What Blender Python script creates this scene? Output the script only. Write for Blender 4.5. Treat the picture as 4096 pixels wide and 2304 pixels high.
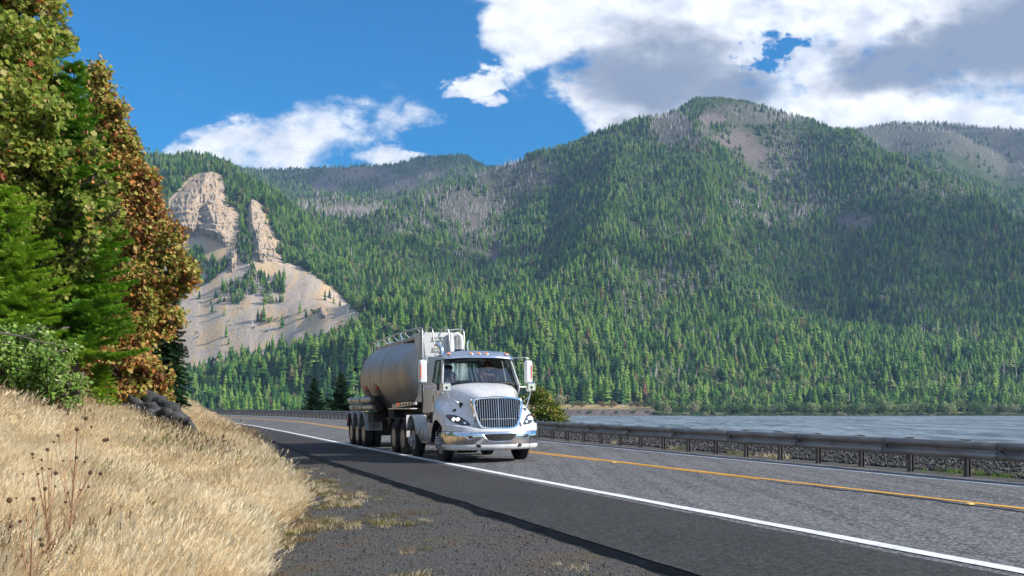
import bpy, math, random
import numpy as np
from mathutils import Vector, Matrix
from mathutils.bvhtree import BVHTree

for o in list(bpy.data.objects):
    bpy.data.objects.remove(o)
SC = bpy.context.scene
COL = SC.collection
R = math.radians
PI = math.pi

# ------------------------------------------------------------------ camera
FPX, CAMH, HORY = 995.0, 1.42, 409.5          # focal in 1024-wide pixels, eye height, horizon row
cd = bpy.data.cameras.new('camera')
cam = bpy.data.objects.new('camera', cd); COL.objects.link(cam)
cam.location = (0, 0, CAMH)
cam.rotation_euler = (R(90), 0, 0)
cd.sensor_width = 36.0
cd.lens = FPX / 1024 * 36
cd.shift_y = (HORY - 288.0) / 1024.0
cd.clip_start = 0.1
cd.clip_end = 60000
SC.camera = cam
SC.render.resolution_x = 1024; SC.render.resolution_y = 576

# ------------------------------------------------------------------ sun, exposure
SUN_EL, SUN_AZ = R(31), R(-13)                 # azimuth measured from +X towards +Y
sdir = Vector((math.cos(SUN_EL)*math.cos(SUN_AZ), math.cos(SUN_EL)*math.sin(SUN_AZ), math.sin(SUN_EL)))
sl = bpy.data.lights.new('sun', 'SUN'); sl.energy = 5.0; sl.angle = R(0.5); sl.color = (1.0, 0.93, 0.82)
sun = bpy.data.objects.new('sun', sl); COL.objects.link(sun)
sun.rotation_euler = sdir.to_track_quat('Z', 'Y').to_euler()
sun.location = (30, -10, 40)
SC.view_settings.view_transform = 'Standard'
SC.view_settings.look = 'None'
SC.view_settings.gamma = 1
SC.view_settings.exposure = 0.52
SC.render.engine = 'CYCLES'
SC.cycles.max_bounces = 8
SC.cycles.transparent_max_bounces = 12
SC.cycles.volume_bounces = 0
SC.cycles.use_denoising = True

# ------------------------------------------------------------------ expression helper for node graphs
class E:
    """tiny wrapper so that shader maths can be written as expressions"""
    def __init__(s, nt, sock): s.nt, s.s = nt, sock
    def _m(s, op, *a, clamp=False):
        n = s.nt.nodes.new('ShaderNodeMath'); n.operation = op; n.use_clamp = clamp
        for i, v in enumerate((s,) + a):
            if isinstance(v, E): s.nt.links.new(v.s, n.inputs[i])
            else: n.inputs[i].default_value = float(v)
        return E(s.nt, n.outputs[0])
    def __add__(s, o): return s._m('ADD', o)
    __radd__ = __add__
    def __sub__(s, o): return s._m('SUBTRACT', o)
    def __rsub__(s, o): return (s * -1.0) + o
    def __mul__(s, o): return s._m('MULTIPLY', o)
    __rmul__ = __mul__
    def __truediv__(s, o): return s._m('DIVIDE', o)
    def pw(s, o): return s._m('POWER', o)
    def mx(s, o): return s._m('MAXIMUM', o)
    def mn(s, o): return s._m('MINIMUM', o)
    def ab(s): return s._m('ABSOLUTE')
    def cl(s): return s._m('ADD', 0.0, clamp=True)
    def step(s, lo, hi):
        n = s.nt.nodes.new('ShaderNodeMapRange'); n.interpolation_type = 'SMOOTHSTEP'
        s.nt.links.new(s.s, n.inputs[0]); n.inputs[1].default_value = lo; n.inputs[2].default_value = hi
        return E(s.nt, n.outputs[0])

def nnoise(nt, vec, scale, detail=4, rough=.55, dim='3D', dist=0.0, out=0, lac=2.0):
    n = nt.nodes.new('ShaderNodeTexNoise'); n.noise_dimensions = dim
    n.inputs['Scale'].default_value = scale; n.inputs['Detail'].default_value = detail
    n.inputs['Roughness'].default_value = rough; n.inputs['Distortion'].default_value = dist
    n.inputs['Lacunarity'].default_value = lac
    if vec is not None: nt.links.new(vec, n.inputs['Vector'])
    return E(nt, n.outputs[out])

def nvor(nt, vec, scale, feat='F1', out='Distance', rnd=1.0):
    n = nt.nodes.new('ShaderNodeTexVoronoi'); n.feature = feat
    n.inputs['Scale'].default_value = scale; n.inputs['Randomness'].default_value = rnd
    if vec is not None: nt.links.new(vec, n.inputs['Vector'])
    return n.outputs[out]

def nmix(nt, fac, a, b, mode='MIX'):
    n = nt.nodes.new('ShaderNodeMix'); n.data_type = 'RGBA'; n.blend_type = mode
    for i, v in ((0, fac), (6, a), (7, b)):
        if isinstance(v, E): nt.links.new(v.s, n.inputs[i])
        elif isinstance(v, bpy.types.NodeSocket): nt.links.new(v, n.inputs[i])
        elif isinstance(v, (int, float)): n.inputs[i].default_value = v
        else: n.inputs[i].default_value = (v[0], v[1], v[2], 1)
    return n.outputs[2]

def nramp(nt, fac, stops, interp='LINEAR'):
    n = nt.nodes.new('ShaderNodeValToRGB'); cr = n.color_ramp; cr.interpolation = interp
    while len(cr.elements) < len(stops): cr.elements.new(0.5)
    for e, (p, c) in zip(cr.elements, stops):
        e.position = p; e.color = (c[0], c[1], c[2], 1)
    nt.links.new(fac.s if isinstance(fac, E) else fac, n.inputs[0])
    return n.outputs[0]

# ------------------------------------------------------------------ world: Nishita sky and the clouds of the day
W = bpy.data.worlds.new('World'); SC.world = W; W.use_nodes = True
nt = W.node_tree; nt.nodes.clear()
sky = nt.nodes.new('ShaderNodeTexSky'); sky.sky_type = 'NISHITA'; sky.sun_disc = False
sky.sun_elevation = SUN_EL; sky.sun_rotation = R(90) - SUN_AZ
sky.air_density = 1.0; sky.dust_density = 0.15; sky.ozone_density = 3.0; sky.altitude = 300
tc = nt.nodes.new('ShaderNodeTexCoord')
sp = nt.nodes.new('ShaderNodeSeparateXYZ'); nt.links.new(tc.outputs['Generated'], sp.inputs[0])
dx, dy, dz = (E(nt, sp.outputs[i]) for i in range(3))
ay = dy.ab().mx(0.02)
U = (dx / ay) * .995 + .512          # direction tangents: 1 unit of U is 1/0.995 of the view distance
V0 = (dz / ay) * .995                # height above the horizon in the same unit
cx = nt.nodes.new('ShaderNodeCombineXYZ'); nt.links.new(U.s, cx.inputs[0]); nt.links.new((V0*1.5).s, cx.inputs[1])
cvec = cx.outputs[0]
wn = nt.nodes.new('ShaderNodeTexNoise'); wn.inputs['Scale'].default_value = 13; wn.inputs['Detail'].default_value = 6; wn.inputs['Roughness'].default_value = .6; nt.links.new(cvec, wn.inputs['Vector'])
ws = nt.nodes.new('ShaderNodeSeparateXYZ'); nt.links.new(wn.outputs['Color'], ws.inputs[0])
U = U + (E(nt, ws.outputs[0])-.5)*.11; V = V0 + (E(nt, ws.outputs[1])-.5)*.075
def blob(cu, cv, ru, rv, k=1.0, tilt=0.0):
    a = U - cu; b = V - cv
    if tilt: b = b - a * tilt
    d = (a * (1/ru)).pw(2.0) + (b * (1/rv)).pw(2.0)
    return (1.0 - d).mx(-1.0) * k
def blobs(lst):
    r = None
    for t in lst:
        b = blob(*t); r = b if r is None else r.mx(b)
    return r
# centre (U, V above horizon), radii: in thousandths of the picture width
cl_main = blobs([(.548,.374,.075,.044),(.640,.340,.085,.085),(.612,.32,.05,.05),(.66,.40,.16,.10),(.75,.36,.12,.14),(.85,.40,.17,.10),
                 (.92,.31,.15,.085),(.70,.29,.12,.06),(.98,.37,.16,.12),(.83,.28,.12,.06),(1.15,.36,.25,.14),(.62,.44,.16,.07),(.90,.50,.4,.10),(1.02,.285,.10,.05),
                 (.474,.327,.038,.015,1.0,.25)])
cl_low = blobs([(.21,.262,.075,.022,1.0,.25),(.295,.262,.085,.035,1.0,.12),(.33,.300,.042,.020),(.375,.300,.045,.028),(.42,.293,.035,.016),(.34,.275,.075,.025),(.25,.247,.12,.018),(.385,.25,.06,.012),(.415,.254,.03,.007),(.483,.312,.018,.007),(.566,.272,.006,.004)])
cl_high = (V.step(.46, .80) * 1.15).mx(dy.step(.15, -.15) * 1.0) - .85
n1 = nnoise(nt, cvec, 7.0, 9, .58, dist=.3)
n2 = nnoise(nt, cvec, 22.0, 8, .62)
nn = n1 * .7 + n2 * .3
hole = blobs([(.762,.350,.026,.024),(.79,.362,.020,.008)])
dens = ((cl_main*1.5).mn(1.15).mx(cl_low * .70).mx(cl_high) + (nn - .5) * 5.5 - ((hole*.7 + (n2-.5)*7.0).mx(0.0) * (hole+.6).mx(0.0)) * 1.3)
alpha = dens.step(-.05, .95)
wisp = (nnoise(nt, cvec, 9.0, 8, .65, dist=.8) - .60).mx(0.0) * 2.2
wm = blobs([(.44,.36,.06,.03),(.43,.33,.05,.03),(.40,.27,.09,.03),(.50,.24,.09,.05)]).mx(0.0)
alpha = alpha.mx((wisp * wm).cl()).cl()
# grey undersides
sh = blobs([(.66,.335,.105,.055),(.72,.320,.075,.030,1.1),(.965,.365,.15,.045,1.3,.25),(1.05,.375,.14,.08,1.3),(.87,.335,.05,.03,.7),(.95,.46,.18,.05),(.625,.35,.05,.04,.6)])
nsh = nnoise(nt, cvec, 5.5, 7, .55, dist=.4); tone0 = nnoise(nt, cvec, 15.0, 8, .62, dist=.5)
shade = (sh.mx(-.5) * 1.45 - ((.335 - V)*5.0).mx(0.0)*dx.step(.28, .42)*2.2 + (nsh - .5) * 2.2 + (tone0 - .5) * 1.6).step(-.55, 1.35)
tone = nnoise(nt, cvec, 16.0, 8, .6)
light = nramp(nt, tone, [(.30,(.52,.57,.68)),(.5,(.80,.83,.88)),(.64,(1.0,1.0,1.0))])
ccol = nmix(nt, shade, light, (.23,.275,.37))
lowgrey = (1.0 - (cl_low*.9 + (nn-.5)*3.0).step(-.1, 1.2)) * .0
# sky tinted towards the deep polarised blue of the photo
hs = nt.nodes.new('ShaderNodeHueSaturation'); hs.inputs['Saturation'].default_value = 1.75; hs.inputs['Value'].default_value = 1.12
nt.links.new(sky.outputs[0], hs.inputs['Color'])
bg1 = nt.nodes.new('ShaderNodeBackground'); bg1.inputs[1].default_value = 0.10
nt.links.new(hs.outputs[0], bg1.inputs[0])
bg2 = nt.nodes.new('ShaderNodeBackground'); bg2.inputs[1].default_value = 0.95
nt.links.new(ccol, bg2.inputs[0])
mxs = nt.nodes.new('ShaderNodeMixShader'); nt.links.new(alpha.s, mxs.inputs[0])
nt.links.new(bg1.outputs[0], mxs.inputs[1]); nt.links.new(bg2.outputs[0], mxs.inputs[2])
wo = nt.nodes.new('ShaderNodeOutputWorld'); nt.links.new(mxs.outputs[0], wo.inputs[0])

# ------------------------------------------------------------------ general helpers
def tag(o, label=None, cat=None, group=None, kind=None):
    if label: o['label'] = label
    if cat: o['category'] = cat
    if group: o['group'] = group
    if kind: o['kind'] = kind
    return o

def empty(name, loc=(0,0,0), rz=0.0):
    o = bpy.data.objects.new(name, None); COL.objects.link(o)
    o.location = loc; o.rotation_euler = (0, 0, rz); o.empty_display_size = .3
    return o

def mesh_np(name, V, F, mats=None, parent=None, smooth=False, attrs=None, mi=None, link=True):
    """one mesh object from numpy arrays; F is an (n,3|4) array or a list of tuples"""
    me = bpy.data.meshes.new(name)
    V = np.asarray(V, dtype=np.float32).reshape(-1, 3)
    if isinstance(F, np.ndarray):
        k = F.shape[1]; n = len(F)
        me.vertices.add(len(V)); me.vertices.foreach_set('co', V.ravel())
        me.loops.add(n*k); me.loops.foreach_set('vertex_index', F.astype(np.int32).ravel())
        me.polygons.add(n); me.polygons.foreach_set('loop_start', (np.arange(n)*k).astype(np.int32))
        me.update(calc_edges=True)
    else:
        me.from_pydata([tuple(map(float, v)) for v in V], [], [tuple(int(i) for i in f) for f in F])
    if smooth: me.polygons.foreach_set('use_smooth', np.ones(len(me.polygons), dtype=bool))
    if mi is not None: me.polygons.foreach_set('material_index', np.asarray(mi, dtype=np.int32))
    if attrs:
        for an, (dom, arr) in attrs.items():
            arr = np.asarray(arr, dtype=np.float32)
            if arr.ndim == 1:
                a = me.attributes.new(an, 'FLOAT', dom); a.data.foreach_set('value', arr)
            else:
                a = me.attributes.new(an, 'FLOAT_VECTOR', dom); a.data.foreach_set('vector', arr.ravel())
    if mats:
        for m in (mats if isinstance(mats, (list, tuple)) else [mats]): me.materials.append(m)
    me.update(); me.validate()
    o = bpy.data.objects.new(name, me)
    if link: COL.objects.link(o)
    if parent is not None: o.parent = parent
    return o

class MB:
    """collects boxes, bars, tubes, lathes; build() makes ONE mesh object"""
    def __init__(s): s.v = []; s.f = []; s.m = []; s.cur = 0
    def add(s, vs, fs):
        b = len(s.v); s.v += [tuple(p) for p in vs]; s.f += [tuple(b+i for i in f) for f in fs]; s.m += [s.cur]*len(fs); return s
    def box(s, c, d, rz=0.0, M=None, taper=1.0):
        x, y, z = d[0]/2, d[1]/2, d[2]/2
        vs = [Vector((sx*x*(taper if sz > 0 else 1), sy*y*(taper if sz > 0 else 1), sz*z)) for sz in (-1, 1) for sx, sy in ((-1,-1),(1,-1),(1,1),(-1,1))]
        m = M if M is not None else Matrix.Rotation(rz, 3, 'Z')
        vs = [m @ v + Vector(c) for v in vs]
        return s.add(vs, [(3,2,1,0),(4,5,6,7),(0,1,5,4),(1,2,6,5),(2,3,7,6),(3,0,4,7)])
    def bevbox(s, c, d, b=.02, rz=0.0):
        """box with chamfered edges"""
        x, y, z = d[0]/2, d[1]/2, d[2]/2
        rings = []
        for zz, i in ((-z, b), (-z+b, 0), (z-b, 0), (z, b)):
            rr = []
            for sx, sy in ((-1,-1),(1,-1),(1,1),(-1,1)):
                X, Y = sx*(x-i), sy*(y-i)
                c2 = min(b, x*.9, y*.9)
                if sx*sy > 0: rr += [(X, Y - sy*c2), (X - sx*c2, Y)] if True else []
                else: rr += [(X - sx*c2, Y), (X, Y - sy*c2)]
            rings.append([(p[0], p[1], zz) for p in rr])
        m = Matrix.Rotation(rz, 3, 'Z')
        # order ring points by angle so that the loop is simple
        vs = []
        for r in rings:
            r = sorted(r, key=lambda p: math.atan2(p[1]/y, p[0]/x)); vs += [m @ Vector(p) + Vector(c) for p in r]
        fs = []
        for k in range(3):
            for i in range(8): fs.append((k*8+i, k*8+(i+1) % 8, (k+1)*8+(i+1) % 8, (k+1)*8+i))
        fs.append(tuple(range(7, -1, -1))); fs.append(tuple(range(24, 32)))
        return s.add(vs, fs)
    def tube(s, pts, r, n=8, caps=True):
        pts = [Vector(p) for p in pts]
        rs = r if isinstance(r, (list, tuple)) else [r]*len(pts)
        vs, fs = [], []; prev = None
        for i, p in enumerate(pts):
            t = (pts[min(i+1, len(pts)-1)] - pts[max(i-1, 0)])
            if t.length < 1e-9: t = Vector((0, 0, 1))
            t.normalize()
            if prev is None:
                a = Vector((0, 0, 1)) if abs(t.z) < .9 else Vector((1, 0, 0))
                u = t.cross(a).normalized()
            else:
                u = (prev - t * prev.dot(t))
                u = u.normalized() if u.length > 1e-6 else t.orthogonal().normalized()
            prev = u; w = t.cross(u)
            for k in range(n):
                a = 2*PI*k/n; vs.append(p + (u*math.cos(a) + w*math.sin(a))*rs[i])
        for i in range(len(pts)-1):
            for k in range(n):
                fs.append((i*n+k, i*n+(k+1) % n, (i+1)*n+(k+1) % n, (i+1)*n+k))
        if caps:
            fs.append(tuple(range(n-1, -1, -1))); fs.append(tuple((len(pts)-1)*n+k for k in range(n)))
        return s.add(vs, fs)
    def lathe(s, prof, origin, axis, n=24, closed=False):
        """prof: (along axis, radius)"""
        ax = Vector(axis).normalized(); u = ax.orthogonal().normalized(); w = ax.cross(u); o = Vector(origin)
        vs, fs = [], []
        for (a, r) in prof:
            for k in range(n):
                t = 2*PI*k/n; vs.append(o + ax*a + (u*math.cos(t) + w*math.sin(t))*r)
        m = len(prof)
        for i in range(m if closed else m-1):
            j = (i+1) % m
            for k in range(n): fs.append((i*n+k, i*n+(k+1) % n, j*n+(k+1) % n, j*n+k))
        if not closed:
            if prof[0][1] > 1e-4: fs.append(tuple(range(n-1, -1, -1)))
            if prof[-1][1] > 1e-4: fs.append(tuple((m-1)*n+k for k in range(n)))
        return s.add(vs, fs)
    def grid(s, P, flip=False):
        """P: list of rows of points"""
        r, c = len(P), len(P[0]); vs = [p for row in P for p in row]; fs = []
        for i in range(r-1):
            for j in range(c-1):
                q = (i*c+j, i*c+j+1, (i+1)*c+j+1, (i+1)*c+j); fs.append(q[::-1] if flip else q)
        return s.add(vs, fs)
    def prism(s, poly, a, b, plane='xz'):
        """polygon extruded from a to b along the remaining axis"""
        def P(p, t): return {'xz': (p[0], t, p[1]), 'yz': (t, p[0], p[1]), 'xy': (p[0], p[1], t)}[plane]
        n = len(poly); vs = [P(p, a) for p in poly] + [P(p, b) for p in poly]
        fs = [(i, (i+1) % n, n+(i+1) % n, n+i) for i in range(n)] + [tuple(range(n-1, -1, -1)), tuple(range(n, 2*n))]
        return s.add(vs, fs)
    def build(s, name, mats, parent=None, smooth=False, sub=0, solid=0.0, bevel=0.0, auto=None):
        me = bpy.data.meshes.new(name); me.from_pydata([tuple(map(float, v)) for v in s.v], [], s.f)
        for m in (mats if isinstance(mats, (list, tuple)) else [mats]): me.materials.append(m)
        if any(s.m): me.polygons.foreach_set('material_index', s.m)
        me.update()
        import bmesh
        bm = bmesh.new(); bm.from_mesh(me); bmesh.ops.recalc_face_normals(bm, faces=bm.faces)
        if smooth or auto:
            lim = R(auto or 40)
            for f in bm.faces: f.smooth = True
            for e in bm.edges:
                if len(e.link_faces) == 2 and e.calc_face_angle(0) > lim: e.smooth = False
        bm.to_mesh(me); bm.free()
        o = bpy.data.objects.new(name, me); COL.objects.link(o)
        if parent is not None: o.parent = parent
        if bevel:
            b = o.modifiers.new('bevel', 'BEVEL'); b.width = bevel; b.segments = 2; b.limit_method = 'ANGLE'; b.angle_limit = R(40)
        if solid:
            m = o.modifiers.new('solid', 'SOLIDIFY'); m.thickness = solid; m.offset = -1
        if sub:
            m = o.modifiers.new('sub', 'SUBSURF'); m.levels = sub; m.render_levels = sub
        return o

def copy_tree(o, parent=None):
    c = o.copy(); COL.objects.link(c)
    if parent is not None: c.parent = parent
    for ch in [x for x in o.children]:
        copy_tree(ch, c)
    return c

def vnoise(x, y, seed=0):
    x = np.asarray(x, dtype=np.float64); y = np.asarray(y, dtype=np.float64)
    xi = np.floor(x).astype(np.int64); yi = np.floor(y).astype(np.int64); fx = x-xi; fy = y-yi
    fx = fx*fx*(3-2*fx); fy = fy*fy*(3-2*fy)
    def h(a, b):
        k = (a*374761393 + b*668265263 + seed*974634777) & 0xffffffff
        k = ((k ^ (k >> 13)) * 1274126177) & 0xffffffff
        return ((k ^ (k >> 16)) & 0xffffff) / float(0xffffff)
    return (h(xi, yi)*(1-fx) + h(xi+1, yi)*fx)*(1-fy) + (h(xi, yi+1)*(1-fx) + h(xi+1, yi+1)*fx)*fy
def fbm(x, y, seed=0, oct=4, rough=.5):
    s = 0; a = 1; t = 0
    for i in range(oct):
        s = s + a*(vnoise(x*2**i, y*2**i, seed+i*17)-.5)*2; t += a; a *= rough
    return s/t
def ridged(x, y, seed=0, oct=4):
    s = 0; a = 1; t = 0
    for i in range(oct):
        s = s + a*(1-np.abs(vnoise(x*2**i, y*2**i, seed+i*31)*2-1)); t += a; a *= .5
    return s/t

# ------------------------------------------------------------------ materials
def new_mat(name):
    m = bpy.data.materials.new(name); m.use_nodes = True; nt = m.node_tree
    return m, nt, nt.nodes['Principled BSDF']
def simple(name, col, rough=.5, metal=0.0, var=0.0, vscale=3.0, bump=0.0, bscale=30.0, coat=0.0, spec=.5, emis=0.0):
    """principled material with a little noise in colour, gloss and relief"""
    m, nt, b = new_mat(name)
    tc = nt.nodes.new('ShaderNodeTexCoord'); oc = tc.outputs['Object']
    b.inputs['Metallic'].default_value = metal; b.inputs['Specular IOR Level'].default_value = spec
    b.inputs['Coat Weight'].default_value = coat
    n = nnoise(nt, oc, vscale, 5, .6)
    d = tuple(c*(1-var) for c in col); l = tuple(min(1, c*(1+var*.6)) for c in col)
    nt.links.new(nramp(nt, n, [(.3, d), (.7, l)]), b.inputs['Base Color'])
    nt.links.new((n*.25 + (rough-.12)).cl().s, b.inputs['Roughness'])
    if bump:
        bn = nt.nodes.new('ShaderNodeBump'); bn.inputs['Strength'].default_value = bump; bn.inputs['Distance'].default_value = .01
        nt.links.new(nnoise(nt, oc, bscale, 4, .6).s, bn.inputs['Height']); nt.links.new(bn.outputs[0], b.inputs['Normal'])
    if emis:
        b.inputs['Emission Color'].default_value = (*col, 1); b.inputs['Emission Strength'].default_value = emis
    return m
# ================================================================== road geometry: Xn(Y) is the near fog line, s runs across the road
SL, SF, SR = 4.1, 7.38, 8.5   # centre line, far fog line, guardrail offsets
def Xn(Y):
    Y = np.asarray(Y, dtype=float)
    return 7.55 - .355*Y - .00141*np.maximum(0, Y-72)**2
YS = [-60, 20, 39, 60, 81, 110, 150, 260]
def zN(Y): return np.interp(Y, YS, [0, 0, .02, .10, .13, .215, .25, .3])
def zY_(Y): return np.interp(Y, YS, [.05, .05, .08, .20, .38, .44, .56, .6])
def zF(Y): return np.interp(Y, YS, [.045, .045, .14, .33, .51, .62, .70, .75])
def sg(Y): return np.interp(Y, [-60, 5, 8.6, 15.4, 25, 35.8, 60, 105, 260], [-8.2, -7.2, -6.35, -5.05, -4.3, -3.7, -2.75, -2.45, -2.4])     # grass edge
def se(Y): return np.interp(Y, [0, 30, 48, 64, 105, 260], [-2.68, -2.6, -2.15, -1.9, -1.7, -1.7])                                         # asphalt edge
def ground_z(s, Y):
    s = np.asarray(s, dtype=float); Y = np.broadcast_to(np.asarray(Y, dtype=float), s.shape)
    a, b, c = zN(Y), zY_(Y), zF(Y)
    z = np.where(s < SL, a + (b-a)*np.clip(s, -3, SL)/SL, b + (c-b)*np.clip((s-SL)/(SF-SL), 0, 1))
    g = sg(Y); e = se(Y)
    edge = a + (b-a)*e/SL
    # gravel between asphalt and grass
    t = np.clip((e-s)/np.maximum(e-g, .3), 0, 1)
    zg = edge - .05 - .12*t
    z = np.where(s < e, zg, z)
    d = np.maximum(0, g - s)
    k = np.interp(Y, [6, 14, 28, 42, 60, 200], [.62, .8, .92, 1.35, 1.75, 1.75])
    bank = (.275*d + .010*np.minimum(d, 14)**2)*k
    bank = bank * np.clip(d/1.2, 0, 1)**.6
    z = z + np.where(d > 0, bank, 0)
    # river side: verge, ballast bank, drop to the water
    r = s - (SR+.35)
    up = np.clip(r/1.9, 0, 1); up = up*up*(3-2*up)
    z = z + np.where(r > 0, up*.22, 0)
    f = np.maximum(0, s - 15.5)
    z = z - np.minimum(f*.62, 9.5)
    return z
def road_z(s, Y): return zN(Y) + (zY_(Y)-zN(Y))*s/SL
def P3(s, Y, dz=0.0): return (float(Xn(Y)) + s/.942, float(Y), float(ground_z(np.array([s]), Y)[0]) + dz)

def strip(name, sl, Yl, mat, dz=0.0, noise=None, kind='structure', smooth=True, zf=None):
    """ground strip; sl: function or list of offsets, Yl stations"""
    Y = np.array(Yl, float)[:, None]
    S = np.array([sl(y) if callable(sl) else sl for y in Yl], float)
    YY = np.broadcast_to(Y, S.shape)
    Z = (ground_z(S, YY) if zf is None else zf(S, YY)) + dz
    X = Xn(YY) + S/.942
    if noise is not None: Z = Z + noise(X, YY, S)
    nY, nS = S.shape
    idx = np.arange(nY*nS).reshape(nY, nS)
    F = np.stack([idx[:-1, :-1], idx[:-1, 1:], idx[1:, 1:], idx[1:, :-1]], -1).reshape(-1, 4)
    o = mesh_np(name, np.stack([X, YY, Z], -1).reshape(-1, 3), F, mat, smooth=smooth)
    if kind: o['kind'] = kind
    return o
def stations(a, b, fine=.25, k=.02):
    r = [a]
    while r[-1] < b: r.append(r[-1] + max(fine, abs(r[-1])*k))
    return r

# ------------------------------------------------------------------ ground materials
def mat_asphalt(name, dark, light, speck, tracks=True):
    m, nt, b = new_mat(name)
    g = nt.nodes.new('ShaderNodeNewGeometry'); pos = g.outputs['Position']
    big = nnoise(nt, pos, .35, 4, .6)
    # long streaks along the carriageway (direction of travel)
    mp = nt.nodes.new('ShaderNodeMapping'); mp.inputs['Rotation'].default_value = (0, 0, R(-19.5)); mp.inputs['Scale'].default_value = (1.3, .05, 1)
    nt.links.new(pos, mp.inputs[0])
    streak = nnoise(nt, mp.outputs[0], 2.2, 4, .6)
    fine = nnoise(nt, pos, 55, 3, .7)
    fine2 = nnoise(nt, pos, 9, 4, .8)
    v = (fine - .5) * speck + (fine2-.5)*speck*.7 + (streak - .5) * (1.9 if tracks else .3) + (big - .5) * .5 + .5
    vo = E(nt, nvor(nt, pos, 70, out='Distance'))
    chip = nramp(nt, nvor(nt, pos, 30, out='Color'), [(.55, (0, 0, 0)), (.72, (1, 1, 1))])
    c = nramp(nt, v, [(.15, dark), (.85, light)])
    lt = tuple(min(1, x*2.6) for x in light)
    cm = nt.nodes.new('ShaderNodeMath'); cm.operation = 'MULTIPLY'; nt.links.new(chip, cm.inputs[0]); cm.inputs[1].default_value = .55 if tracks else .16
    c = nmix(nt, E(nt, cm.outputs[0]), c, lt)
    nt.links.new(c, b.inputs['Base Color'])
    b.inputs['Roughness'].default_value = .85; b.inputs['Specular IOR Level'].default_value = .3 if tracks else .12
    bn = nt.nodes.new('ShaderNodeBump'); bn.inputs['Strength'].default_value = .6; bn.inputs['Distance'].default_value = .012
    nt.links.new((fine + vo*.6).s, bn.inputs['Height']); nt.links.new(bn.outputs[0], b.inputs['Normal'])
    return m
M_road = mat_asphalt('asphalt_lane', (.040, .040, .042), (.135, .134, .136), 2.8)
M_shoulder = mat_asphalt('asphalt_shoulder', (.024, .024, .025), (.074, .072, .072), 2.4, False)
M_edge = simple('tar_and_shade', (.008, .008, .009), .8, var=.6, vscale=30, bump=1, bscale=60)  # near-black: tar, with the shade of the pavement drop put into the colour

def mat_gravel():
    m, nt, b = new_mat('gravel_mix')
    g = nt.nodes.new('ShaderNodeNewGeometry'); pos = g.outputs['Position']
    n1 = nnoise(nt, pos, 1.1, 6, .65); n2 = nnoise(nt, pos, 30, 4, .7)
    vc = nvor(nt, pos, 45, out='Color')
    base = nramp(nt, (n2 - .5)*1.8 + .5, [(.1, (.02, .02, .021)), (.5, (.066, .062, .055)), (.9, (.17, .16, .145))])
    st = nt.nodes.new('ShaderNodeSeparateXYZ'); nt.links.new(vc, st.inputs[0])
    base = nmix(nt, (E(nt, st.outputs[0]) - .72).mx(0.0)*1.6, base, (.24, .23, .22))
    moss = ((n1 - .56)*9).cl() * ((n2-.42)*6).cl()
    base = nmix(nt, moss * .8, base, (.12, .12, .025))
    n3 = nnoise(nt, pos, .8, 5, .6, dist=.5)
    brown = ((n3 - .55)*8).cl() * .55
    base = nmix(nt, brown, base, (.13, .08, .04))
    nt.links.new(base, b.inputs['Base Color']); b.inputs['Roughness'].default_value = .95
    bn = nt.nodes.new('ShaderNodeBump'); bn.inputs['Strength'].default_value = 1; bn.inputs['Distance'].default_value = .03
    nt.links.new((E(nt, nvor(nt, pos, 40))*-.8 + n2).s, bn.inputs['Height']); nt.links.new(bn.outputs[0], b.inputs['Normal'])
    return m
M_gravel = mat_gravel()
def mat_dirt():
    m, nt, b = new_mat('dry_bank')
    g = nt.nodes.new('ShaderNodeNewGeometry'); pos = g.outputs['Position']
    n1 = nnoise(nt, pos, .9, 6, .6); n2 = nnoise(nt, pos, 12, 5, .7)
    c = nramp(nt, n1*.5+n2*.5, [(.3, (.10, .075, .045)), (.5, (.25, .19, .11)), (.7, (.40, .31, .18))])
    nt.links.new(c, b.inputs['Base Color']); b.inputs['Roughness'].default_value = .95
    bn = nt.nodes.new('ShaderNodeBump'); bn.inputs['Strength'].default_value = 1; bn.inputs['Distance'].default_value = .06
    nt.links.new(n2.s, bn.inputs['Height']); nt.links.new(bn.outputs[0], b.inputs['Normal'])
    return m
M_dirt = mat_dirt()
M_ballastbed = simple('ballast_bed', (.055, .052, .05), .95, var=.7, vscale=14, bump=1, bscale=25)
def mat_line(name, col):
    m, nt, b = new_mat(name)
    g = nt.nodes.new('ShaderNodeNewGeometry'); pos = g.outputs['Position']
    n = nnoise(nt, pos, 3, 6, .7); n2 = nnoise(nt, pos, 60, 3, .7)
    c = nramp(nt, n*.55+n2*.45, [(.36, tuple(x*.30 for x in col)), (.42, tuple(x*.75 for x in col)), (.52, col)])
    nt.links.new(c, b.inputs['Base Color']); b.inputs['Roughness'].default_value = .7
    return m
M_white = mat_line('white_marking', (.80, .81, .83)); M_yellow = mat_line('yellow_marking', (.88, .42, .02))

ST = stations(-12, 250, .35, .02)
ST2 = stations(2.5, 250, .18, .014)
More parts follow.
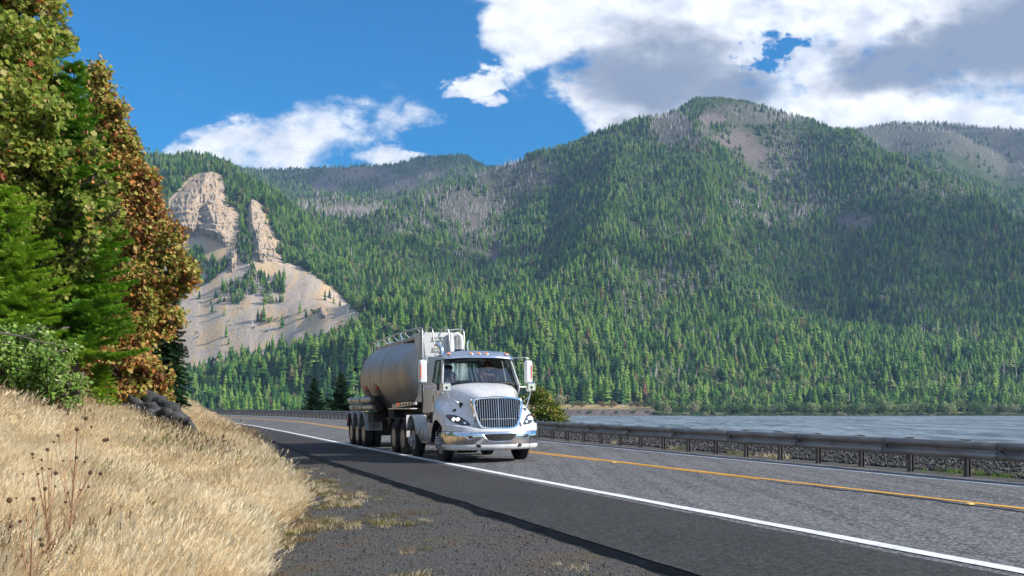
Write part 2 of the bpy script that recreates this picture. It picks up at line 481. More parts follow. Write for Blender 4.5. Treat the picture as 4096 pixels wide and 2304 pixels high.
# sheets of the setting
strip('road', [-.3, 0, .9, 1.9, 3.0, SL, 5.0, 6.0, 6.8, SF, 8.3], ST, M_road)
rng = np.random.default_rng(5)
def shoulder_s(y):
    e = se(y) + .05*float(fbm(np.array([y*.9]), np.array([0.]), 3, 4)[0]); return list(np.linspace(e, -.27 + .012*math.sin(y*3), 6))
def lip(X, Y, S): return 0.004 + 0*X
strip('road_shoulder', shoulder_s, ST2, M_shoulder, zf=road_z, noise=lambda X, Y, S: np.where(S < -.35, .012, .004))
def edge_s(y):
    n = float(fbm(np.array([y*.9]), np.array([0.]), 3, 4)[0]); e = se(y) + .05*n
    w = .05 + .07*float(vnoise(np.array([y*2.3]), np.array([1.]), 8)[0])
    return [e - w - .04, e - w*.75, e - w*.3, e + .012]
def edge_drop(X, Y, S):
    zz = np.array([-.11, -.05, -.012, .006]); 
    return np.broadcast_to(zz, S.shape) + .012*fbm(X*9, Y*9, 4, 3)*np.array([1, 1, 1, 0])
# the black crumbling edge of the pavement; ground there is gravel level, so it rises to the shoulder
o = strip('pavement_edge', edge_s, stations(2.5, 200, .07, .008), M_edge, zf=road_z, noise=edge_drop)
strip('gravel_shoulder', lambda y: list(np.linspace(sg(y)-.8, se(y)-.005, 14)), ST2, M_gravel,
      noise=lambda X, Y, S: .022*fbm(X*1.6, Y*1.6, 12, 5) - np.where(S > -1e9, .012, 0)
      - np.where(S < sg(Y), (np.maximum(0, sg(Y)-S))*.15, 0))
def bank_s(y):
    g = sg(y); d = np.array([-.25, 0, .25, .5, .8, 1.2, 1.7, 2.3, 3, 3.8, 4.8, 6, 7.5, 9.5, 12, 16, 24, 40, 70])
    return list(g - d)
def bank_noise(X, Y, S):
    d = np.maximum(0, sg(Y) - S)
    return np.clip(d/1.5, 0, 1)*(.16*fbm(X*.35, Y*.35, 21, 4) + .04*fbm(X*2.2, Y*2.2, 22, 3)) - np.where(d <= 0, .03, 0)
strip('grass_bank', bank_s, stations(-12, 240, .3, .02), M_dirt, noise=bank_noise)
strip('verge', list(np.linspace(8.28, SR+.5, 5)), ST2, M_gravel, noise=lambda X, Y, S: .012*fbm(X*3, Y*3, 15, 4) - .004 - np.where(S < 8.29, .02, 0))
strip('embankment', [SR+.48, SR+.8, SR+1.2, SR+1.7, SR+2.3, SR+3.5, 13, 15, 15.5, 17, 20, 26, 34, 60], ST, M_ballastbed,
      noise=lambda X, Y, S: .03*fbm(X*2.5, Y*2.5, 18, 4) - np.where(S < SR+.49, .02, 0))
# markings, sheets 4 mm above the road
ln = lambda a, b: (lambda y: [a + .006*math.sin(y*1.7), b + .006*math.sin(y*2.3+1)])
strip('road_marking', ln(-.10, .10), ST, M_white, dz=.009)
strip('road_marking', ln(SF-.07, SF+.07), ST, M_white, dz=.005)
strip('road_marking', ln(4.08, 4.21), ST, M_yellow, dz=.006)
strip('road_marking', lambda y: [3.84, 3.94], stations(26.5, 250, .4, .02), M_yellow, dz=.006)
strip('road_marking', lambda y: [3.92 + .04*float(vnoise(np.array([y*4.]), np.array([0.]), 5)[0]), 4.0], stations(19.5, 26.6, .12, .01), M_yellow, dz=.006)
# a crack between the lane strips beside the yellow line
def crack_s(y):
    w = .05*max(0., math.sin((y-11)/8.5*PI)) + .004; c = 3.86 + .05*math.sin(y*1.3)+.03*math.sin(y*5.1)
    return [c-w, c+w*.8]
strip('road_crack', crack_s, stations(11.2, 19.3, .1, .01), M_edge, dz=.007)

# ------------------------------------------------------------------ water
def mat_water():
    m, nt, b = new_mat('river_water')
    g = nt.nodes.new('ShaderNodeNewGeometry'); pos = g.outputs['Position']
    mp = nt.nodes.new('ShaderNodeMapping'); mp.inputs['Scale'].default_value = (.8, 2.0, 1); mp.inputs['Rotation'].default_value = (0, 0, R(12)); nt.links.new(pos, mp.inputs[0])
    w1 = nnoise(nt, mp.outputs[0], .16, 6, .62); w2 = nnoise(nt, mp.outputs[0], .9, 4, .6)
    mp2 = nt.nodes.new('ShaderNodeMapping'); mp2.inputs['Scale'].default_value = (.35, .05, 1); nt.links.new(pos, mp2.inputs[0])
    chop = nnoise(nt, mp2.outputs[0], 1.0, 5, .6)
    gust = nnoise(nt, mp2.outputs[0], .12, 3, .6); chop = chop + (gust-.5)*.55
    cap = ((nnoise(nt, mp2.outputs[0], 1.6, 5, .6) + (gust-.5)*.3 - .70)*30).cl()
    c = nramp(nt, chop, [(.36, (.05, .085, .105)), (.47, (.14, .19, .225)), (.60, (.30, .36, .41))])
    c = nmix(nt, cap, c, (.75, .8, .82))
    nt.links.new(c, b.inputs['Base Color'])
    b.inputs['Roughness'].default_value = .45; b.inputs['IOR'].default_value = 1.33; b.inputs['Specular IOR Level'].default_value = .5
    bn = nt.nodes.new('ShaderNodeBump'); bn.inputs['Strength'].default_value = 1.0; bn.inputs['Distance'].default_value = 1.6
    nt.links.new((w1*1.0 + w2*.35).s, bn.inputs['Height']); nt.links.new(bn.outputs[0], b.inputs['Normal'])
    return m
ZW = -6.9
o = mesh_np('river', [(-3000, -200, ZW), (6000, -200, ZW), (6000, 1420, ZW), (-3000, 1420, ZW)], [(0, 1, 2, 3)], mat_water())
o['kind'] = 'structure'

# ------------------------------------------------------------------ mountains: one height field, table rows are (distance, picture row it climbs to)
TAB = {
 508: [(1540,362),(1600,332),(1800,300),(2100,263),(2500,227),(2900,196),(3230,170),(3500,177),(5500,186)],
 652: [(1540,380),(1700,345),(2000,290),(2300,240),(2700,187),(3000,148),(3200,118),(3500,130),(5500,180)],
 664: [(1540,380),(1700,346),(2000,291),(2300,239),(2700,185),(3000,146),(3200,119),(3500,122),(5500,172)],
 -260: [(1500,372),(1900,330),(2300,240),(2900,170),(3300,190),(5500,190)],
 -60: [(1500,380),(1700,372),(1950,310),(2200,240),(2900,158),(3300,170),(5500,185)],
 120: [(1500,388),(1600,388),(1750,372),(1960,305),(2100,262),(2250,200),(2500,168),(2850,156),(3200,170),(5500,188)],
 170: [(1500,388),(1600,388),(1750,372),(1960,303),(2070,268),(2180,225),(2300,190),(2500,168),(2800,158),(3200,170),(5500,188)],
 200: [(1500,381),(1600,383),(1730,368),(1950,300),(2070,262),(2180,228),(2320,190),(2500,168),(2780,158),(3100,170),(5500,186)],
 225: [(1500,373),(1600,375),(1720,360),(1930,296),(2060,255),(2180,224),(2320,188),(2500,171),(2720,163),(3000,178),(5500,182)],
 250: [(1500,366),(1600,368),(1700,356),(1900,300),(2050,250),(2200,216),(2350,192),(2600,177),(2900,190),(3200,197),(5500,182.0)],
 275: [(1500,361),(1600,363),(1690,352),(1880,303),(2030,262),(2200,225),(2500,194),(2800,212),(3200,205),(3500,215),(5500,179.0)],
 300: [(1500,356),(1580,355),(1680,340),(1850,305),(2000,275),(2200,240),(2500,215),(2900,205),(3100,202),(3400,215),(5500,177.0)],
 330: [(1490,350),(1590,342),(1690,322),(1850,295),(2100,262),(2500,230),(2900,210),(3100,201),(3400,212),(5500,175.5)],
 355: [(1460,350),(1600,328),(1750,302),(2000,270),(2400,238),(2800,215),(3100,204),(3400,215),(5500,175.0)],
 390: [(1540,362),(1600,320),(1800,292),(2100,262),(2500,235),(2800,218),(3100,208),(3400,216),(5500,172.5)],
 430: [(1540,362),(1600,322),(1800,293),(2100,262),(2500,232),(2900,207),(3200,197),(3500,205),(5500,166.0)],
 460: [(1540,362),(1600,323),(1800,295),(2100,264),(2500,232),(2900,204),(3200,188),(3500,192),(5500,168.0)],
 489: [(1540,362),(1600,326),(1800,296),(2100,262),(2500,230),(2900,200),(3250,176),(3500,182),(5500,182)],
 540: [(1540,362),(1600,340),(1800,304),(2100,264),(2500,222),(2900,188),(3200,157),(3500,167),(5500,200)],
 600: [(1540,374),(1650,350),(1850,312),(2100,264),(2500,215),(2900,172),(3150,134),(3500,150),(5500,200)],
 640: [(1540,380),(1700,345),(2000,290),(2300,240),(2700,187),(3000,148),(3200,118),(3500,130),(5500,180)],
 695: [(1540,381),(1700,348),(2000,294),(2400,232),(2800,175),(3050,139),(3200,122),(3500,101),(3800,112),(5500,150)],
 750: [(1540,383),(1700,350),(2000,298),(2400,234),(2800,178),(3100,140),(3300,116),(3600,106),(3900,116),(5500,145)],
 800: [(1540,385),(1700,353),(2000,308),(2400,240),(2800,182),(3100,148),(3350,122),(3700,130),(5500,140)],
 850: [(1540,386),(1720,354),(2030,316),(2350,256),(2700,196),(2950,158),(3150,135),(3500,150),(4700,131),(5500,140)],
 900: [(1540,387),(1750,355),(2050,320),(2300,270),(2600,210),(2800,176),(2950,156),(3400,180),(4700,125),(5500,135)],
 950: [(1540,387),(1750,356),(2050,322),(2300,280),(2550,224),(2700,194),(2800,180),(3200,205),(4700,126),(5500,136)],
 977: [(1540,387),(1750,356),(2030,323),(2250,285),(2500,232),(2620,205),(2700,198),(3100,215),(4700,129),(5500,138)],
 1024: [(1540,388),(1720,357),(1980,323),(2200,282),(2400,240),(2500,223),(2900,240),(4700,132),(5500,142)],
 1150: [(1540,388),(1650,358),(1900,322),(2100,290),(2300,270),(2700,285),(4700,140),(5500,150)],
 1400: [(1540,390),(1650,370),(1900,350),(2300,335),(2700,330),(4700,170),(5500,180)],
}
TK = np.array(sorted(TAB)); YG = np.concatenate([np.arange(1330, 1480, 12), np.arange(1480, 2400, 11), np.arange(2400, 4000, 22), np.arange(4000, 6200, 90)]).astype(float)
PXG = np.concatenate([np.arange(-260, 140, 16), np.arange(140, 1060, 2.5), np.arange(1060, 1401, 20)]).astype(float)
def col_z(px):
    Ys = [1329, 1333, 1345, 1400, 1438] + [t[0] for t in TAB[px]] + [6300]
    Zs = [ZW-3, ZW+.3, 2.2, 5.4, 7.4] + [CAMH + (HORY - t[1])*t[0]/FPX for t in TAB[px]]
    Zs.append(Zs[-1]*.8)
    if not 500 < px < 660: Zs[2:5] = [-5.2, -2.0, 1.5]
    x = np.array(Ys, float); y = np.array(Zs, float)
    # monotone-safe smooth interpolation (cubic Hermite with limited slopes)
    dd = np.diff(y)/np.diff(x); m = np.zeros_like(y)
    m[1:-1] = np.where(dd[:-1]*dd[1:] > 0, 2*dd[:-1]*dd[1:]/(dd[:-1]+dd[1:]+1e-9), 0); m[0] = dd[0]; m[-1] = dd[-1]
    i = np.clip(np.searchsorted(x, YG)-1, 0, len(x)-2); h = x[i+1]-x[i]; t = (YG-x[i])/h
    return (2*t**3-3*t**2+1)*y[i] + (t**3-2*t**2+t)*h*m[i] + (-2*t**3+3*t**2)*y[i+1] + (t**3-t**2)*h*m[i+1]
CZ = np.stack([col_z(k) for k in TK])                       # (columns, YG)
def lerp_cols(px):
    i = np.clip(np.searchsorted(TK, px)-1, 0, len(TK)-2); t = (px-TK[i])/(TK[i+1]-TK[i]); t = np.clip(t, 0, 1)
    return i, t*t*(3-2*t)*.5 + t*.5
ii, tt = lerp_cols(PXG)
ZG = CZ[ii]*(1-tt)[:, None] + CZ[ii+1]*tt[:, None]          # (px, Y)
XG = (PXG[:, None]-512)/FPX*YG[None, :]
YYG = np.broadcast_to(YG[None, :], XG.shape)
PYG = HORY - (ZG-CAMH)*FPX/YYG
mask_h = np.clip((YYG-1450)/500, 0, 1)
relief = (ridged(XG/620+3.1, YYG/900+1.7, 5, 4)-.55)*75 + fbm(XG/160, YYG/160, 9, 4)*14
sil = np.zeros_like(ZG)
left_ = np.clip((330-PXG)/60, 0, 1)[:, None]*(YYG < 2450)
ZG = ZG + relief*mask_h*np.where(YYG > 4000, .3, .62)*(1-.8*left_)
# placed gullies and spurs: (px0,Y0)->(px1,Y1), width m, height m
def seg_d(px0, y0, px1, y1):
    ax, ay = (px0-512)/FPX*y0, y0; bx, by = (px1-512)/FPX*y1, y1
    t = np.clip(((XG-ax)*(bx-ax)+(YYG-ay)*(by-ay))/((bx-ax)**2+(by-ay)**2), 0, 1)
    return np.hypot(XG-ax-t*(bx-ax), YYG-ay-t*(by-ay))
for a in [(770,3000,800,2150,230,-75),(830,2750,850,2100,170,-35),(505,2950,470,2150,200,-75),(560,2900,540,2100,170,-45),(620,2950,600,2000,150,45),(700,3100,715,2150,190,55),
          (430,2800,425,1900,200,-50),(395,2700,400,2000,150,40),(352,2700,375,1850,130,-45),(940,2500,900,2150,160,40),(300,4900,330,4500,300,-60),(370,4900,370,4400,300,-60),
          (960,4200,930,3800,260,60),(1010,4300,1000,3900,260,-80),(890,4200,880,3900,200,-60)]:
    d = seg_d(*a[:4]); ZG = ZG + a[5]*np.clip(1-d/a[4], 0, 1)**1.3
PYG = HORY - (ZG-CAMH)*FPX/YYG
def in_poly(px, py, poly):
    r = np.zeros(np.shape(px), bool); n = len(poly); j = n-1
    for i in range(n):
        xi, yi = poly[i]; xj, yj = poly[j]
        c = ((yi > py) != (yj > py)) & (px < (xj-xi)*(py-yi)/(yj-yi+1e-12)+xi); r ^= c; j = i
    return r
DS = 2.5156
def dpoly(l): return [(x/DS, y/DS) for x, y in l]
SCREE = dpoly([(380,700),(440,600),(470,560),(600,610),(640,640),(720,650),(790,690),(850,735),(905,790),(905,818),(880,835),(700,885),(560,915),(440,950),(380,960)])
PXX = np.broadcast_to(PXG[:, None], ZG.shape)
scree = in_poly(PXX + 3*fbm(XG/40, YYG/40, 71, 3), PYG + 3*fbm(XG/40, YYG/40, 72, 3), SCREE) & (YYG > 1610) & (YYG < 2150)
scree = scree.astype(float)
CRAGS = [dpoly(p) for p in ([(425,505),(455,470),(480,445),(505,432),(535,428),(560,438),(566,470),(572,512),(597,530),(600,575),(588,622),(600,640),(560,640),(500,615),(455,600),(440,590),(425,560)],
    [(622,525),(632,500),(648,503),(662,520),(675,560),(692,588),(708,628),(712,660),(690,678),(640,668),(630,610),(622,560)])]
crg = np.zeros(ZG.shape, bool)
for c_ in CRAGS: crg |= in_poly(PXX, PYG, c_)
crg &= (YYG > 1950) & (YYG < 2450)
scree = np.maximum(scree, crg*.9)
talus = np.zeros_like(scree)
for (x, y, rx, ry) in [(1790,300,40,22),(1850,350,60,30),(1900,385,40,25)]:
    talus = np.maximum(talus, np.clip(1.6-1.6*(((PXX-x/DS)/(rx/DS))**2+((PYG-y/DS)/(ry/DS))**2), 0, 1)*(YYG > 2600)*(YYG < 3700))
for (x, y, rx, ry) in [(900,440,110,22),(1000,465,60,30),(1080,440,50,14),(820,470,50,25)]:
    talus = np.maximum(talus, np.clip(1.4-1.4*(((PXX-x/DS)/(rx/DS))**2+((PYG-y/DS)/(ry/DS))**2), 0, 1)*(YYG > 4000)*.8)
for (x, y, rx, ry) in [(1240,650,18,30),(1190,560,14,22),(1380,470,12,24),(1335,480,10,16),(2150,560,60,30)]:
    talus = np.maximum(talus, np.clip(1.4-1.4*(((PXX-x/DS)/(rx/DS))**2+((PYG-y/DS)/(ry/DS))**2), 0, 1)*(YYG > 1800)*(YYG < 3400))
meadow = ((YYG > 1346) & (YYG < 1450) & (((PXX > 500) & (PXX < 660)) | ((PXX > 945) & (PXX < 975)))).astype(float)

talus = np.maximum(talus, ((YYG < 1350) & (PXX > 500) & (PXX < 658))*1.0)
BURNS = [(880,520,170,40,.85),(1150,520,160,60,.9),(1020,560,110,40,.7),(1290,440,150,55,.8),(1200,600,110,60,.6),(1690,320,70,60,.9),(1760,350,60,45,.5),(1900,290,170,35,.9),(1960,400,110,90,.75),
              (1900,520,110,90,.6),(1700,560,120,60,.35),(1720,700,150,60,.4),(1600,760,120,50,.25),(2000,480,80,120,.6),(2350,480,120,40,.3),(1750,860,150,30,.3),(760,470,60,40,.4),(640,440,25,20,.7),(580,720,120,40,.45),(2200,700,150,60,.15)]
burng = np.zeros(ZG.shape)
for x, y, rx, ry, k in BURNS: burng = np.maximum(burng, k*np.clip(1.5-1.5*(((PXX-x/DS)/(rx/DS))**2+((PYG-y/DS)/(ry/DS))**2), 0, 1))
burng = np.where(YYG > 4000, np.where(PXX > 780, .9, .2), burng); burng = np.where((YYG < 1700) | ((PYG < 103) & (PXX < 735)), 0, burng)
def depth_at(px, py, y0=1650, y1=2700):
    """distance at which the terrain under column px climbs past row py"""
    ys = YG[(YG >= y0) & (YG <= y1)]; z = terr(np.full(len(ys), px), ys); r = HORY-(z-CAMH)*FPX/ys; r = np.minimum.accumulate(r)
    return float(np.interp(-py, -r, ys))
def mat_mountain():
    m, nt, b = new_mat('mountain_ground')
    g = nt.nodes.new('ShaderNodeNewGeometry'); pos = g.outputs['Position']
    def att(n):
        a = nt.nodes.new('ShaderNodeAttribute'); a.attribute_name = n; return E(nt, a.outputs['Fac'])
    n1 = nnoise(nt, pos, .012, 6, .6); n2 = nnoise(nt, pos, .12, 5, .65)
    mp = nt.nodes.new('ShaderNodeMapping'); mp.inputs['Scale'].default_value = (1, .3, .3); mp.inputs['Rotation'].default_value = (0, 0, R(8)); nt.links.new(pos, mp.inputs[0])
    st = nnoise(nt, mp.outputs[0], .035, 6, .6, dist=.6); n3 = nnoise(nt, pos, .35, 4, .75)
    floor = nramp(nt, n1*.5+n2*.5, [(.3, (.030, .048, .020)), (.5, (.055, .080, .032)), (.7, (.12, .12, .065))])
    sc = nramp(nt, st*.7 + n3*.3, [(.36, (.38, .31, .255)), (.49, (.52, .43, .345)), (.56, (.60, .42, .24)), (.70, (.60, .45, .29))])
    rk = nramp(nt, n2, [(.3, (.11, .09, .085)), (.7, (.20, .165, .15))])
    md = nramp(nt, n2, [(.35, (.30, .25, .10)), (.6, (.52, .38, .20))])
    c = nmix(nt, att('burn')*.6, floor, nramp(nt, n2, [(.3, (.09, .085, .075)), (.7, (.19, .165, .15))])); c = nmix(nt, att('talus'), c, rk); c = nmix(nt, att('scree'), c, sc); c = nmix(nt, att('meadow'), c, md)
    nt.links.new(c, b.inputs['Base Color']); b.inputs['Roughness'].default_value = .95; b.inputs['Specular IOR Level'].default_value = .2
    bn = nt.nodes.new('ShaderNodeBump'); bn.inputs['Strength'].default_value = .8; bn.inputs['Distance'].default_value = 4
    nt.links.new((n3*.5 + n2).s, bn.inputs['Height']); nt.links.new(bn.outputs[0], b.inputs['Normal'])
    return m
M_mount = mat_mountain()
nX, nYg = ZG.shape
idx = np.arange(nX*nYg).reshape(nX, nYg)
FT = np.stack([idx[:-1, :-1], idx[1:, :-1], idx[1:, 1:], idx[:-1, 1:]], -1).reshape(-1, 4)
terrain = mesh_np('mountain_terrain', np.stack([XG, YYG, ZG], -1).reshape(-1, 3), FT, M_mount, smooth=True,
                  attrs={'scree': ('POINT', scree.ravel()), 'talus': ('POINT', talus.ravel()), 'meadow': ('POINT', meadow.ravel()), 'burn': ('POINT', burng.ravel())})
terrain['kind'] = 'structure'
def terr(px, Y):
    """height of the mountain terrain under picture column px at distance Y (arrays)"""
    px = np.asarray(px, float); Y = np.asarray(Y, float)
    i = np.clip(np.searchsorted(PXG, px)-1, 0, nX-2); j = np.clip(np.searchsorted(YG, Y)-1, 0, nYg-2)
    a = np.clip((px-PXG[i])/(PXG[i+1]-PXG[i]), 0, 1); b = np.clip((Y-YG[j])/(YG[j+1]-YG[j]), 0, 1)
    return (ZG[i, j]*(1-a)+ZG[i+1, j]*a)*(1-b) + (ZG[i, j+1]*(1-a)+ZG[i+1, j+1]*a)*b
# running skyline per column, used to leave out trees nobody can see
ANG = (ZG-CAMH)/YYG
HMAX = np.maximum.accumulate(ANG, axis=1)
def visible(px, Y, Z, h):
    i = np.clip(np.searchsorted(PXG, px)-1, 0, nX-1); j = np.clip(np.searchsorted(YG, Y-25)-1, 0, nYg-1)
    return (Z+h-CAMH)/Y > HMAX[i, j] - .001
# ================================================================== forest
def mat_foliage(name, stops, trans=.25, rough=.75, attr=None, sub=0.0):
    """leaf material: colour runs over the per-tree random value (or a per-leaf attribute)"""
    m, nt, b = new_mat(name)
    if attr:
        a = nt.nodes.new('ShaderNodeAttribute'); a.attribute_name = attr; f = E(nt, a.outputs['Fac'])
    else:
        oi = nt.nodes.new('ShaderNodeObjectInfo'); f = E(nt, oi.outputs['Random'])
    c = nramp(nt, f, stops)
    nt.links.new(c, b.inputs['Base Color']); b.inputs['Roughness'].default_value = rough; b.inputs['Specular IOR Level'].default_value = .25
    if trans:
        tr = nt.nodes.new('ShaderNodeBsdfTranslucent'); nt.links.new(c, tr.inputs[0])
        mx = nt.nodes.new('ShaderNodeMixShader'); mx.inputs[0].default_value = trans
        nt.links.new(b.outputs[0], mx.inputs[1]); nt.links.new(tr.outputs[0], mx.inputs[2])
        nt.links.new(mx.outputs[0], nt.nodes['Material Output'].inputs[0])
    return m
M_conifer = mat_foliage('conifer_foliage', [(0, (.022, .075, .028)), (.3, (.056, .165, .038)), (.55, (.13, .28, .045)), (.85, (.27, .41, .075)), (.975, (.28, .34, .13)), (1, (.26, .14, .08))], .15)
M_decid = mat_foliage('broadleaf_foliage', [(0, (.10, .18, .05)), (.5, (.20, .28, .09)), (.8, (.32, .36, .17)), (1, (.42, .36, .22))], .25)
M_snag = mat_foliage('dead_wood', [(0, (.24, .205, .20)), (.6, (.40, .36, .345)), (1, (.62, .58, .55))], 0)
M_bark = simple('bark', (.085, .062, .045), .9, var=.4, vscale=6, bump=.8, bscale=20)

def conifer_mesh(seed, rb=.17, n=12, m=8, low=.10, droop=.5):
    """unit-high conifer: whorls of drooping boughs, each a two-faced ragged frond"""
    r = random.Random(seed); v = []; f = []; mi = []
    for k in range(n):
        t = (k+.3*r.random())/n; z = low + (1-low)*t
        Rk = rb*((1-t)**.85)*(.6+.6*r.random()) + .012
        off = r.random()*6.28
        mm = max(4, int(m*(1-t*.45)))
        for j in range(mm):
            a = off + 2*PI*j/mm + r.uniform(-.25, .25); L = Rk*r.uniform(.55, 1.3); w = L*r.uniform(.20, .36)+.006
            ca, sa = math.cos(a), math.sin(a); b = len(v)
            zt = z - L*droop*r.uniform(.6, 1.2); th = .035*r.uniform(.7, 1.3)
            v += [(0, 0, z+th), (ca*L, sa*L, zt), (ca*L*.5-sa*w, sa*L*.5+ca*w, z-L*droop*.75), (ca*L*.5+sa*w, sa*L*.5-ca*w, z-L*droop*.75)]
            f += [(b, b+2, b+1), (b, b+1, b+3)]; mi += [0, 0]
            # shaded underside tuft
            v += [(ca*L*.25, sa*L*.25, z-.06), (ca*L*.72-sa*w*.5, sa*L*.72+ca*w*.5, zt-.012)]
            f += [(b, b+4, b+5)]; mi += [0]
    b = len(v); v += [(.012, 0, .9), (-.006, .01, .9), (-.006, -.01, .9), (0, 0, 1.03)]; f += [(b, b+1, b+3), (b+1, b+2, b+3), (b+2, b, b+3)]; mi += [0]*3
    b = len(v); w = .012
    for zz, ww in ((-.05, w), (.55, w*.6)):
        v += [(ww, 0, zz), (0, ww, zz), (-ww, 0, zz), (0, -ww, zz)]
    for j in range(4): f.append((b+j, b+(j+1) % 4, b+4+(j+1) % 4)); f.append((b+j, b+4+(j+1) % 4, b+4+j)); mi += [1, 1]
    return v, f, mi
def snag_mesh(seed):
    r = random.Random(seed); v = []; f = []; mi = []
    w = .034; v += [(w, 0, -.03), (-w*.5, w*.87, -.03), (-w*.5, -w*.87, -.03), (0.006, 0, 1)]; f += [(0, 1, 3), (1, 2, 3), (2, 0, 3)]; mi = [0]*3
    for k in range(64):
        z = r.uniform(.12, .95); a = r.random()*6.28; L = .13*(1.1-z)*r.uniform(.4, 1.4)+.012; b = len(v); t = r.uniform(.010, .022)
        v += [(0, 0, z), (0, 0, z+t), (math.cos(a)*L, math.sin(a)*L, z+r.uniform(-.03, .04))]; f.append((b, b+1, b+2)); mi.append(0)
    return v, f, mi
def broad_mesh(seed, n=560, trunk=True):
    """unit-high broadleaf: lumpy shell of small leaf faces"""
    r = random.Random(seed); v = []; f = []; mi = []
    lobes = [(Vector((r.uniform(-.30, .30), r.uniform(-.30, .30), r.uniform(.28, .80))), r.uniform(.15, .26)) for _ in range(11)] + [(Vector((0, 0, .45)), .36)]
    for k in range(n):
        c, q = r.choice(lobes); d = Vector((r.gauss(0, 1), r.gauss(0, 1), r.gauss(0, 1))).normalized()
        p = c + d*q*r.uniform(.75, 1.1); p.z = max(.10, p.z)
        u = (d + Vector((r.uniform(-1, 1), r.uniform(-1, 1), r.uniform(-1, 1)))*.8).normalized().orthogonal().normalized(); w = d.cross(u).normalized(); s = r.uniform(.030, .062)
        b = len(v); v += [p-u*s, p+w*s*.8, p+u*s, p-w*s*.8]; f += [(b, b+1, b+2), (b, b+2, b+3)]; mi += [0, 0]
    b = len(v)
    for zz, ww in ((-.05, .018), (.6, .008)): v += [(ww, 0, zz), (0, ww, zz), (-ww, 0, zz), (0, -ww, zz)]
    for j in range(4): f.append((b+j, b+(j+1) % 4, b+4+(j+1) % 4)); f.append((b+j, b+4+(j+1) % 4, b+4+j)); mi += [1, 1]
    for c, q in lobes:      # limbs out to the leaves of each lobe
        for k in range(3):
            e = c + Vector((r.gauss(0, 1), r.gauss(0, 1), r.gauss(0, 1))).normalized()*q; s0 = Vector((0, 0, max(.15, c.z-.2))); b = len(v)
            v += [s0+Vector((.01, 0, 0)), s0+Vector((-.005, .009, 0)), s0+Vector((-.005, -.009, 0)), e]; f += [(b, b+1, b+3), (b+1, b+2, b+3), (b+2, b, b+3)]; mi += [1]*3
    return v, f, mi
protos = bpy.data.collections.new('tree_kinds')          # mesh sources for the instanced woodland, not in the scene themselves
def proto(name, geo, mats, coll):
    v, f, mi = geo
    o = mesh_np(name, v, np.array(f), mats, mi=mi, link=False); coll.objects.link(o); return o
PK = []
specs = [('a', .19, 16, 11, .10, .55), ('b', .22, 14, 11, .06, .62), ('c', .16, 17, 10, .12, .5), ('d', .25, 14, 11, .05, .48)]
for i, (n_, rb, n, m_, lo, dr) in enumerate(specs):
    PK.append(proto('kind_%02d' % i, conifer_mesh(100+i, rb, n, m_, lo, dr), [M_conifer, M_bark], protos))
PK.append(proto('kind_04', snag_mesh(7), [M_snag], protos)); PK.append(proto('kind_05', snag_mesh(8), [M_snag], protos))
PK.append(proto('kind_06', broad_mesh(9), [M_decid, M_bark], protos)); PK.append(proto('kind_07', broad_mesh(10, 520), [M_decid, M_bark], protos))

def scatter_object(name, P, rot, scl, idx, coll, label, cat='forest'):
    """one object of points; a node group puts one of the collection's meshes on each"""
    me = bpy.data.meshes.new(name); me.vertices.add(len(P)); me.vertices.foreach_set('co', np.asarray(P, np.float32).ravel())
    for an, ty, arr in (('rot', 'FLOAT_VECTOR', rot), ('scl', 'FLOAT_VECTOR', scl), ('idx', 'INT', idx)):
        a = me.attributes.new(an, ty, 'POINT')
        a.data.foreach_set('vector' if ty == 'FLOAT_VECTOR' else 'value', np.asarray(arr, np.float32 if ty != 'INT' else np.int32).ravel())
    o = bpy.data.objects.new(name, me); COL.objects.link(o)
    g = bpy.data.node_groups.new(name + '_nodes', 'GeometryNodeTree')
    g.interface.new_socket('Geometry', in_out='INPUT', socket_type='NodeSocketGeometry'); g.interface.new_socket('Geometry', in_out='OUTPUT', socket_type='NodeSocketGeometry')
    gi = g.nodes.new('NodeGroupInput'); go = g.nodes.new('NodeGroupOutput')
    iop = g.nodes.new('GeometryNodeInstanceOnPoints'); ci = g.nodes.new('GeometryNodeCollectionInfo')
    ci.inputs['Collection'].default_value = coll; ci.inputs['Separate Children'].default_value = True; ci.inputs['Reset Children'].default_value = True
    iop.inputs['Pick Instance'].default_value = True
    def na(n, t):
        a = g.nodes.new('GeometryNodeInputNamedAttribute'); a.data_type = t; a.inputs['Name'].default_value = n; return a.outputs['Attribute']
    L = g.links.new
    L(gi.outputs[0], iop.inputs['Points']); L(ci.outputs[0], iop.inputs['Instance']); L(na('idx', 'INT'), iop.inputs['Instance Index'])
    L(na('rot', 'FLOAT_VECTOR'), iop.inputs['Rotation']); L(na('scl', 'FLOAT_VECTOR'), iop.inputs['Scale']); L(iop.outputs[0], go.inputs[0])
    md = o.modifiers.new('scatter', 'NODES'); md.node_group = g
    tag(o, label, cat, kind='stuff')
    return o

rng = np.random.default_rng(11)
pts = []
def zone(y0, y1, sp):
    ys = np.arange(y0, y1, sp)
    for y in ys:
        xs = np.arange((-40-512)/FPX*y, (1110-512)/FPX*y, sp)
        yy = y + rng.uniform(-.5, .5, len(xs))*sp; xx = xs + rng.uniform(-.5, .5, len(xs))*sp
        pts.append(np.stack([xx, yy], 1))
zone(1402, 1620, 7.4); zone(1620, 1750, 9.0); zone(1750, 2300, 9.3); zone(2300, 3000, 10); zone(3000, 3900, 12.5); zone(4000, 5900, 20)
xs_ = rng.uniform((178-512)/FPX*1960, (350-512)/FPX*1960, 2600); ys_ = rng.uniform(1840, 2110, 2600); pts.append(np.stack([xs_*ys_/1960, ys_], 1))
TP = np.concatenate(pts); tpx = 512+FPX*TP[:, 0]/TP[:, 1]; tz = terr(tpx, TP[:, 1]); tpy = HORY-(tz-CAMH)*FPX/TP[:, 1]
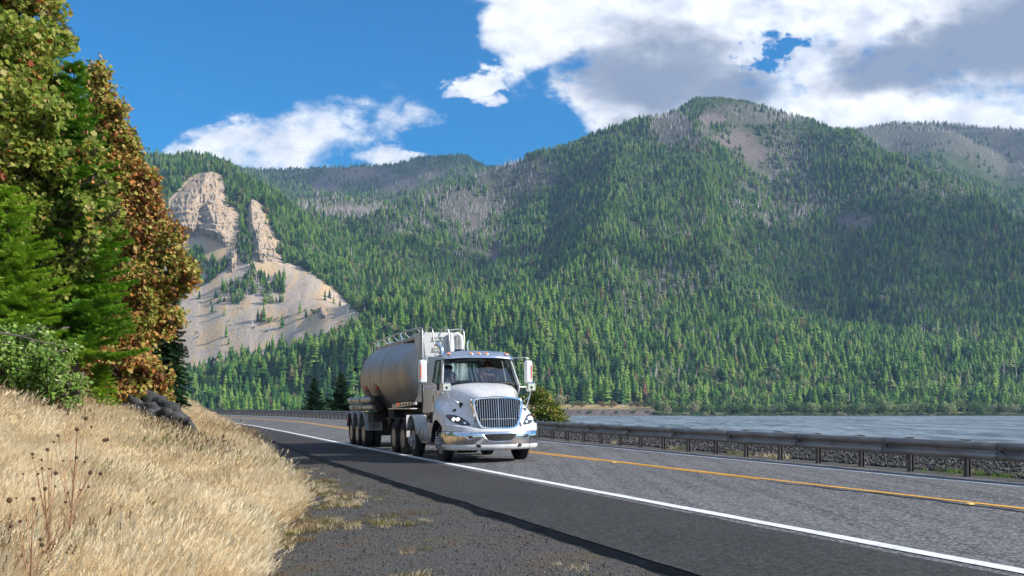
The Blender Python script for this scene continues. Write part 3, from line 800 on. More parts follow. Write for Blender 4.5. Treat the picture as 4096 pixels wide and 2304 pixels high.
ok = visible(tpx, TP[:, 1], tz, 26)
# thin out the wooded ground
openn = in_poly(tpx, tpy, SCREE) & (TP[:, 1] > 1600) & (TP[:, 1] < 2160)
u = rng.random(len(TP))
upper = openn & (tpy < 304) & (tpy > 232) & ~((tpx > 285) & (tpy > 262+(tpx-285)*.35))
clump = fbm(TP[:, 0]/45, TP[:, 1]/45, 41, 3)
for c_ in CRAGS:
    for dy_ in (0, -5, -9): ok &= ~(in_poly(tpx, tpy+dy_, c_) & (TP[:, 1] > 1950) & (TP[:, 1] < 2480) & (u < .96))
ok &= ~(openn & ~upper); ok &= ~(upper & ((u > .74) | (clump < -.10)))
tj = np.clip(np.searchsorted(YG, TP[:, 1])-1, 0, nYg-1); ti = np.clip(np.searchsorted(PXG, tpx)-1, 0, nX-1)
ok &= ~((talus[ti, tj] > .3) & (u > .12))
ok &= ~((TP[:, 1] < 3900) & (fbm(TP[:, 0]/60, TP[:, 1]/60, 44, 3) < -.42) & (u > .4))
meadowzone = (tpx > 505) & (tpx < 652) & (TP[:, 1] < 1470)
ok &= ~meadowzone
# burnt stands
def sblob(lst):
    r = np.zeros(len(TP))
    for x, y, rx, ry, k in lst: r = np.maximum(r, k*np.clip(1.5-1.5*(((tpx-x/DS)/(rx/DS))**2+((tpy-y/DS)/(ry/DS))**2), 0, 1))
    return r
burn = sblob(BURNS)
burn = np.where(TP[:, 1] > 4000, np.where(tpx > 780, .93, .25), burn)
burn = np.where((tpy < 103) & (TP[:, 1] > 3100) & (tpx < 735), .1, burn)
bn = np.clip(burn*1.0 + .02 + .55*fbm(TP[:, 0]/120, TP[:, 1]/120, 51, 3) - .05, .03, .97)
TI = rng.integers(0, 4, len(TP)); TI = np.where(rng.random(len(TP)) < .45, np.where(TI == 1, 0, TI), TI)
bn = np.where(upper, .38, bn); isn = rng.random(len(TP)) < bn*np.where(TP[:, 1] > 1500, 1, .05)
TI = np.where(isn, rng.integers(4, 6, len(TP)), TI)
isb = (~isn) & (TP[:, 1] < 1560) & (tpx > 640) & (rng.random(len(TP)) < .30)
isb |= (~isn) & (rng.random(len(TP)) < .025)
TI = np.where(isb, rng.integers(6, 8, len(TP)), TI)
TH = np.where(TP[:, 1] < 1800, 27, 18.5)*(1 + .60*fbm(TP[:, 0]/60, TP[:, 1]/60, 61, 3))*rng.uniform(.50, 1.25, len(TP))
TH = np.where(isn, TH*rng.uniform(.6, 1.0, len(TP)), TH); TH = np.where(isb, TH*.72, TH); TH = np.where(upper, TH*.95, TH)
TH = np.where((TP[:, 1] < 1660) & (tpx < 372) & (tpx > 100), TH*np.interp(TP[:, 1], [1460, 1520], [1, .62]), TH)
TH = np.where((tpy < 108) & (tpx > 660) & (tpx < 780) & (TP[:, 1] < 4000), TH*.55, TH)
P3D = np.stack([TP[:, 0], TP[:, 1], tz-.6], 1)[ok]; TI = TI[ok]; TH = TH[ok]; n = len(TI)
wid = np.where(TI > 5, rng.uniform(.9, 1.3, n), rng.uniform(1.15, 1.75, n))
ROT = np.stack([rng.uniform(-.03, .03, n), rng.uniform(-.03, .03, n), rng.uniform(0, 6.28, n)], 1)
SCL = np.stack([TH*wid, TH*wid, TH], 1)
sn = (TI == 4) | (TI == 5)
scatter_object('forest', P3D[~sn], ROT[~sn], SCL[~sn], TI[~sn], protos, 'dense green conifer forest covering the mountain slopes across the river')
scatter_object('burnt_forest', P3D[sn], ROT[sn], SCL[sn], TI[sn], protos, 'grey standing snags of burnt forest scattered along the upper ridges', 'dead forest')
print('forest trees', n, 'snags', int(sn.sum()))

# ------------------------------------------------------------------ single trees: the far shore, the meadow, the scree
def tree_from(proto_o, name, px, Y, h, w=1.0, dz=0.0, z=None):
    o = bpy.data.objects.new(name, proto_o.data); COL.objects.link(o)
    if z is None: z = float(terr(np.array([px]), np.array([Y]))[0])
    o.location = ((px-512)/FPX*Y, Y, z-.3+dz); o.scale = (h*w, h*w, h); o.rotation_euler = (0, 0, rr.uniform(0, 6.28))
    return o
rr = random.Random(21)
M_shore_l = M_decid
M_autumn = mat_foliage('autumn_foliage', [(0, (.16, .15, .06)), (.5, (.30, .19, .09)), (1, (.36, .21, .11))], .25)
M_deadred = mat_foliage('rusty_foliage', [(0, (.22, .10, .07)), (1, (.28, .13, .09))], .1)
M_lime = mat_foliage('light_foliage', [(0, (.13, .26, .05)), (1, (.20, .30, .08))], .3)
for k in range(150):     # first row behind the river on the right
    px = 652 + (1075-652)*(k+rr.uniform(-.4, .4))/150; Y = rr.uniform(1341, 1352) if k % 3 == 0 else rr.uniform(1350, 1385)
    if 944 < px < 972 and rr.random() < .75: continue
    if k % 3 == 0:
        o = tree_from(PK[rr.choice([6, 7])], 'broadleaf_tree', px, Y, rr.uniform(14, 22), rr.uniform(.8, 1.1)); tag(o, 'round grey-green broadleaf tree in the row along the far river bank', 'tree', 'broadleaf trees along the far shore')
    else:
        o = tree_from(PK[rr.choice([0, 0, 1, 2])], 'conifer_tree', px, Y, rr.uniform(15, 27), rr.uniform(.9, 1.3)); tag(o, 'dark green conifer in the row along the far river bank', 'tree', 'conifers along the far shore')
for k in range(60):
    px = 500 + 150*(k+rr.uniform(-.4, .4))/60; Y = rr.uniform(1452, 1475)
    o = tree_from(PK[rr.choice([0, 1, 1, 3])], 'conifer_tree', px, Y, rr.uniform(24, 40), rr.uniform(1, 1.3)); tag(o, 'tall dark conifer at the forest edge behind the far meadow', 'tree', 'conifers behind the meadow')
for k in range(85):
    px = 175 + 320*(k+rr.uniform(-.4, .4))/85; Y = rr.uniform(1346, 1390)
    o = tree_from(PK[rr.choice([0, 1, 2])], 'conifer_tree', px, Y, rr.uniform(17, 26), rr.uniform(1, 1.3)); tag(o, 'dark conifer at the foot of the forest seen above the far guardrail', 'tree', 'conifers above the far guardrail')
for k in range(95):
    px = 655 + (1075-655)*(k+rr.uniform(-.5, .5))/95
    o = tree_from(PK[6+k % 2], 'shore_bush', px, rr.uniform(1334, 1339), rr.uniform(4, 8), rr.uniform(1.2, 2.0), dz=-1); tag(o, 'dark green willow bush in the unbroken fringe along the far waterline', 'bush', 'bushes fringing the far waterline')
def own(o, mat):
    o.data = o.data.copy(); o.data.materials[0] = mat
for px, Y, h, w, kd, mat, lab in [
    (581, 1372, 9.5, 1.25, 6, M_autumn, 'round rusty broadleaf tree standing leftmost in the far meadow'),
    (573.5, 1376, 9.5, 1.0, 7, M_decid, 'small green tree beside the rusty tree in the far meadow'),
    (603, 1375, 8.5, 1.3, 7, M_autumn, 'low tan broadleaf tree in the middle of the far meadow'),
    (612, 1372, 9.5, 1.2, 6, M_autumn, 'olive tan broadleaf tree beside the low tan one in the far meadow'),
    (631, 1376, 8.5, 1.2, 7, M_decid, 'green bush-like tree left of the rightmost tan tree in the meadow'),
    (638, 1373, 9, 1.4, 6, M_autumn, 'wide tan broadleaf tree near the right end of the far meadow'),
    (645, 1370, 5.5, 1.2, 7, M_decid, 'small green bush at the right end of the far meadow'),
    (549, 1390, 15, 1.1, 6, M_decid, 'tall light green broadleaf tree at the left end of the far meadow'),
    (559, 1392, 16, 1.2, 7, M_decid, 'wide light green broadleaf tree left of the meadow road'),
    (656, 1366, 13, .9, 7, M_decid, 'pale leaning broadleaf tree where the meadow meets the shore trees'),
    (952, 1350, 10, .9, 1, M_conifer, 'short conifer in front of the gap in the right shore trees'),
    (983, 1349, 9, 1.2, 6, M_lime, 'bright lime green tree at the right of the far shore'),
    (1019, 1349, 8, 1.2, 7, M_lime, 'bright green bush at the right edge of the far shore'),
    (796, 1349, 12, .7, 6, M_decid, 'slim pale green tree leaning out at the waterline of the far shore'),
    (902, 1440, 16, 1.2, 6, M_lime, 'rounded bright green tree behind the right shore trees'),
    ]:
    o = tree_from(PK[kd], 'broadleaf_tree' if kd > 5 else 'conifer_tree', px, Y, h*1.12, w*(1.25 if kd > 5 else 1))
    if mat is not (M_decid if kd > 5 else M_conifer): own(o, mat)
    tag(o, lab, 'tree')
for px, Y, h, lab in [(560.5, 1440, 17, 'rust red dead conifer at the forest edge left of the meadow'), (683, 1462, 13, 'small rust red dead conifer among green conifers behind the shore')]:
    o = tree_from(PK[1], 'dead_conifer', px, Y, h, 1.1, dz=14); own(o, M_deadred); tag(o, lab, 'dead tree')
for px, Y, h, lab in [(623, 1378, 11, 'bare grey snag between the tan trees of the far meadow'), (659.5, 1372, 17, 'bare thin snag where meadow and shore forest meet')]:
    o = tree_from(PK[4], 'dead_tree', px, Y, h, 1.3); tag(o, lab, 'dead tree')
for px, w, lab in [(562, 9, 'green willow bush on the riprap left end'), (580, 5, 'small green bush on the riprap'), (590, 10, 'wide green bush on the riprap below the meadow'), (604, 5, 'little round bush on the riprap'),
                   (617, 8, 'green bush on the riprap below the white car'), (634, 10, 'wide low bush on the riprap'), (648, 6, 'green bush near the right end of the riprap'), (775, 12, 'bright green low bush at the waterline left'), (785, 9, 'bright green low bush at the waterline right'), (950, 9, 'light green bush at the waterline below the road gap'), (846, 6, 'pale bush at the waterline of the far shore'), (963, 8, 'small yellow green bush below the parked car')]:
    o = tree_from(PK[6+int(px) % 2], 'shore_bush', px, 1336+rr.uniform(0, 3), rr.uniform(4, 5.5), w/6., dz=-.6); own(o, M_lime); tag(o, lab, 'bush', 'bushes along the far waterline')
def yat(px, py):
    """distance at which the scree reaches this picture row"""
    c = [(abs(HORY-(float(terr(np.array([px]), np.array([y]))[0])-CAMH)*FPX/y - py), y) for y in np.arange(1620, 2160, 5.)]
    return min(c)[1]
scr = [(905,1345,22,0,.9,'tall thin conifer alone on the left of the scree'),(914.5,1376,13,2,.9,'small slim conifer just below the tall one on the scree'),(1090,1393,22,2,1.0,'ragged conifer low in the middle of the scree'),
       (1170,1374,13,2,.9,'small conifer at the right of the lower scree'),(1129,1306,21,3,.8,'full conifer on the upper right of the scree'),(750,1420,11,1,1.,'lone small conifer at the bottom left of the scree'),
       (897,1263,18,2,.7,'narrow broken-topped conifer on the upper scree'),(849,1247,17,2,.9,'small conifer high on the left of the scree'),(1032,1285,22,1,.9,'conifer at the left of the scree grove'),
       (1055,1285,27,0,1.1,'tallest conifer of the scree grove'),(1045,1288,20,2,1.,'slim conifer inside the scree grove'),(1076,1290,11,6,1.,'pale round shrub at the right of the scree grove'),
       (1318,1190,17,3,.8,'conifer on the right scree slope'),(1335,1215,15,1,.9,'dense conifer on the right scree slope above the forest'),(1300,1200,18,0,.9,'tall conifer left on the right scree slope'),(1360,1225,13,2,.9,'yellowish slim tree low on the right scree slope'),
       (1255,1255,9,6,1.1,'round bush below the rocks on the right scree'),(1200,1250,20,0,.9,'dark conifer above the right end of the scree'),(1225,1268,16,1,1.,'dark conifer low by the rock on the right scree')]
for sx, sy, h, kd, w, lab in scr:
    px, py = sx/4, sy/4; Y = yat(px, py)
    o = tree_from(PK[kd], 'conifer_tree' if kd < 5 else 'shrub', px, Y, h*1.15, w*1.15); tag(o, lab, 'tree' if kd < 5 else 'bush')
for sx, sy, h, lab in [(1010,1310,24,'straight white snag alone in the middle of the scree'),(1390,1265,18,'dark bare snag at the right tip of the scree'),(1143,1262,20,'dark snag beside the conifer on the right of the scree'),(975,1230,22,'grey snag at the top centre of the scree'),(1330,1175,20,'thin snag high on the right scree slope'),(885,1452,18,'pale leaning snag at the bottom of the scree'),(760,1060,18,'white snag below the left crag')]:
    px, py = sx/4, sy/4; Y = yat(px, py)
    o = tree_from(PK[5], 'dead_tree', px, Y, h, 1.1); tag(o, lab, 'dead tree')
for k in range(26):
    px = rr.uniform(183, 345); py = rr.uniform(308, 345)
    if not in_poly(np.array([px]), np.array([py]), SCREE)[0]: continue
    o = tree_from(PK[6], 'shrub', px, yat(px, py), rr.uniform(2.5, 4.5), 1.4); tag(o, 'small green shrub dotted on the open scree slope', 'bush', 'small shrubs on the scree')
# ================================================================== tractor and tank trailer (local x forward, y towards the picture's right, z up)
M_paint = simple('white_truck_paint', (.74, .75, .77), .28, var=.06, vscale=2.5, coat=.6)
M_paint2 = simple('grey_white_panel', (.60, .60, .60), .38, var=.12, vscale=3, coat=.2)
M_chrome = simple('chrome', (.80, .80, .82), .16, metal=1, var=.10, vscale=4)
M_alu = simple('aluminium', (.50, .49, .48), .38, metal=.9, var=.12, vscale=5)
def grime(m, top, amt):
    """road dirt thrown up from below"""
    nt = m.node_tree; b = nt.nodes['Principled BSDF']; src = b.inputs['Base Color'].links[0].from_socket
    tc = nt.nodes.new('ShaderNodeTexCoord'); sp = nt.nodes.new('ShaderNodeSeparateXYZ'); nt.links.new(tc.outputs['Object'], sp.inputs[0])
    mp = nt.nodes.new('ShaderNodeMapping'); mp.inputs['Scale'].default_value = (1, 1, .35); nt.links.new(tc.outputs['Object'], mp.inputs[0])
    n = nnoise(nt, mp.outputs[0], 5, 6, .65); f = (((top - E(nt, sp.outputs[2]))*.9).cl()*.7 + (n-.52)*1.6*((2.4-E(nt, sp.outputs[2])).cl())).cl()*amt
    spk = ((nnoise(nt, tc.outputs['Object'], 60, 3, .7)-.66)*14).cl()*.35
    nt.links.new(nmix(nt, f.mx(spk), src, (.20, .17, .14)), b.inputs['Base Color'])
grime(M_paint, 1.25, .55); grime(M_paint2, 1.7, .6); grime(M_chrome, .8, .4)
M_rubber = simple('tyre_rubber', (.014, .014, .015), .82, var=.5, vscale=8, bump=.3, bscale=40)
M_black = simple('black_plastic', (.012, .012, .013), .5, var=.3)
M_frame = simple('dirty_black_frame', (.022, .020, .019), .75, var=.6, vscale=4)
M_greypl = simple('grey_fender_plastic', (.36, .37, .38), .5, var=.2, vscale=4)
M_rim = simple('rim_metal', (.36, .36, .37), .42, metal=.6, var=.15)
M_amber = simple('amber_lens', (1.0, .20, .01), .3, emis=.35)
M_red = simple('red_lens', (.7, .04, .015), .3, emis=.15)
M_tape = simple('reflective_tape', (.42, .20, .10), .5, var=.3)
M_lens = simple('lamp_lens_dark', (.05, .055, .06), .08, coat=1)
def mat_emit(name, col, st):
    m, nt, b = new_mat(name); b.inputs['Base Color'].default_value = (*col, 1); b.inputs['Emission Color'].default_value = (*col, 1); b.inputs['Emission Strength'].default_value = st; return m
M_led = mat_emit('lit_headlamp', (.95, .97, 1.0), 3)
M_seat = simple('seat_cloth', (.05, .055, .065), .9, var=.3)
M_dash = simple('dashboard', (.055, .058, .062), .7, var=.2)
def mat_glass(name, tint, amt):
    m, nt, b = new_mat(name); nt.nodes.remove(b)
    t = nt.nodes.new('ShaderNodeBsdfTransparent'); t.inputs[0].default_value = (*tint, 1)
    g = nt.nodes.new('ShaderNodeBsdfGlossy'); g.inputs['Roughness'].default_value = .03
    fr = nt.nodes.new('ShaderNodeFresnel'); fr.inputs[0].default_value = 1.5
    mx = nt.nodes.new('ShaderNodeMixShader'); nt.links.new((E(nt, fr.outputs[0])*1.3 + amt).cl().s, mx.inputs[0])
    nt.links.new(t.outputs[0], mx.inputs[1]); nt.links.new(g.outputs[0], mx.inputs[2]); nt.links.new(mx.outputs[0], nt.nodes['Material Output'].inputs[0]); return m
M_glass = mat_glass('windscreen_glass', (.66, .76, .76), .14)
M_sideglass = mat_glass('side_glass', (.35, .40, .40), .12)
def mat_tank():
    m, nt, b = new_mat('brushed_tank')
    tc = nt.nodes.new('ShaderNodeTexCoord'); oc = tc.outputs['Object']
    mp = nt.nodes.new('ShaderNodeMapping'); mp.inputs['Scale'].default_value = (1, 1, .25); nt.links.new(oc, mp.inputs[0])
    n = nnoise(nt, mp.outputs[0], 1.6, 6, .6); n2 = nnoise(nt, oc, 9, 5, .7)
    sp = nt.nodes.new('ShaderNodeSeparateXYZ'); nt.links.new(oc, sp.inputs[0]); X, Z = E(nt, sp.outputs[0]), E(nt, sp.outputs[2])
    c = nramp(nt, n*.7+n2*.3, [(.3, (.34, .32, .30)), (.7, (.50, .475, .45))])
    # black dust caked on the front cone, as on the real trailer
    near = (1.0 - ((X+5.9)*1.5).pw(2.0) - ((Z-2.35)*1.15).pw(2.0)).mx(0.0)
    sd = ((nnoise(nt, oc, 22, 6, .7) - .52)*10).cl() * near.cl()
    c = nmix(nt, sd, c, (.03, .027, .025))
    low = ((1.80 - Z)*9).cl() * .5
    c = nmix(nt, low, c, (.20, .19, .185))
    nt.links.new(c, b.inputs['Base Color']); b.inputs['Metallic'].default_value = .5
    nt.links.new((n2*.25+.36).s, b.inputs['Roughness'])
    bn = nt.nodes.new('ShaderNodeBump'); bn.inputs['Strength'].default_value = .12; bn.inputs['Distance'].default_value = .02
    nt.links.new(n.s, bn.inputs['Height']); nt.links.new(bn.outputs[0], b.inputs['Normal'])
    return m
M_tank = mat_tank()

HD = math.atan2(-.944, .329)
truck = empty('semi_truck', (-.797, 27.39, .004), HD); truck.rotation_euler = (R(.6), 0, HD)
tag(truck, 'white bonneted day cab tractor unit with chrome grille and lit headlights on the highway', 'truck')
trailer = empty('tank_trailer', (-.797, 27.39, .004), HD); trailer.rotation_euler = (R(.6), 0, HD)
tag(trailer, 'grey dry bulk tank trailer with three axles coupled behind the white truck', 'trailer')

def tyre_profile(W, r=.515, a0=0.0):
    return [(a0+.025, .292), (a0+.004, .33), (a0, .40), (a0+.012, .46), (a0+.035, r-.018), (a0+.06, r), (a0+W*.33, r+.002), (a0+W*.34, r-.012), (a0+W*.37, r-.012), (a0+W*.38, r+.002),
            (a0+W*.62, r+.002), (a0+W*.63, r-.012), (a0+W*.66, r-.012), (a0+W*.67, r+.002), (a0+W-.06, r), (a0+W-.035, r-.018), (a0+W-.012, .46), (a0+W, .40), (a0+W-.004, .33), (a0+W-.025, .292)]
def wheel(parent, u, side, kind, vo=1.22, dual=False):
    """side -1: picture left; axis points inboard"""
    ax = (0, -side, 0); o = (u, side*vo, .515)
    m = MB()
    if kind == 'hub':
        m.lathe([(.012, .292), (.03, .262), (.05, .25), (.03, .20), (.028, .135), (-.02, .125), (-.03, .11), (-.12, .10), (-.135, .08), (-.135, 0.001)], o, ax, 28)
        w = m.build('wheel', M_rim, parent, auto=35)
        nb = MB()
        for k in range(10):
            a = 2*PI*k/10; c = Vector((u+math.cos(a)*.165, side*vo, .515+math.sin(a)*.165)); d = Vector(ax)
            nb.tube([c+d*.03, c-d*.07], .015, 6); nb.tube([c-d*.07, c-d*.10], [.019, .012], 6)
        nb.build('lug_nut', M_chrome, w, auto=30)
        hb2 = MB()
        for k in range(10):
            a = 2*PI*(k+.5)/10; c = Vector((u+math.cos(a)*.228, side*vo, .515+math.sin(a)*.228)); d = Vector(ax)
            hb2.tube([c+d*.060, c+d*.026], .026, 10)
        hb2.build('hand_hole', M_black, w)
    else:
        m.lathe([(.012, .292), (.02, .275), (.04, .27), (.12, .25), (.145, .235), (.15, .15), (.11, .12), (.06, .115), (.02, .105), (.01, .07), (.01, .001)], o, ax, 28)
        w = m.build('wheel', M_rim, parent, auto=35)
        hb2 = MB()
        for k in range(10):
            a = 2*PI*(k+.5)/10; c = Vector((u+math.cos(a)*.20, side*vo, .515+math.sin(a)*.20)); d = Vector(ax)
            hb2.tube([c+d*.160, c+d*.143], .020, 8)
        hb2.build('hand_hole', M_black, w)
    t = MB(); W_ = .29
    t.lathe(tyre_profile(W_), o, ax, 40, closed=True)
    if dual: t.lathe(tyre_profile(W_, a0=W_+.04), o, ax, 40, closed=True)
    t.build('tyre', M_rubber, w, auto=30)
    return w
# steer, lift and drive wheels of the tractor
for sd in (-1, 1):
    wheel(truck, 0, sd, 'hub'); wheel(truck, -3.05, sd, 'hub', 1.24); wheel(truck, -4.55, sd, 'deep', 1.22, True); wheel(truck, -5.85, sd, 'deep', 1.22, True)
m = MB()
for u, w in ((0, .95), (-3.05, .95), (-4.55, .6), (-5.85, .6)): m.tube([(u, -w, .5), (u, w, .5)], .075, 10)
m.tube([(-4.2, 0, .55), (-6.1, 0, .55)], .16, 10); m.box((-4.55, 0, .53), (.5, .45, .42)); m.box((-5.85, 0, .53), (.5, .45, .42)); m.box((0.1, 0, .42), (.12, 1.6, .12))
m.build('axle', M_frame, truck)
m = MB()
for v in (-.43, .43): m.box((-3.0, v, .86), (7.1, .09, .27))
for u in (-6.4, -5.2, -3.8, -2.4, -1): m.box((u, 0, .86), (.1, .8, .22))
m.box((-5.2, 0, 1.06), (1.2, .85, .12)); m.box((.1, 0, .95), (1.5, .85, .7)); m.box((-1.2, 0, .8), (1.3, .8, .5))
m.box((-3.05, -.75, .75), (.3, .25, .3)); m.box((-3.05, .75, .75), (.3, .25, .3)); m.box((-1.7, 0, 1.22), (.9, 1.9, .10))
m.build('chassis_frame', M_frame, truck)

# ------------------------------------------------------------------ bonnet and wings: one smooth shell, half sections mirrored
def arch(u): return .515 + math.sqrt(max(0., .66**2 - u*u))
SEC = [
 (-.80, [(0,2.17),(.45,2.165),(.75,2.15),(1.05,2.10),(1.17,1.99),(1.17,1.78),(1.18,1.55),(1.20,1.36),(1.20,1.05)]),
 (-.62, [(0,2.17),(.45,2.165),(.75,2.15),(1.05,2.09),(1.16,1.97),(1.17,1.74),(1.22,1.52),(1.26,1.30),(1.26,.90)]),
 (-.45, [(0,2.17),(.45,2.165),(.75,2.14),(1.04,2.08),(1.14,1.95),(1.16,1.72),(1.25,1.52),(1.30,1.32),(1.31,arch(-.45))]),
 (-.15, [(0,2.17),(.45,2.165),(.72,2.13),(1.01,2.05),(1.08,1.88),(1.10,1.68),(1.25,1.54),(1.32,1.38),(1.33,arch(-.15))]),
 (.15, [(0,2.14),(.40,2.13),(.66,2.09),(.91,1.98),(.97,1.76),(1.02,1.60),(1.22,1.52),(1.31,1.38),(1.33,arch(.15))]),
 (.45, [(0,2.06),(.37,2.05),(.60,2.01),(.82,1.86),(.87,1.63),(.95,1.51),(1.17,1.42),(1.28,1.28),(1.31,arch(.45)+.01)]),
 (.66, [(0,1.99),(.35,1.98),(.57,1.94),(.77,1.78),(.81,1.55),(.90,1.44),(1.12,1.34),(1.25,1.20),(1.29,.92)]),
 (.90, [(0,1.905),(.33,1.895),(.54,1.86),(.71,1.68),(.77,1.45),(.86,1.34),(1.01,1.24),(1.15,1.12),(1.22,.90)]),
 (1.10, [(0,1.83),(.32,1.82),(.52,1.785),(.68,1.60),(.72,1.38),(.78,1.24),(.88,1.14),(1.00,1.04),(1.07,.90)]),
 (1.22, [(0,1.79),(.31,1.78),(.51,1.745),(.65,1.56),(.68,1.34),(.71,1.17),(.77,1.06),(.84,.98),(.90,.90)]),
 (1.30, [(0,1.765),(.30,1.755),(.49,1.72),(.60,1.52),(.62,1.30),(.63,1.12),(.66,1.02),(.69,.95),(.72,.90)]),
]
P = []
for u, half in SEC:
    row = [(u, -v, z) for v, z in reversed(half[1:])] + [(u, v, z) for v, z in half]
    P.append(row)
m = MB(); m.grid(P)
hood = m.build('bonnet', M_paint, truck, smooth=True, auto=180, sub=2)
bpy.context.view_layer.update()
dg = bpy.context.evaluated_depsgraph_get()
def bvh_of(o):
    e = o.evaluated_get(dg).to_mesh(); b = BVHTree.FromPolygons([v.co.copy() for v in e.vertices], [tuple(p.vertices) for p in e.polygons]); return b
HB = bvh_of(hood)
def hit_front(v, z, off=.012):
    r = HB.ray_cast(Vector((3, v, z)), Vector((-1, 0, 0)))
    if r[0] is None: return None
    n = r[1] if r[1].x > 0 else -r[1]
    return r[0] + n*off
def stamp(name, poly, mat, off=.012, parent=truck, n=14, rim=None):
    """patch lying on the bonnet shell inside a (v,z) outline"""
    cx = sum(p[0] for p in poly)/len(poly); cz = sum(p[1] for p in poly)/len(poly); rings = []
    for k in range(n+1):
        t = k/n; ring = []
        for a in range(len(poly)):
            q = poly[a]; h_ = hit_front(cx+(q[0]-cx)*t, cz+(q[1]-cz)*t, off)
            if h_ is None: h_ = rings[-1][a] if rings else Vector((1.2, cx, cz))
            ring.append(h_)
        rings.append(ring)
    m = MB(); m.grid([r + [r[0]] for r in rings]); return m.build(name, mat, parent, smooth=True, auto=60), rings[-1]
def smooth_poly(pts, n=6):
    r = []; N = len(pts)
    for i in range(N):
        p0, p1, p2, p3 = pts[i-1], pts[i], pts[(i+1) % N], pts[(i+2) % N]
        for k in range(n):
            t = k/n; r.append(tuple(.5*((2*p1[j])+(-p0[j]+p2[j])*t+(2*p0[j]-5*p1[j]+4*p2[j]-p3[j])*t*t+(-p0[j]+3*p1[j]-3*p2[j]+p3[j])*t**3) for j in range(2)))
    return r
for sd in (-1, 1):
    pl = smooth_poly([(sd*1.20, 1.262), (sd*1.08, 1.275), (sd*.94, 1.225), (sd*.82, 1.13), (sd*.735, 1.025), (sd*.80, 1.015), (sd*.95, 1.03), (sd*1.08, 1.085), (sd*1.16, 1.16)])
    hl, ring = stamp('headlight', pl, M_lens, .014)
    mm = MB(); mm.tube(ring + [ring[0]], .008, 5, caps=False); mm.build('bezel', M_black, hl)
    for dv in (.985, 1.075):
        p = hit_front(sd*dv, 1.155 + (.0 if dv > 1 else .0), .020); q = MB(); q.lathe([(0, .046), (.014, .040), (.02, .001)], p, (.93, sd*.30, .2), 16); q.build('lamp_bulb', M_led, hl, auto=60)
    p = hit_front(sd*1.165, 1.215, .018); q = MB(); q.lathe([(0, .016), (.01, .001)], p, (.9, sd*.4, .2), 8); q.build('side_marker', M_red, hl)
    p = hit_front(sd*.85, 1.065, .018); q = MB(); q.lathe([(0, .035), (.008, .03), (.012, .001)], p, (.93, sd*.3, .2), 14); q.build('turn_lamp', M_chrome, hl)
# grille: chrome surround, dark mesh, upright bars
def gu(v, z): return 1.335 - .10*abs(v)**2*1.0 + (1.72-z)*.13
outer = [(-.70, 1.655), (-.62, 1.715), (-.35, 1.745), (0, 1.755), (.35, 1.745), (.62, 1.715), (.70, 1.655), (.69, 1.45), (.62, 1.15), (.53, .97), (.40, .915), (0, .90), (-.40, .915), (-.53, .97), (-.62, 1.15), (-.69, 1.45)]
outer = smooth_poly(outer, 4)
def inn(s, dz): return [(v*s, 1.33+(z-1.33)*dz) for v, z in outer]
m = MB(); rings = []
for s_, dz_, off in ((1.0, 1.0, -.16), (1.0, 1.0, .0), (.965, .97, .035), (.90, .90, .035), (.875, .87, .0), (.87, .865, -.05)):
    rings.append([(gu(v, z)+off, v, z) for v, z in inn(s_, dz_)])
m.grid([r + [r[0]] for r in rings]); gs = m.build('grille', M_chrome, truck, smooth=True, auto=50)
m = MB(); c = [(gu(v, z)-.04, v, z) for v, z in inn(.88, .875)]; m.add(c + [(gu(0, 1.33)-.04, 0, 1.33)], [(i, (i+1) % len(c), len(c)) for i in range(len(c))]); m.build('grille_mesh', M_black, gs)
ib = inn(.885, .875)
def zspan(v):
    zs = []
    for a in range(len(ib)):
        (xa, za), (xb, zb) = ib[a], ib[(a+1) % len(ib)]
        if (xa > v) != (xb > v): zs.append(za+(v-xa)*(zb-za)/(xb-xa))
    return (min(zs), max(zs)) if len(zs) >= 2 else None
for k in range(-9, 10):
    v = k*.0625
    zz = zspan(v)
    if not zz: continue
    wd = .016 if k == 0 else .0085
    m = MB(); rows = []
    for q in range(7):
        z = zz[0]+(zz[1]-zz[0])*q/6; u = gu(v, z)
        rows.append([(u-.03, v-wd, z), (u+.012, v-wd*.5, z), (u+.012, v+wd*.5, z), (u-.03, v+wd, z)])
    m.grid(rows); m.build('grille_bar', M_chrome, gs)
m = MB(); m.box((gu(0, 1.17)-.025, 0, 1.17), (.01, .95, .012)); m.build('grille_crossbar', M_chrome, gs)
m = MB(); m.box((1.22, 0, .875), (.2, 1.05, .06)); m.build('nose_gap', M_black, gs)
m = MB(); m.prism([(.98, -.84), (1.20, -.72), (1.285, -.60), (1.285, .60), (1.20, .72), (.98, .84)], .885, 1.10, 'xy'); m.build('nose_panel', M_paint, truck)

# ------------------------------------------------------------------ bumper: plan curve swept with three bands
plan = [(.50, -1.295), (.62, -1.30), (.82, -1.29), (1.00, -1.20), (1.14, -1.07), (1.28, -.88), (1.38, -.66), (1.455, -.42), (1.49, -.2), (1.50, 0), (1.49, .2), (1.455, .42), (1.38, .66), (1.28, .88), (1.14, 1.07), (1.00, 1.20), (.82, 1.29), (.62, 1.30), (.50, 1.295)]
def sweep(prof, inset=0.0):
    """prof: (outset, z0, lift_at_ends)"""
    rows = []
    for i, (u, v) in enumerate(plan):
        a = plan[max(0, i-1)]; b = plan[min(len(plan)-1, i+1)]; t = Vector((b[0]-a[0], b[1]-a[1])).normalized(); n_ = Vector((t.y, -t.x))
        rows.append([(u+n_.x*o, v+n_.y*o, z) for o, z in prof])
    return rows
bump = MB(); bump.grid([[(p[0], p[1], p[2] + ((.14 if k < 3 else .02)*min(1, abs(p[1])/1.25)**1.6)) for k, p in enumerate(r)] for r in sweep([(-.12, .915), (-.04, .91), (-.005, .885), (.004, .835)])]); bp = bump.build('bumper', M_paint, truck, smooth=True, auto=50)
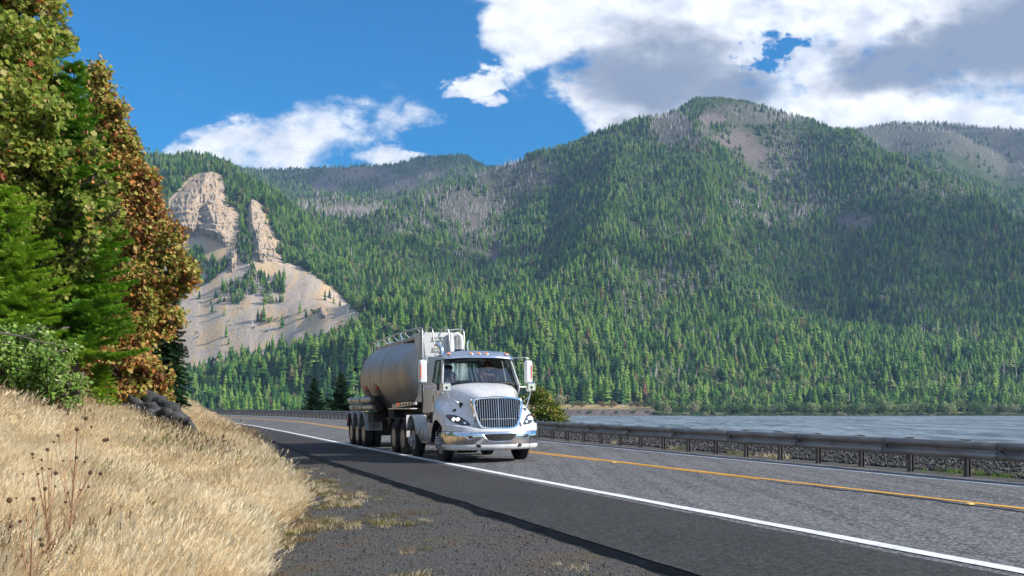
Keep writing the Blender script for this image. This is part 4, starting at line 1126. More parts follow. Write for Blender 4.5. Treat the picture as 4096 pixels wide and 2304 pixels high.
m = MB(); m.grid(sweep([(.006, .842), (.018, .83), (.022, .70), (.012, .58), (.004, .50)])); m.build('chrome_band', M_chrome, bp, smooth=True, auto=50)
m = MB(); m.grid(sweep([(.006, .502), (.016, .49), (.010, .42), (-.03, .365), (-.12, .355)])); m.build('lower_valance', M_paint, bp, smooth=True, auto=60)
def bu(v, off=0):
    return float(np.interp(abs(v), [0, .2, .42, .66, .88, 1.07, 1.2], [1.50, 1.49, 1.455, 1.38, 1.28, 1.14, 1.0])) + off
def bpatch(name, poly, mat, off=.03, par=bp, frame=None):
    cx = sum(p[0] for p in poly)/len(poly); cz = sum(p[1] for p in poly)/len(poly); rows = []
    for t in (0.001, .35, .7, 1): rows.append([(bu(cx+(p[0]-cx)*t, off), cx+(p[0]-cx)*t, cz+(p[1]-cz)*t) for p in poly])
    m = MB(); m.grid([r+[r[0]] for r in rows]); o = m.build(name, mat, par, smooth=True, auto=75)
    if frame:
        m = MB(); m.tube([(bu(p[0], off), p[0], p[1]) for p in poly + [poly[0]]], frame, 6, caps=False); m.build(name + '_frame', M_chrome, o, auto=60)
    return o
lg_ = [(-.47, .775), (-.25, .785), (0, .79), (.25, .785), (.47, .775), (.40, .68), (.31, .60), (.15, .585), (0, .58), (-.15, .585), (-.31, .60), (-.40, .68)]
bpatch('lower_grille', lg_, M_black, .028, frame=.016)
for sd in (-1, 1):
    bpatch('fog_light', [(sd*.71, .745), (sd*.85, .745), (sd*.86, .72), (sd*.84, .665), (sd*.72, .655), (sd*.70, .68)], M_lens, .03, frame=.013)
    bpatch('tow_hook_hole', [(sd*.52, .50), (sd*.60, .515), (sd*.64, .49), (sd*.61, .44), (sd*.54, .425), (sd*.50, .45)], M_black, .022)
    m = MB(); m.tube([(bu(sd*.98, .024), sd*.98, .86), (bu(sd*.90, .026), sd*.90, .52), (bu(sd*.86, .02), sd*.86, .37)], .004, 4); m.build('panel_seam', M_black, bp)
# wheel-arch lining and the dark engine bay behind the steer wheels
m = MB(); m.box((.0, 0, 1.25), (1.5, 1.7, .7)); m.box((.35, 0, .75), (.9, 1.5, .5)); m.build('engine_bay', M_frame, truck)
m = MB()
for sd in (-1, 1):
    rows = []
    for k in range(15):
        a = PI*(k/14); rows.append([(math.cos(a)*.655, sd*1.30, .515+math.sin(a)*.655), (math.cos(a)*.655, sd*.8, .515+math.sin(a)*.655)])
    m.grid(rows)
m.build('arch_liner', M_black, truck, smooth=True, auto=60)

# ------------------------------------------------------------------ cab
def cv(z): return float(np.interp(z, [1.0, 1.35, 2.1, 2.85, 3.0], [1.10, 1.15, 1.12, .99, .93]))
m = MB()
def side_quad(mb, sd, pts, th=.03):
    o = [(u, sd*cv(z), z) for u, z in pts]; i_ = [(u, sd*(cv(z)-th), z) for u, z in pts]; n = len(pts)
    mb.add(o+i_, [tuple(range(n)), tuple(range(2*n-1, n-1, -1))] + [(k, (k+1) % n, n+(k+1) % n, n+k) for k in range(n)])
# openings: door window (-1.14..-.38 at the sill, narrower on top)
for sd in (-1, 1):
    side_quad(m, sd, [(-2.16, 1.33), (-1.16, 1.33), (-1.16, 2.18), (-2.16, 2.18)])
    side_quad(m, sd, [(-2.16, 2.18), (-1.16, 2.18), (-1.20, 2.82), (-2.16, 2.82)])
    side_quad(m, sd, [(-1.20, 2.82), (-.58, 2.82), (-.50, 2.95), (-2.12, 2.95), (-2.16, 2.82)])
    side_quad(m, sd, [(-.58, 2.82), (-.42, 2.82), (-.08, 2.12), (-.24, 2.10)])
rows = []
for z, k in ((2.95, 1.0), (3.0, .97), (3.03, .7), (3.045, .3), (3.05, 0)):
    pass
# roof and rear wall (rear window opening between v -.55...55, z 2.28...2.78)
roof = []
for u, dz in ((-2.17, -.02), (-2.0, .02), (-1.2, .05), (-.55, .035), (-.40, -.01)):
    roof.append([(u, v, 2.955+dz*(1-(v/1.0)**2) + (.045 if abs(v) < .75 else 0) - (.0 if abs(v) < .9 else .02)) for v in (-.98, -.86, -.7, -.35, 0, .35, .7, .86, .98)])
m.grid(roof)
for (a, b, c, d) in ((-1.11, 1.11, 1.30, 2.28), (-.99, .99, 2.78, 2.96)):
    m.box((-2.155, 0, (c+d)/2), (.03, b-a, d-c))
m.box((-2.155, -.80, 2.53), (.03, .5, .5)); m.box((-2.155, .80, 2.53), (.03, .5, .5))
m.box((-1.2, 0, 1.34), (1.9, 2.2, .04))
cab = m.build('cab', M_paint2, truck, smooth=True, auto=30)
m = MB(); m.add([(-2.15, -.55, 2.28), (-2.15, .55, 2.28), (-2.15, .55, 2.78), (-2.15, -.55, 2.78)], [(0, 1, 2, 3)]); m.build('rear_window', M_glass, cab)
# doors proud of the cab side
for sd in (-1, 1):
    m = MB(); pts = [(-1.13, 1.36), (-.62, 1.40), (-.56, 1.62), (-.30, 1.84), (-.12, 1.95), (-.06, 2.14), (-.25, 2.12), (-.48, 2.10), (-1.13, 2.20)]
    o_ = [(u, sd*(cv(z)+.014 + (.05 if u > -.5 else 0)*0), z) for u, z in pts]; i_ = [(u, sd*(cv(z)-.01), z) for u, z in pts]; n = len(pts)
    m.add(o_+i_, [tuple(range(n))] + [(k, (k+1) % n, n+(k+1) % n, n+k) for k in range(n)])
    door = m.build('door', M_paint, truck, smooth=True, auto=30)
    m = MB(); m.bevbox((-.89, sd*(cv(1.72)+.025), 1.72), (.035, .03, .22), .01); m.build('handle', M_black, door)
    m = MB(); pw = [(-1.13, 2.19), (-.27, 2.11), (-.60, 2.80), (-1.17, 2.80)]
    m.add([(u, sd*(cv(z)-.006), z) for u, z in pw], [(0, 1, 2, 3)]); wdw = m.build('side_window', M_sideglass, door)
    m = MB(); m.tube([(u, sd*(cv(z)+.012), z) for u, z in pw + [pw[0]]], .011, 6, caps=False); m.tube([(-.62, sd*(cv(2.15)+.008), 2.14), (-.66, sd*(cv(2.8)+.008), 2.80)], .010, 5); m.build('window_seal', M_black, wdw)
    m = MB(); m.box((-2.22, sd*1.135, 2.1), (.05, .03, 1.62)); m.build('side_extender', M_black, truck)
    for zz in (1.5, 1.9, 2.3, 2.65):
        pass
# windscreen (curved), surround, visor, wipers
def wsu(v, z): return -.02 - (z-2.16)*.60 - .20*abs(v/1.02)**2.4
wr = lambda z: float(np.interp(z, [2.12, 2.86], [1.06, .965]))
rows = []
for k in range(7):
    z = 2.14 + (2.86-2.14)*k/6; rows.append([(wsu(t, z), t*wr(z), z) for t in np.linspace(-1, 1, 17)])
m = MB(); m.grid(rows); wsn = m.build('windscreen', M_glass, truck, smooth=True, auto=60)
m = MB(); m.tube([(wsu(t, 2.14)+.01, t*wr(2.14), 2.14) for t in np.linspace(-1, 1, 17)], .022, 6); m.build('lower_seal', M_black, wsn)
for sd in (-1, 1):
    m = MB(); m.tube([(wsu(1, z)+.0, sd*(wr(z)+.012), z) for z in (2.12, 2.4, 2.65, 2.88)], .024, 6); m.build('pillar_trim', M_paint if sd < 0 else M_paint, wsn, auto=60)
    m = MB(); m.tube([(wsu(.98, z)+.014, sd*(wr(z)-.028), z) for z in (2.14, 2.4, 2.65, 2.86)], .013, 6); m.build('glass_seal', M_black, wsn)
for v0, v1 in ((-.72, -.02), (.18, .86)):
    m = MB(); m.tube([(wsu(v, 2.17)+.03, v, 2.175+.018*math.sin((v-v0)/(v1-v0)*PI)) for v in np.linspace(v0, v1, 8)], .010, 5); m.tube([(wsu(v, 2.15)+.06, v, 2.15) for v in np.linspace(v0, (v0+v1)/2, 4)] + [(wsu((v0+v1)/2, 2.18)+.035, (v0+v1)/2, 2.19)], .009, 5); m.build('wiper', M_black, truck)
m = MB(); rows = []
for o_, z, w in ((-.05, 3.055, .90), (.02, 3.045, .95), (.13, 2.97, 1.0), (.20, 2.865, 1.045), (.20, 2.85, 1.045), (.17, 2.855, 1.03)):
    rows.append([(-.47+o_*1.1 + .12*(1-abs(t)**2.2) - (.25 if abs(t) > .99 else 0)*.5, t*w, z - .05*abs(t)**3 + .0) for t in np.linspace(-1, 1, 19)])
m.grid(rows)
for sd in (0, -1): m.add([r[sd] for r in rows] + [(-.75, rows[0][sd][1]*.99, 2.98), (-.62, rows[0][sd][1]*1.02, 2.84)], [(0, 1, 2, 3, 7, 6)])
vis = m.build('sun_visor', M_chrome, truck, smooth=True, auto=40)
for v in (-.875, -.255, -.035, .185, .80):
    uu = -.47 + .085*1.1 + .13*1.1*.3 + .12*(1-abs(v)**2.2) - .01
    m = MB(); m.lathe([(-.01, .001), (-.01, .075), (.012, .070), (.022, .055)], (uu+.02, v, 2.965), (.72, 0, .40), 18); mk = m.build('marker_lamp', M_chrome, vis, auto=50)
    mk.scale = (1, 1, 1)
    for vt in mk.data.vertices: vt.co.z = 2.965 + (vt.co.z-2.965)*.42
    m = MB(); m.lathe([(-.0, .055), (.018, .050), (.034, .001)], (uu+.032, v, 2.968), (.72, 0, .40), 16); l_ = m.build('lens', M_amber, mk, auto=60)
    for vt in l_.data.vertices: vt.co.z = 2.968 + (vt.co.z-2.968)*.42
# interior
m = MB(); m.box((-.45, 0, 2.06), (.55, 1.9, .20)); m.bevbox((-.35, .5, 2.15), (.3, .5, .1), .03); m.build('dashboard', M_dash, truck)
m = MB(); m.lathe([(0, .0), (.02, .055), (.10, .05), (.13, .02), (.13, .001)], (-.30, -.13, 2.14), (0, 0, 1), 12); m.build('cup', M_black, truck, auto=50)
m = MB()
for k in range(20):
    pass
m.tube([( -.78 + .19*math.cos(a)*.45, .54 + .21*math.sin(a), 2.12 + .19*math.cos(a)*.9) for a in np.linspace(0, 2*PI, 21)], .014, 6, caps=False); m.tube([(-.78, .54, 2.12), (-.6, .54, 2.0)], .025, 6); m.tube([(-.78, .33, 2.12), (-.78, .75, 2.12)], .012, 5)
m.build('steering_wheel', M_black, truck, auto=60)
for v in (-.58, .56):
    m = MB(); m.bevbox((-1.22, v, 1.80), (.5, .5, .16), .04); m.bevbox((-1.50, v, 2.17), (.16, .48, .70), .06); m.bevbox((-1.50, v, 2.60), (.13, .32, .20), .05); m.box((-1.25, v, 1.55), (.35, .35, .36)); m.build('seat', M_seat, truck, auto=40)
m = MB(); m.box((-.62, 0, 2.83), (.35, 1.7, .07)); m.bevbox((-.66, .02, 2.77), (.04, .20, .10), .02); m.build('header_console', M_black, truck)
m = MB(); m.tube([(-.66, -.07, 2.78), (-.65, -.085, 2.6), (-.65, -.05, 2.46), (-.65, 0, 2.43), (-.65, .05, 2.46), (-.65, .085, 2.6), (-.66, .07, 2.78)], .011, 6); m.build('hanging_cord', M_black, truck, auto=60)
# exhaust stack, horn pipe, antennas
m = MB(); m.tube([(-2.34, -.50, 1.2), (-2.34, -.50, 2.9)], .075, 14); m.tube([(-2.34, -.50, 2.9), (-2.34, -.50, 3.12), (-2.36, -.52, 3.24), (-2.42, -.58, 3.33), (-2.47, -.65, 3.38)], [.062, .062, .064, .066, .068], 14, caps=False); m.build('exhaust_stack', M_chrome, truck, auto=50)
m = MB(); m.tube([(-2.5, .34, 3.0), (-2.5, .34, 3.2), (-2.5, .33, 3.38), (-2.5, .36, 3.48)], .028, 8); m.build('air_pipe', M_chrome, truck, auto=50)
m = MB(); m.lathe([(0, .16), (.05, .17), (.30, .17), (.36, .12), (.36, .001)], (-2.4, .05, 2.85), (0, 0, 1), 16); m.build('air_cleaner', M_black, truck, auto=50)
for sd in (-1, 1):
    mi_ = empty('wing_mirror'); mi_.parent = truck
    m = MB(); m.bevbox((-.54, sd*1.55, 2.47), (.16, .22, .66), .045); m.build('housing', M_paint, mi_, auto=40)
    m = MB(); m.box((-.625, sd*1.55, 2.47), (.004, .18, .58)); m.build('mirror_glass', M_chrome, mi_)
    m = MB(); m.bevbox((-.458, sd*1.615, 2.47), (.016, .030, .38), .006); ls = m.build('light_strip', M_red, mi_)
    m = MB()
    for k in range(7): m.box((-.449, sd*1.615, 2.31+k*.053), (.006, .014, .022))
    m.build('lamp_dot', M_amber, ls)
    m = MB()
    m.tube([(-.55, sd*.97, 2.86), (-.54, sd*1.42, 2.885), (-.54, sd*1.51, 2.875), (-.54, sd*1.53, 2.82), (-.54, sd*1.53, 2.76)], .016, 7)
    m.tube([(-.54, sd*1.53, 2.18), (-.54, sd*1.53, 2.08), (-.54, sd*1.50, 2.045), (-.53, sd*1.42, 2.04), (-.42, sd*1.13, 2.06)], .016, 7)
    m.build('mirror_arm', M_chrome, mi_, auto=60)
    m = MB(); m.box((-.42, sd*1.145, 2.04), (.10, .05, .16)); m.build('arm_bracket', M_black, mi_)
    m = MB(); m.tube([(-.56, sd*1.62, 2.78), (-.60, sd*1.58, 3.4), (-.7, sd*1.50, 4.35)], [.008, .005, .003], 5); m.build('antenna', M_black, truck)
    hm_ = empty('bonnet_mirror'); hm_.parent = truck
    m = MB(); m.bevbox((.62, sd*1.20, 2.02), (.085, .25, .24), .03); m.build('mirror_head', M_chrome, hm_, auto=40)
    m = MB(); m.lathe([(0, .03), (.03, .03), (.04, .001)], (.67, sd*1.20, 2.01), (1, 0, 0), 10); m.build('mirror_knob', M_black, hm_)
    a = hit_front(sd*.99, 1.40, .0) or Vector((.8, sd*.99, 1.40)); b_ = hit_front(sd*.82, 1.58, .0) or Vector((.6, sd*.8, 1.58))
    m = MB(); m.tube([(.66, sd*1.20, 1.99), (.64, sd*1.16, 1.80), (a.x+.02, sd*1.02, a.z)], .016, 7); m.tube([(.64, sd*1.155, 1.76), (b_.x+.05, sd*.95, 1.64), (b_.x+.02, sd*.83, b_.z)], .014, 7); m.build('mirror_stalk', M_chrome, hm_, auto=60)
    m = MB(); m.lathe([(-.01, .06), (.02, .05), (.045, .02), (.045, .001)], a, (.6, sd*.5, .6), 12); m.lathe([(-.01, .035), (.03, .02), (.03, .001)], b_, (.5, sd*.6, .6), 10); m.build('stalk_foot', M_black, hm_, auto=50)
# under-cab side: battery box, step, fuel tank, fairing
for sd in (-1, 1):
    m = MB(); m.bevbox((-1.05, sd*.98, .84), (.95, .40, .44), .02); m.build('battery_box', M_paint2, truck)
    m = MB(); m.box((-1.55, sd*1.12, .50), (.75, .28, .045)); m.box((-1.25, sd*1.02, .60), (.04, .1, .2)); m.box((-1.8, sd*1.02, .60), (.04, .1, .2)); m.build('step', M_alu, truck)
    m = MB(); m.lathe([(0, .001), (0, .26), (.03, .31), (.06, .325), (.86, .325), (.89, .31), (.92, .26), (.92, .001)], (-2.45, sd*.92, .72), (1, 0, 0), 28); ft = m.build('fuel_tank', M_paint2, truck, auto=35)
    m = MB()
    for uu in (-2.2, -1.8): m.lathe([(0, .329), (0, .334), (.035, .334), (.035, .329)], (uu, sd*.92, .72), (1, 0, 0), 28, closed=True)
    m.build('tank_strap', M_black, ft)
    m = MB(); m.box((-.85, sd*1.10, 1.20), (.7, .16, .30)); m.build('cab_sill', M_frame, truck)
    # lift-axle mudguard with front panel, white flap behind it
    m = MB(); rows = []
    for k in range(10):
        a = R(12 + 150*k/9); rows.append([(-3.05+math.cos(a)*.62, sd*1.30, .56+math.sin(a)*.70), (-3.05+math.cos(a)*.635, sd*1.25, .56+math.sin(a)*.72), (-3.05+math.cos(a)*.635, sd*.92, .56+math.sin(a)*.72), (-3.05+math.cos(a)*.62, sd*.90, .56+math.sin(a)*.70)])
    rows.insert(0, [(-2.43, sd*1.30, .93), (-2.41, sd*1.26, .90), (-2.41, sd*.92, .90), (-2.43, sd*.9, .93)])
    m.grid(rows); m.build('mudguard', M_paint2, truck, smooth=True, auto=40, solid=.012)
    m = MB(); m.box((-3.86, sd*.93, .92), (.02, .62, .68)); m.build('mud_flap', M_paint, truck)
    m = MB(); rows = []
    for uc in (-4.55, -5.85):
        rows = []
        for k in range(9):
            a = R(25 + 130*k/8); rows.append([(uc+math.cos(a)*.62, sd*1.24, .53+math.sin(a)*.64), (uc+math.cos(a)*.62, sd*.62, .53+math.sin(a)*.64)])
        m.grid(rows)
    m.build('drive_mudguard', M_frame, truck, smooth=True, auto=40, solid=.012)

# ------------------------------------------------------------------ driver
def person_mesh(name, joints, edges, mats, parent=None):
    me = bpy.data.meshes.new(name); me.from_pydata([j[0] for j in joints], edges, []); o = bpy.data.objects.new(name, me); COL.objects.link(o)
    sk = o.modifiers.new('skin', 'SKIN'); me.skin_vertices[0].data[0].use_root = True
    for i, j in enumerate(joints): me.skin_vertices[0].data[i].radius = (j[1], j[2] if len(j) > 2 else j[1])
    ss = o.modifiers.new('sub', 'SUBSURF'); ss.levels = 2; ss.render_levels = 2
    me.materials.append(mats); o.parent = parent; return o
M_skin = simple('skin', (.42, .26, .19), .55, var=.1)
M_cloth = simple('dark_red_plaid', (.12, .02, .02), .9, var=.8, vscale=14)
M_cap = simple('red_cap', (.30, .03, .025), .8, var=.3)
M_hair = simple('dark_hair', (.02, .015, .012), .8)
Lu, Lv = -1.28, .56
J = [((0,0,0),.13,.16), ((.02,0,.22),.12,.15), ((.0,0,.42),.11,.17), ((.0,0,.54),.05,.055), ((.02,0,.62),.06,.06), ((.03,0,.71),.075,.085), ((.03,0,.80),.07,.075),
     ((-.01,.20,.46),.055), ((.14,.27,.25),.045), ((.40,.17,.34),.033), ((.46,.15,.36),.03),
     ((-.01,-.20,.46),.055), ((.14,-.27,.25),.045), ((.40,-.17,.34),.033), ((.46,-.15,.36),.03),
     ((.10,.10,-.02),.09), ((.50,.13,.04),.07), ((.62,.13,-.35),.05), ((.10,-.10,-.02),.09), ((.50,-.13,.04),.07), ((.62,-.13,-.35),.05)]
EJ = [(0,1),(1,2),(2,3),(3,4),(4,5),(5,6),(2,7),(7,8),(8,9),(9,10),(2,11),(11,12),(12,13),(13,14),(0,15),(15,16),(16,17),(0,18),(18,19),(19,20)]
drv = person_mesh('person', J, EJ, M_skin)
pm = truck.matrix_basis
drv.matrix_basis = Matrix.Translation(truck.location) @ truck.rotation_euler.to_matrix().to_4x4() @ Matrix.Translation((Lu, Lv, 1.92))
tag(drv, 'driver in a dark red shirt and cap seated behind the windscreen holding the steering wheel', 'person')
Jt = [((0,0,-.02),.18,.22), ((.02,0,.22),.17,.20), ((.0,0,.40),.165,.22), ((.0,0,.52),.075,.09), ((-.01,.21,.45),.085), ((.14,.28,.25),.075), ((.36,.18,.33),.055), ((-.01,-.21,.45),.085), ((.14,-.28,.25),.075), ((.36,-.18,.33),.055)]
sh_ = person_mesh('shirt', Jt, [(0,1),(1,2),(2,3),(2,4),(4,5),(5,6),(2,7),(7,8),(8,9)], M_cloth, drv)
m = MB(); m.lathe([(0, .10), (.03, .102), (.08, .085), (.11, .04), (.115, .001)], (.02, 0, .79), (0, 0, 1), 18); m.add([(.10, -.08, .80), (.20, -.06, .79), (.20, .06, .79), (.10, .08, .80), (.10, -.08, .81), (.20, -.06, .80), (.20, .06, .80), (.10, .08, .81)], [(0, 1, 2, 3), (4, 7, 6, 5), (0, 4, 5, 1), (1, 5, 6, 2), (2, 6, 7, 3)]); m.build('cap', M_cap, drv, auto=50)
m = MB(); m.lathe([(0, .001), (.012, .018), (.03, .001)], (.095, 0, .70), (1, 0, 0), 8); m.box((.10, -.03, .735), (.01, .018, .008)); m.box((.10, .03, .735), (.01, .018, .008)); m.box((.098, 0, .655), (.01, .045, .008)); m.lathe([(0, .02), (.01, .02), (.012, .001)], (.02, .088, .71), (0, 1, 0), 8); m.lathe([(0, .02), (.01, .02), (.012, .001)], (.02, -.088, .71), (0, -1, 0), 8); m.build('face_feature', M_skin, drv, auto=50)
for sd in (-1, 1):
    m = MB()
    for k in range(4): m.tube([(.46, sd*.15+(k-1.5)*.018, .36), (.50, sd*.15+(k-1.5)*.019, .375-.004*k), (.515, sd*.15+(k-1.5)*.018, .35), (.50, sd*.15+(k-1.5)*.017, .335)], [.009, .009, .008, .007], 6)
    m.tube([(.45, sd*.15+sd*-.03, .35), (.48, sd*.15+sd*-.05, .36), (.50, sd*.15+sd*-.045, .365)], [.011, .010, .008], 6); m.build('hand', M_skin, drv, auto=60)

# ------------------------------------------------------------------ tank trailer
us = [-12.30, -12.28, -12.2, -12.08, -11.9, -11.65, -11.35] + list(np.arange(-11.2, -7.5, .12)) + list(np.arange(-7.45, -4.9, .2)) + [-4.85, -4.7, -4.6, -4.56]
def tank_R(u):
    if u < -11.35: t = (-11.35-u)/.95; return 1.25*math.sqrt(max(0.0, 1-t*t))+.001
    if u > -7.55: return float(np.interp(u, [-7.55, -7.2, -4.9, -4.7, -4.6, -4.56], [1.25, 1.24, 1.08, .98, .80, .01]))
    return 1.25
def squash(u):
    f = 1.0
    for p in (-10.56, -8.67): f = min(f, .18 + .82*min(1, abs(u-p)/.55)**.8)
    return f
rows = []; NT = 56
for u in us:
    Rr = tank_R(u); cz = 2.58 + (.04 if u > -7 else 0)*min(1, (u+7)/2); row = []
    f = squash(u)
    for k in range(NT+1):
        a = 2*PI*k/NT; y, z = math.sin(a)*Rr, cz-math.cos(a)*Rr
        if z < 2.28:
            d = 2.28-z; z = 2.28 - d*f; y = y*(1-(1-f)*min(1, d/.5)*.28)
            if u > -7.8 and u < -5.2: z -= .10*math.sin((u+7.8)/2.6*PI)*min(1, d/.6)
        row.append((u, y, z))
    rows.append(row)
m = MB(); m.grid(rows); tk = m.build('tank', M_tank, trailer, smooth=True, auto=38)
m = MB()
for u in (-11.45, -9.62, -7.55):
    m.tube([(u, math.sin(a)*(tank_R(u)+.003), 2.58-math.cos(a)*(tank_R(u)+.003)) for a in np.linspace(R(50), R(310), 40)], .012, 5)
m.build('weld_band', M_tank, tk, auto=60)
# hopper outlets and pipe
m = MB()
for u in (-6.6, -9.62, -11.4): m.lathe([(0, .32), (.25, .14), (.42, .12), (.42, .001)], (u, 0, 1.42), (0, 0, -1), 18)
m.tube([(-12.6, 0, .98), (-4.9, 0, .98)], .06, 10); m.build('hopper_outlet', M_alu, trailer, auto=50)
for u, z in ((-10.56, 2.22), (-8.67, 2.20)):
    m = MB(); m.bevbox((u, -1.19, z), (.10, .05, .07), .012); b0 = m.build('side_lamp', M_red, trailer); 
    m = MB(); m.bevbox((u, 1.19, z), (.13, .05, .09), .012); m.build('side_lamp', M_red, trailer)
# front tower with ladder slots
m = MB(); prof = [(-5.05, -.66), (-4.34, -.66), (-4.28, -.62), (-4.28, .40), (-4.33, .52), (-4.45, .58), (-5.05, .60)]
m.prism(prof, 1.66, 3.85, 'xy'); tw = m.build('front_tower', M_paint2, trailer, smooth=True, auto=35)  # greyer than the truck white: the shade of its side is in the colour
for zz in (3.65, 3.31, 2.97, 2.63):
    m = MB(); m.bevbox((-4.262, -.10, zz), (.012, .36, .115), .005); m.build('step_slot', M_greypl, tw)
    m = MB(); m.box((-4.252, -.10, zz-.050), (.03, .38, .016)); m.box((-4.252, -.10, zz+.055), (.012, .36, .012)); m.build('slot_lip', M_paint, tw)
m = MB(); m.tube([(-4.2, .30, 1.7), (-4.2, .30, 3.80)], .085, 14); m.build('riser_pipe', M_paint, trailer, auto=50)
m = MB(); m.tube([(-4.3, .42, 3.76), (-4.28, .55, 3.80), (-4.26, .63, 3.72), (-4.26, .65, 3.55), (-4.26, .64, 3.0), (-4.26, .6, 2.0)], .085, 14); m.tube([(-4.5, .5, 3.2), (-4.5, .5, 3.72), (-4.55, .45, 3.78)], .10, 12); m.build('vent_pipe', M_paint2, trailer, auto=50)
m = MB()
m.tube([(-4.24, -.61, 1.9), (-4.22, -.62, 3.86), (-4.26, -.62, 3.97), (-4.45, -.62, 4.0), (-8.0, -.60, 4.05), (-12.2, -.58, 4.02), (-12.45, -.58, 3.93), (-12.45, -.58, 3.60)], .027, 8)
m.tube([(-4.10, -.22, 3.05), (-4.10, -.32, 3.90), (-4.14, -.33, 3.98), (-4.3, -.40, 4.0), (-4.5, -.42, 3.98), (-4.55, -.42, 3.86)], .019, 8)
m.tube([(-4.10, .27, 3.05), (-4.10, .20, 3.90), (-4.14, .19, 3.98), (-4.3, .10, 4.0), (-4.5, .08, 3.98), (-4.55, .08, 3.86)], .019, 8)
m.tube([(-4.24, .74, 2.9), (-4.24, .74, 3.86), (-4.30, .73, 3.96), (-4.45, .70, 3.99), (-8.0, .62, 4.05), (-12.2, .58, 4.02), (-12.45, .58, 3.93), (-12.45, .58, 3.6)], .020, 8)
m.tube([(-4.40, .2, 3.94), (-4.40, .70, 3.97)], .02, 6)
m.build('handrail', M_alu, trailer, auto=60)
m = MB(); m.box((-8.6, 0, 3.83), (7.4, .62, .035))
for u in np.arange(-12.1, -4.8, 1.75):
    for sd in (-1, 1):
        m.tube([(u, sd*.34, 3.78), (u+.02, sd*.60, 4.03)], .018, 6)
m.build('catwalk', M_alu, trailer, auto=60)
m = MB()
for sd in (-1, 1): m.prism([(-12.0, sd*.36), (-5.0, sd*.36), (-5.0, sd*.56), (-12.0, sd*.56)], 3.70, 3.80, 'xy')
m.build('spill_rail', M_greypl, trailer)
for u in (-11.3, -9.4, -7.4):
    m = MB(); m.lathe([(0, .26), (.12, .26), (.14, .24), (.20, .05), (.20, .001)], (u, 0, 3.80), (0, 0, 1), 18); m.build('manhole_lid', M_alu, trailer, auto=50)
    m = MB(); m.tube([(u+.2, -.52, 3.66), (u+.05, -.62, 4.0)], .035, 8); m.tube([(u+.2, -.52, 3.62), (u+.2, -.52, 3.70)], .05, 8); m.build('hold_down_clamp', M_chrome, trailer, auto=50)
m = MB(); m.bevbox((-12.35, -1.28, 2.98), (.22, .10, .13), .02); m.box((-12.32, -1.05, 3.04), (.05, .5, .04)); m.build('rear_camera', M_black, trailer)
# side hose tubes, bands
for sd in (-1, 1):
    for (z, u0, v) in ((1.78, -14.35, 1.12), (1.50, -14.3, 1.06)):
        m = MB(); m.lathe([(0, .001), (0, .105), (.05, .125), (4.95, .125), (4.95, .001)], (u0, sd*v, z), (1, 0, 0), 20); tb = m.build('hose_tube', M_alu, trailer, auto=40)
        m = MB()
        for uu in (.9, 2.7, 4.7): m.lathe([(0, .128), (0, .137), (.05, .137), (.05, .128)], (u0+uu, sd*v, z), (1, 0, 0), 20, closed=True)
        m.build('tube_band', M_black, tb)
        m = MB(); m.box((u0+5.25, sd*v, z), (.6, .25, .25)); m.build('tube_end_box', M_frame, trailer)
m = MB(); 
for k in range(5): m.box((-13.5+k*.28, -1.19, 1.50), (.16, .012, .05))
m.build('marking_tape', M_tape, trailer)
# chassis: side rails with holes, landing frame, rear subframe
for sd in (-1, 1):
    m = MB(); m.prism([(-7.75, 1.47), (-4.35, 1.58), (-4.35, 1.66), (-5.6, 1.67), (-7.75, 1.60)], sd*.78, sd*.84, 'xz'); m.box((-6.1, sd*.86, 1.455), (3.3, .22, .03)); rl = m.build('side_rail', M_paint, trailer)
    for k in range(6):
        m = MB(); m.box((-4.75-.42*k, sd*.845, 1.615-.010*k), (.20, .008, .075)); m.build('rail_hole', M_black, rl)
    m = MB(); m.bevbox((-6.75, sd*.86, 1.60), (.13, .03, .08), .01); m.build('side_marker', M_amber, rl)
    m = MB(); m.box((-7.5, sd*.78, 1.12), (.9, .30, .62)); m.box((-7.55, sd*.80, .62), (.16, .16, .75)); m.box((-7.55, sd*.80, .24), (.30, .30, .04)); m.build('landing_leg', M_frame, trailer)
    m = MB(); m.box((-9.8, sd*.95, 1.15), (1.0, .45, .30)); m.build('tool_bracket', M_frame, trailer)
m = MB()
for v in (-.5, .5): m.box((-11.2, v, 1.22), (6.3, .10, .22)); m.box((-6.4, v, 1.40), (3.8, .10, .16))
m.box((-5.6, 0, 1.30), (1.6, 1.5, .06)); m.box((-8.2, 0, 1.25), (.25, 1.6, .5)); m.box((-12.9, 0, 1.55), (2.6, 1.3, .35)); m.box((-10.2, 0, 1.45), (.3, 1.7, .5)); m.box((-14.25, 0, .75), (.12, 2.3, .16))
for u in (-11.12, -12.42, -13.72): m.tube([(u, -.9, .515), (u, .9, .515)], .08, 10); m.box((u, 0, .8), (.3, 1.1, .5))
m.build('chassis_frame', M_frame, trailer)
for u in (-11.12, -12.42, -13.72):
    for sd in (-1, 1):
        wheel(trailer, u, sd, 'deep', 1.22, True)
        m = MB(); rows = []
        for k in range(12):
            a = R(8 + 158*k/11); rows.append([(u+math.cos(a)*.63, sd*1.27, .58+math.sin(a)*.73), (u+math.cos(a)*.645, sd*1.24, .58+math.sin(a)*.75), (u+math.cos(a)*.645, sd*.60, .58+math.sin(a)*.75)])
        if u > -11.5: rows = [[(u+.66, sd*1.27, .68), (u+.67, sd*1.24, .66), (u+.67, sd*.60, .66)]] + rows
        m.grid(rows); mg = m.build('mudguard', M_greypl, trailer, smooth=True, auto=40, solid=.012)
        if u > -11.5:
            m = MB()
            for v in (.78, .94, 1.10): m.tube([(u+.685, sd*v, .70), (u+.685, sd*v, 1.10), (u+.60, sd*v, 1.25)], .012, 5)
            m.build('rib', M_frame, mg)
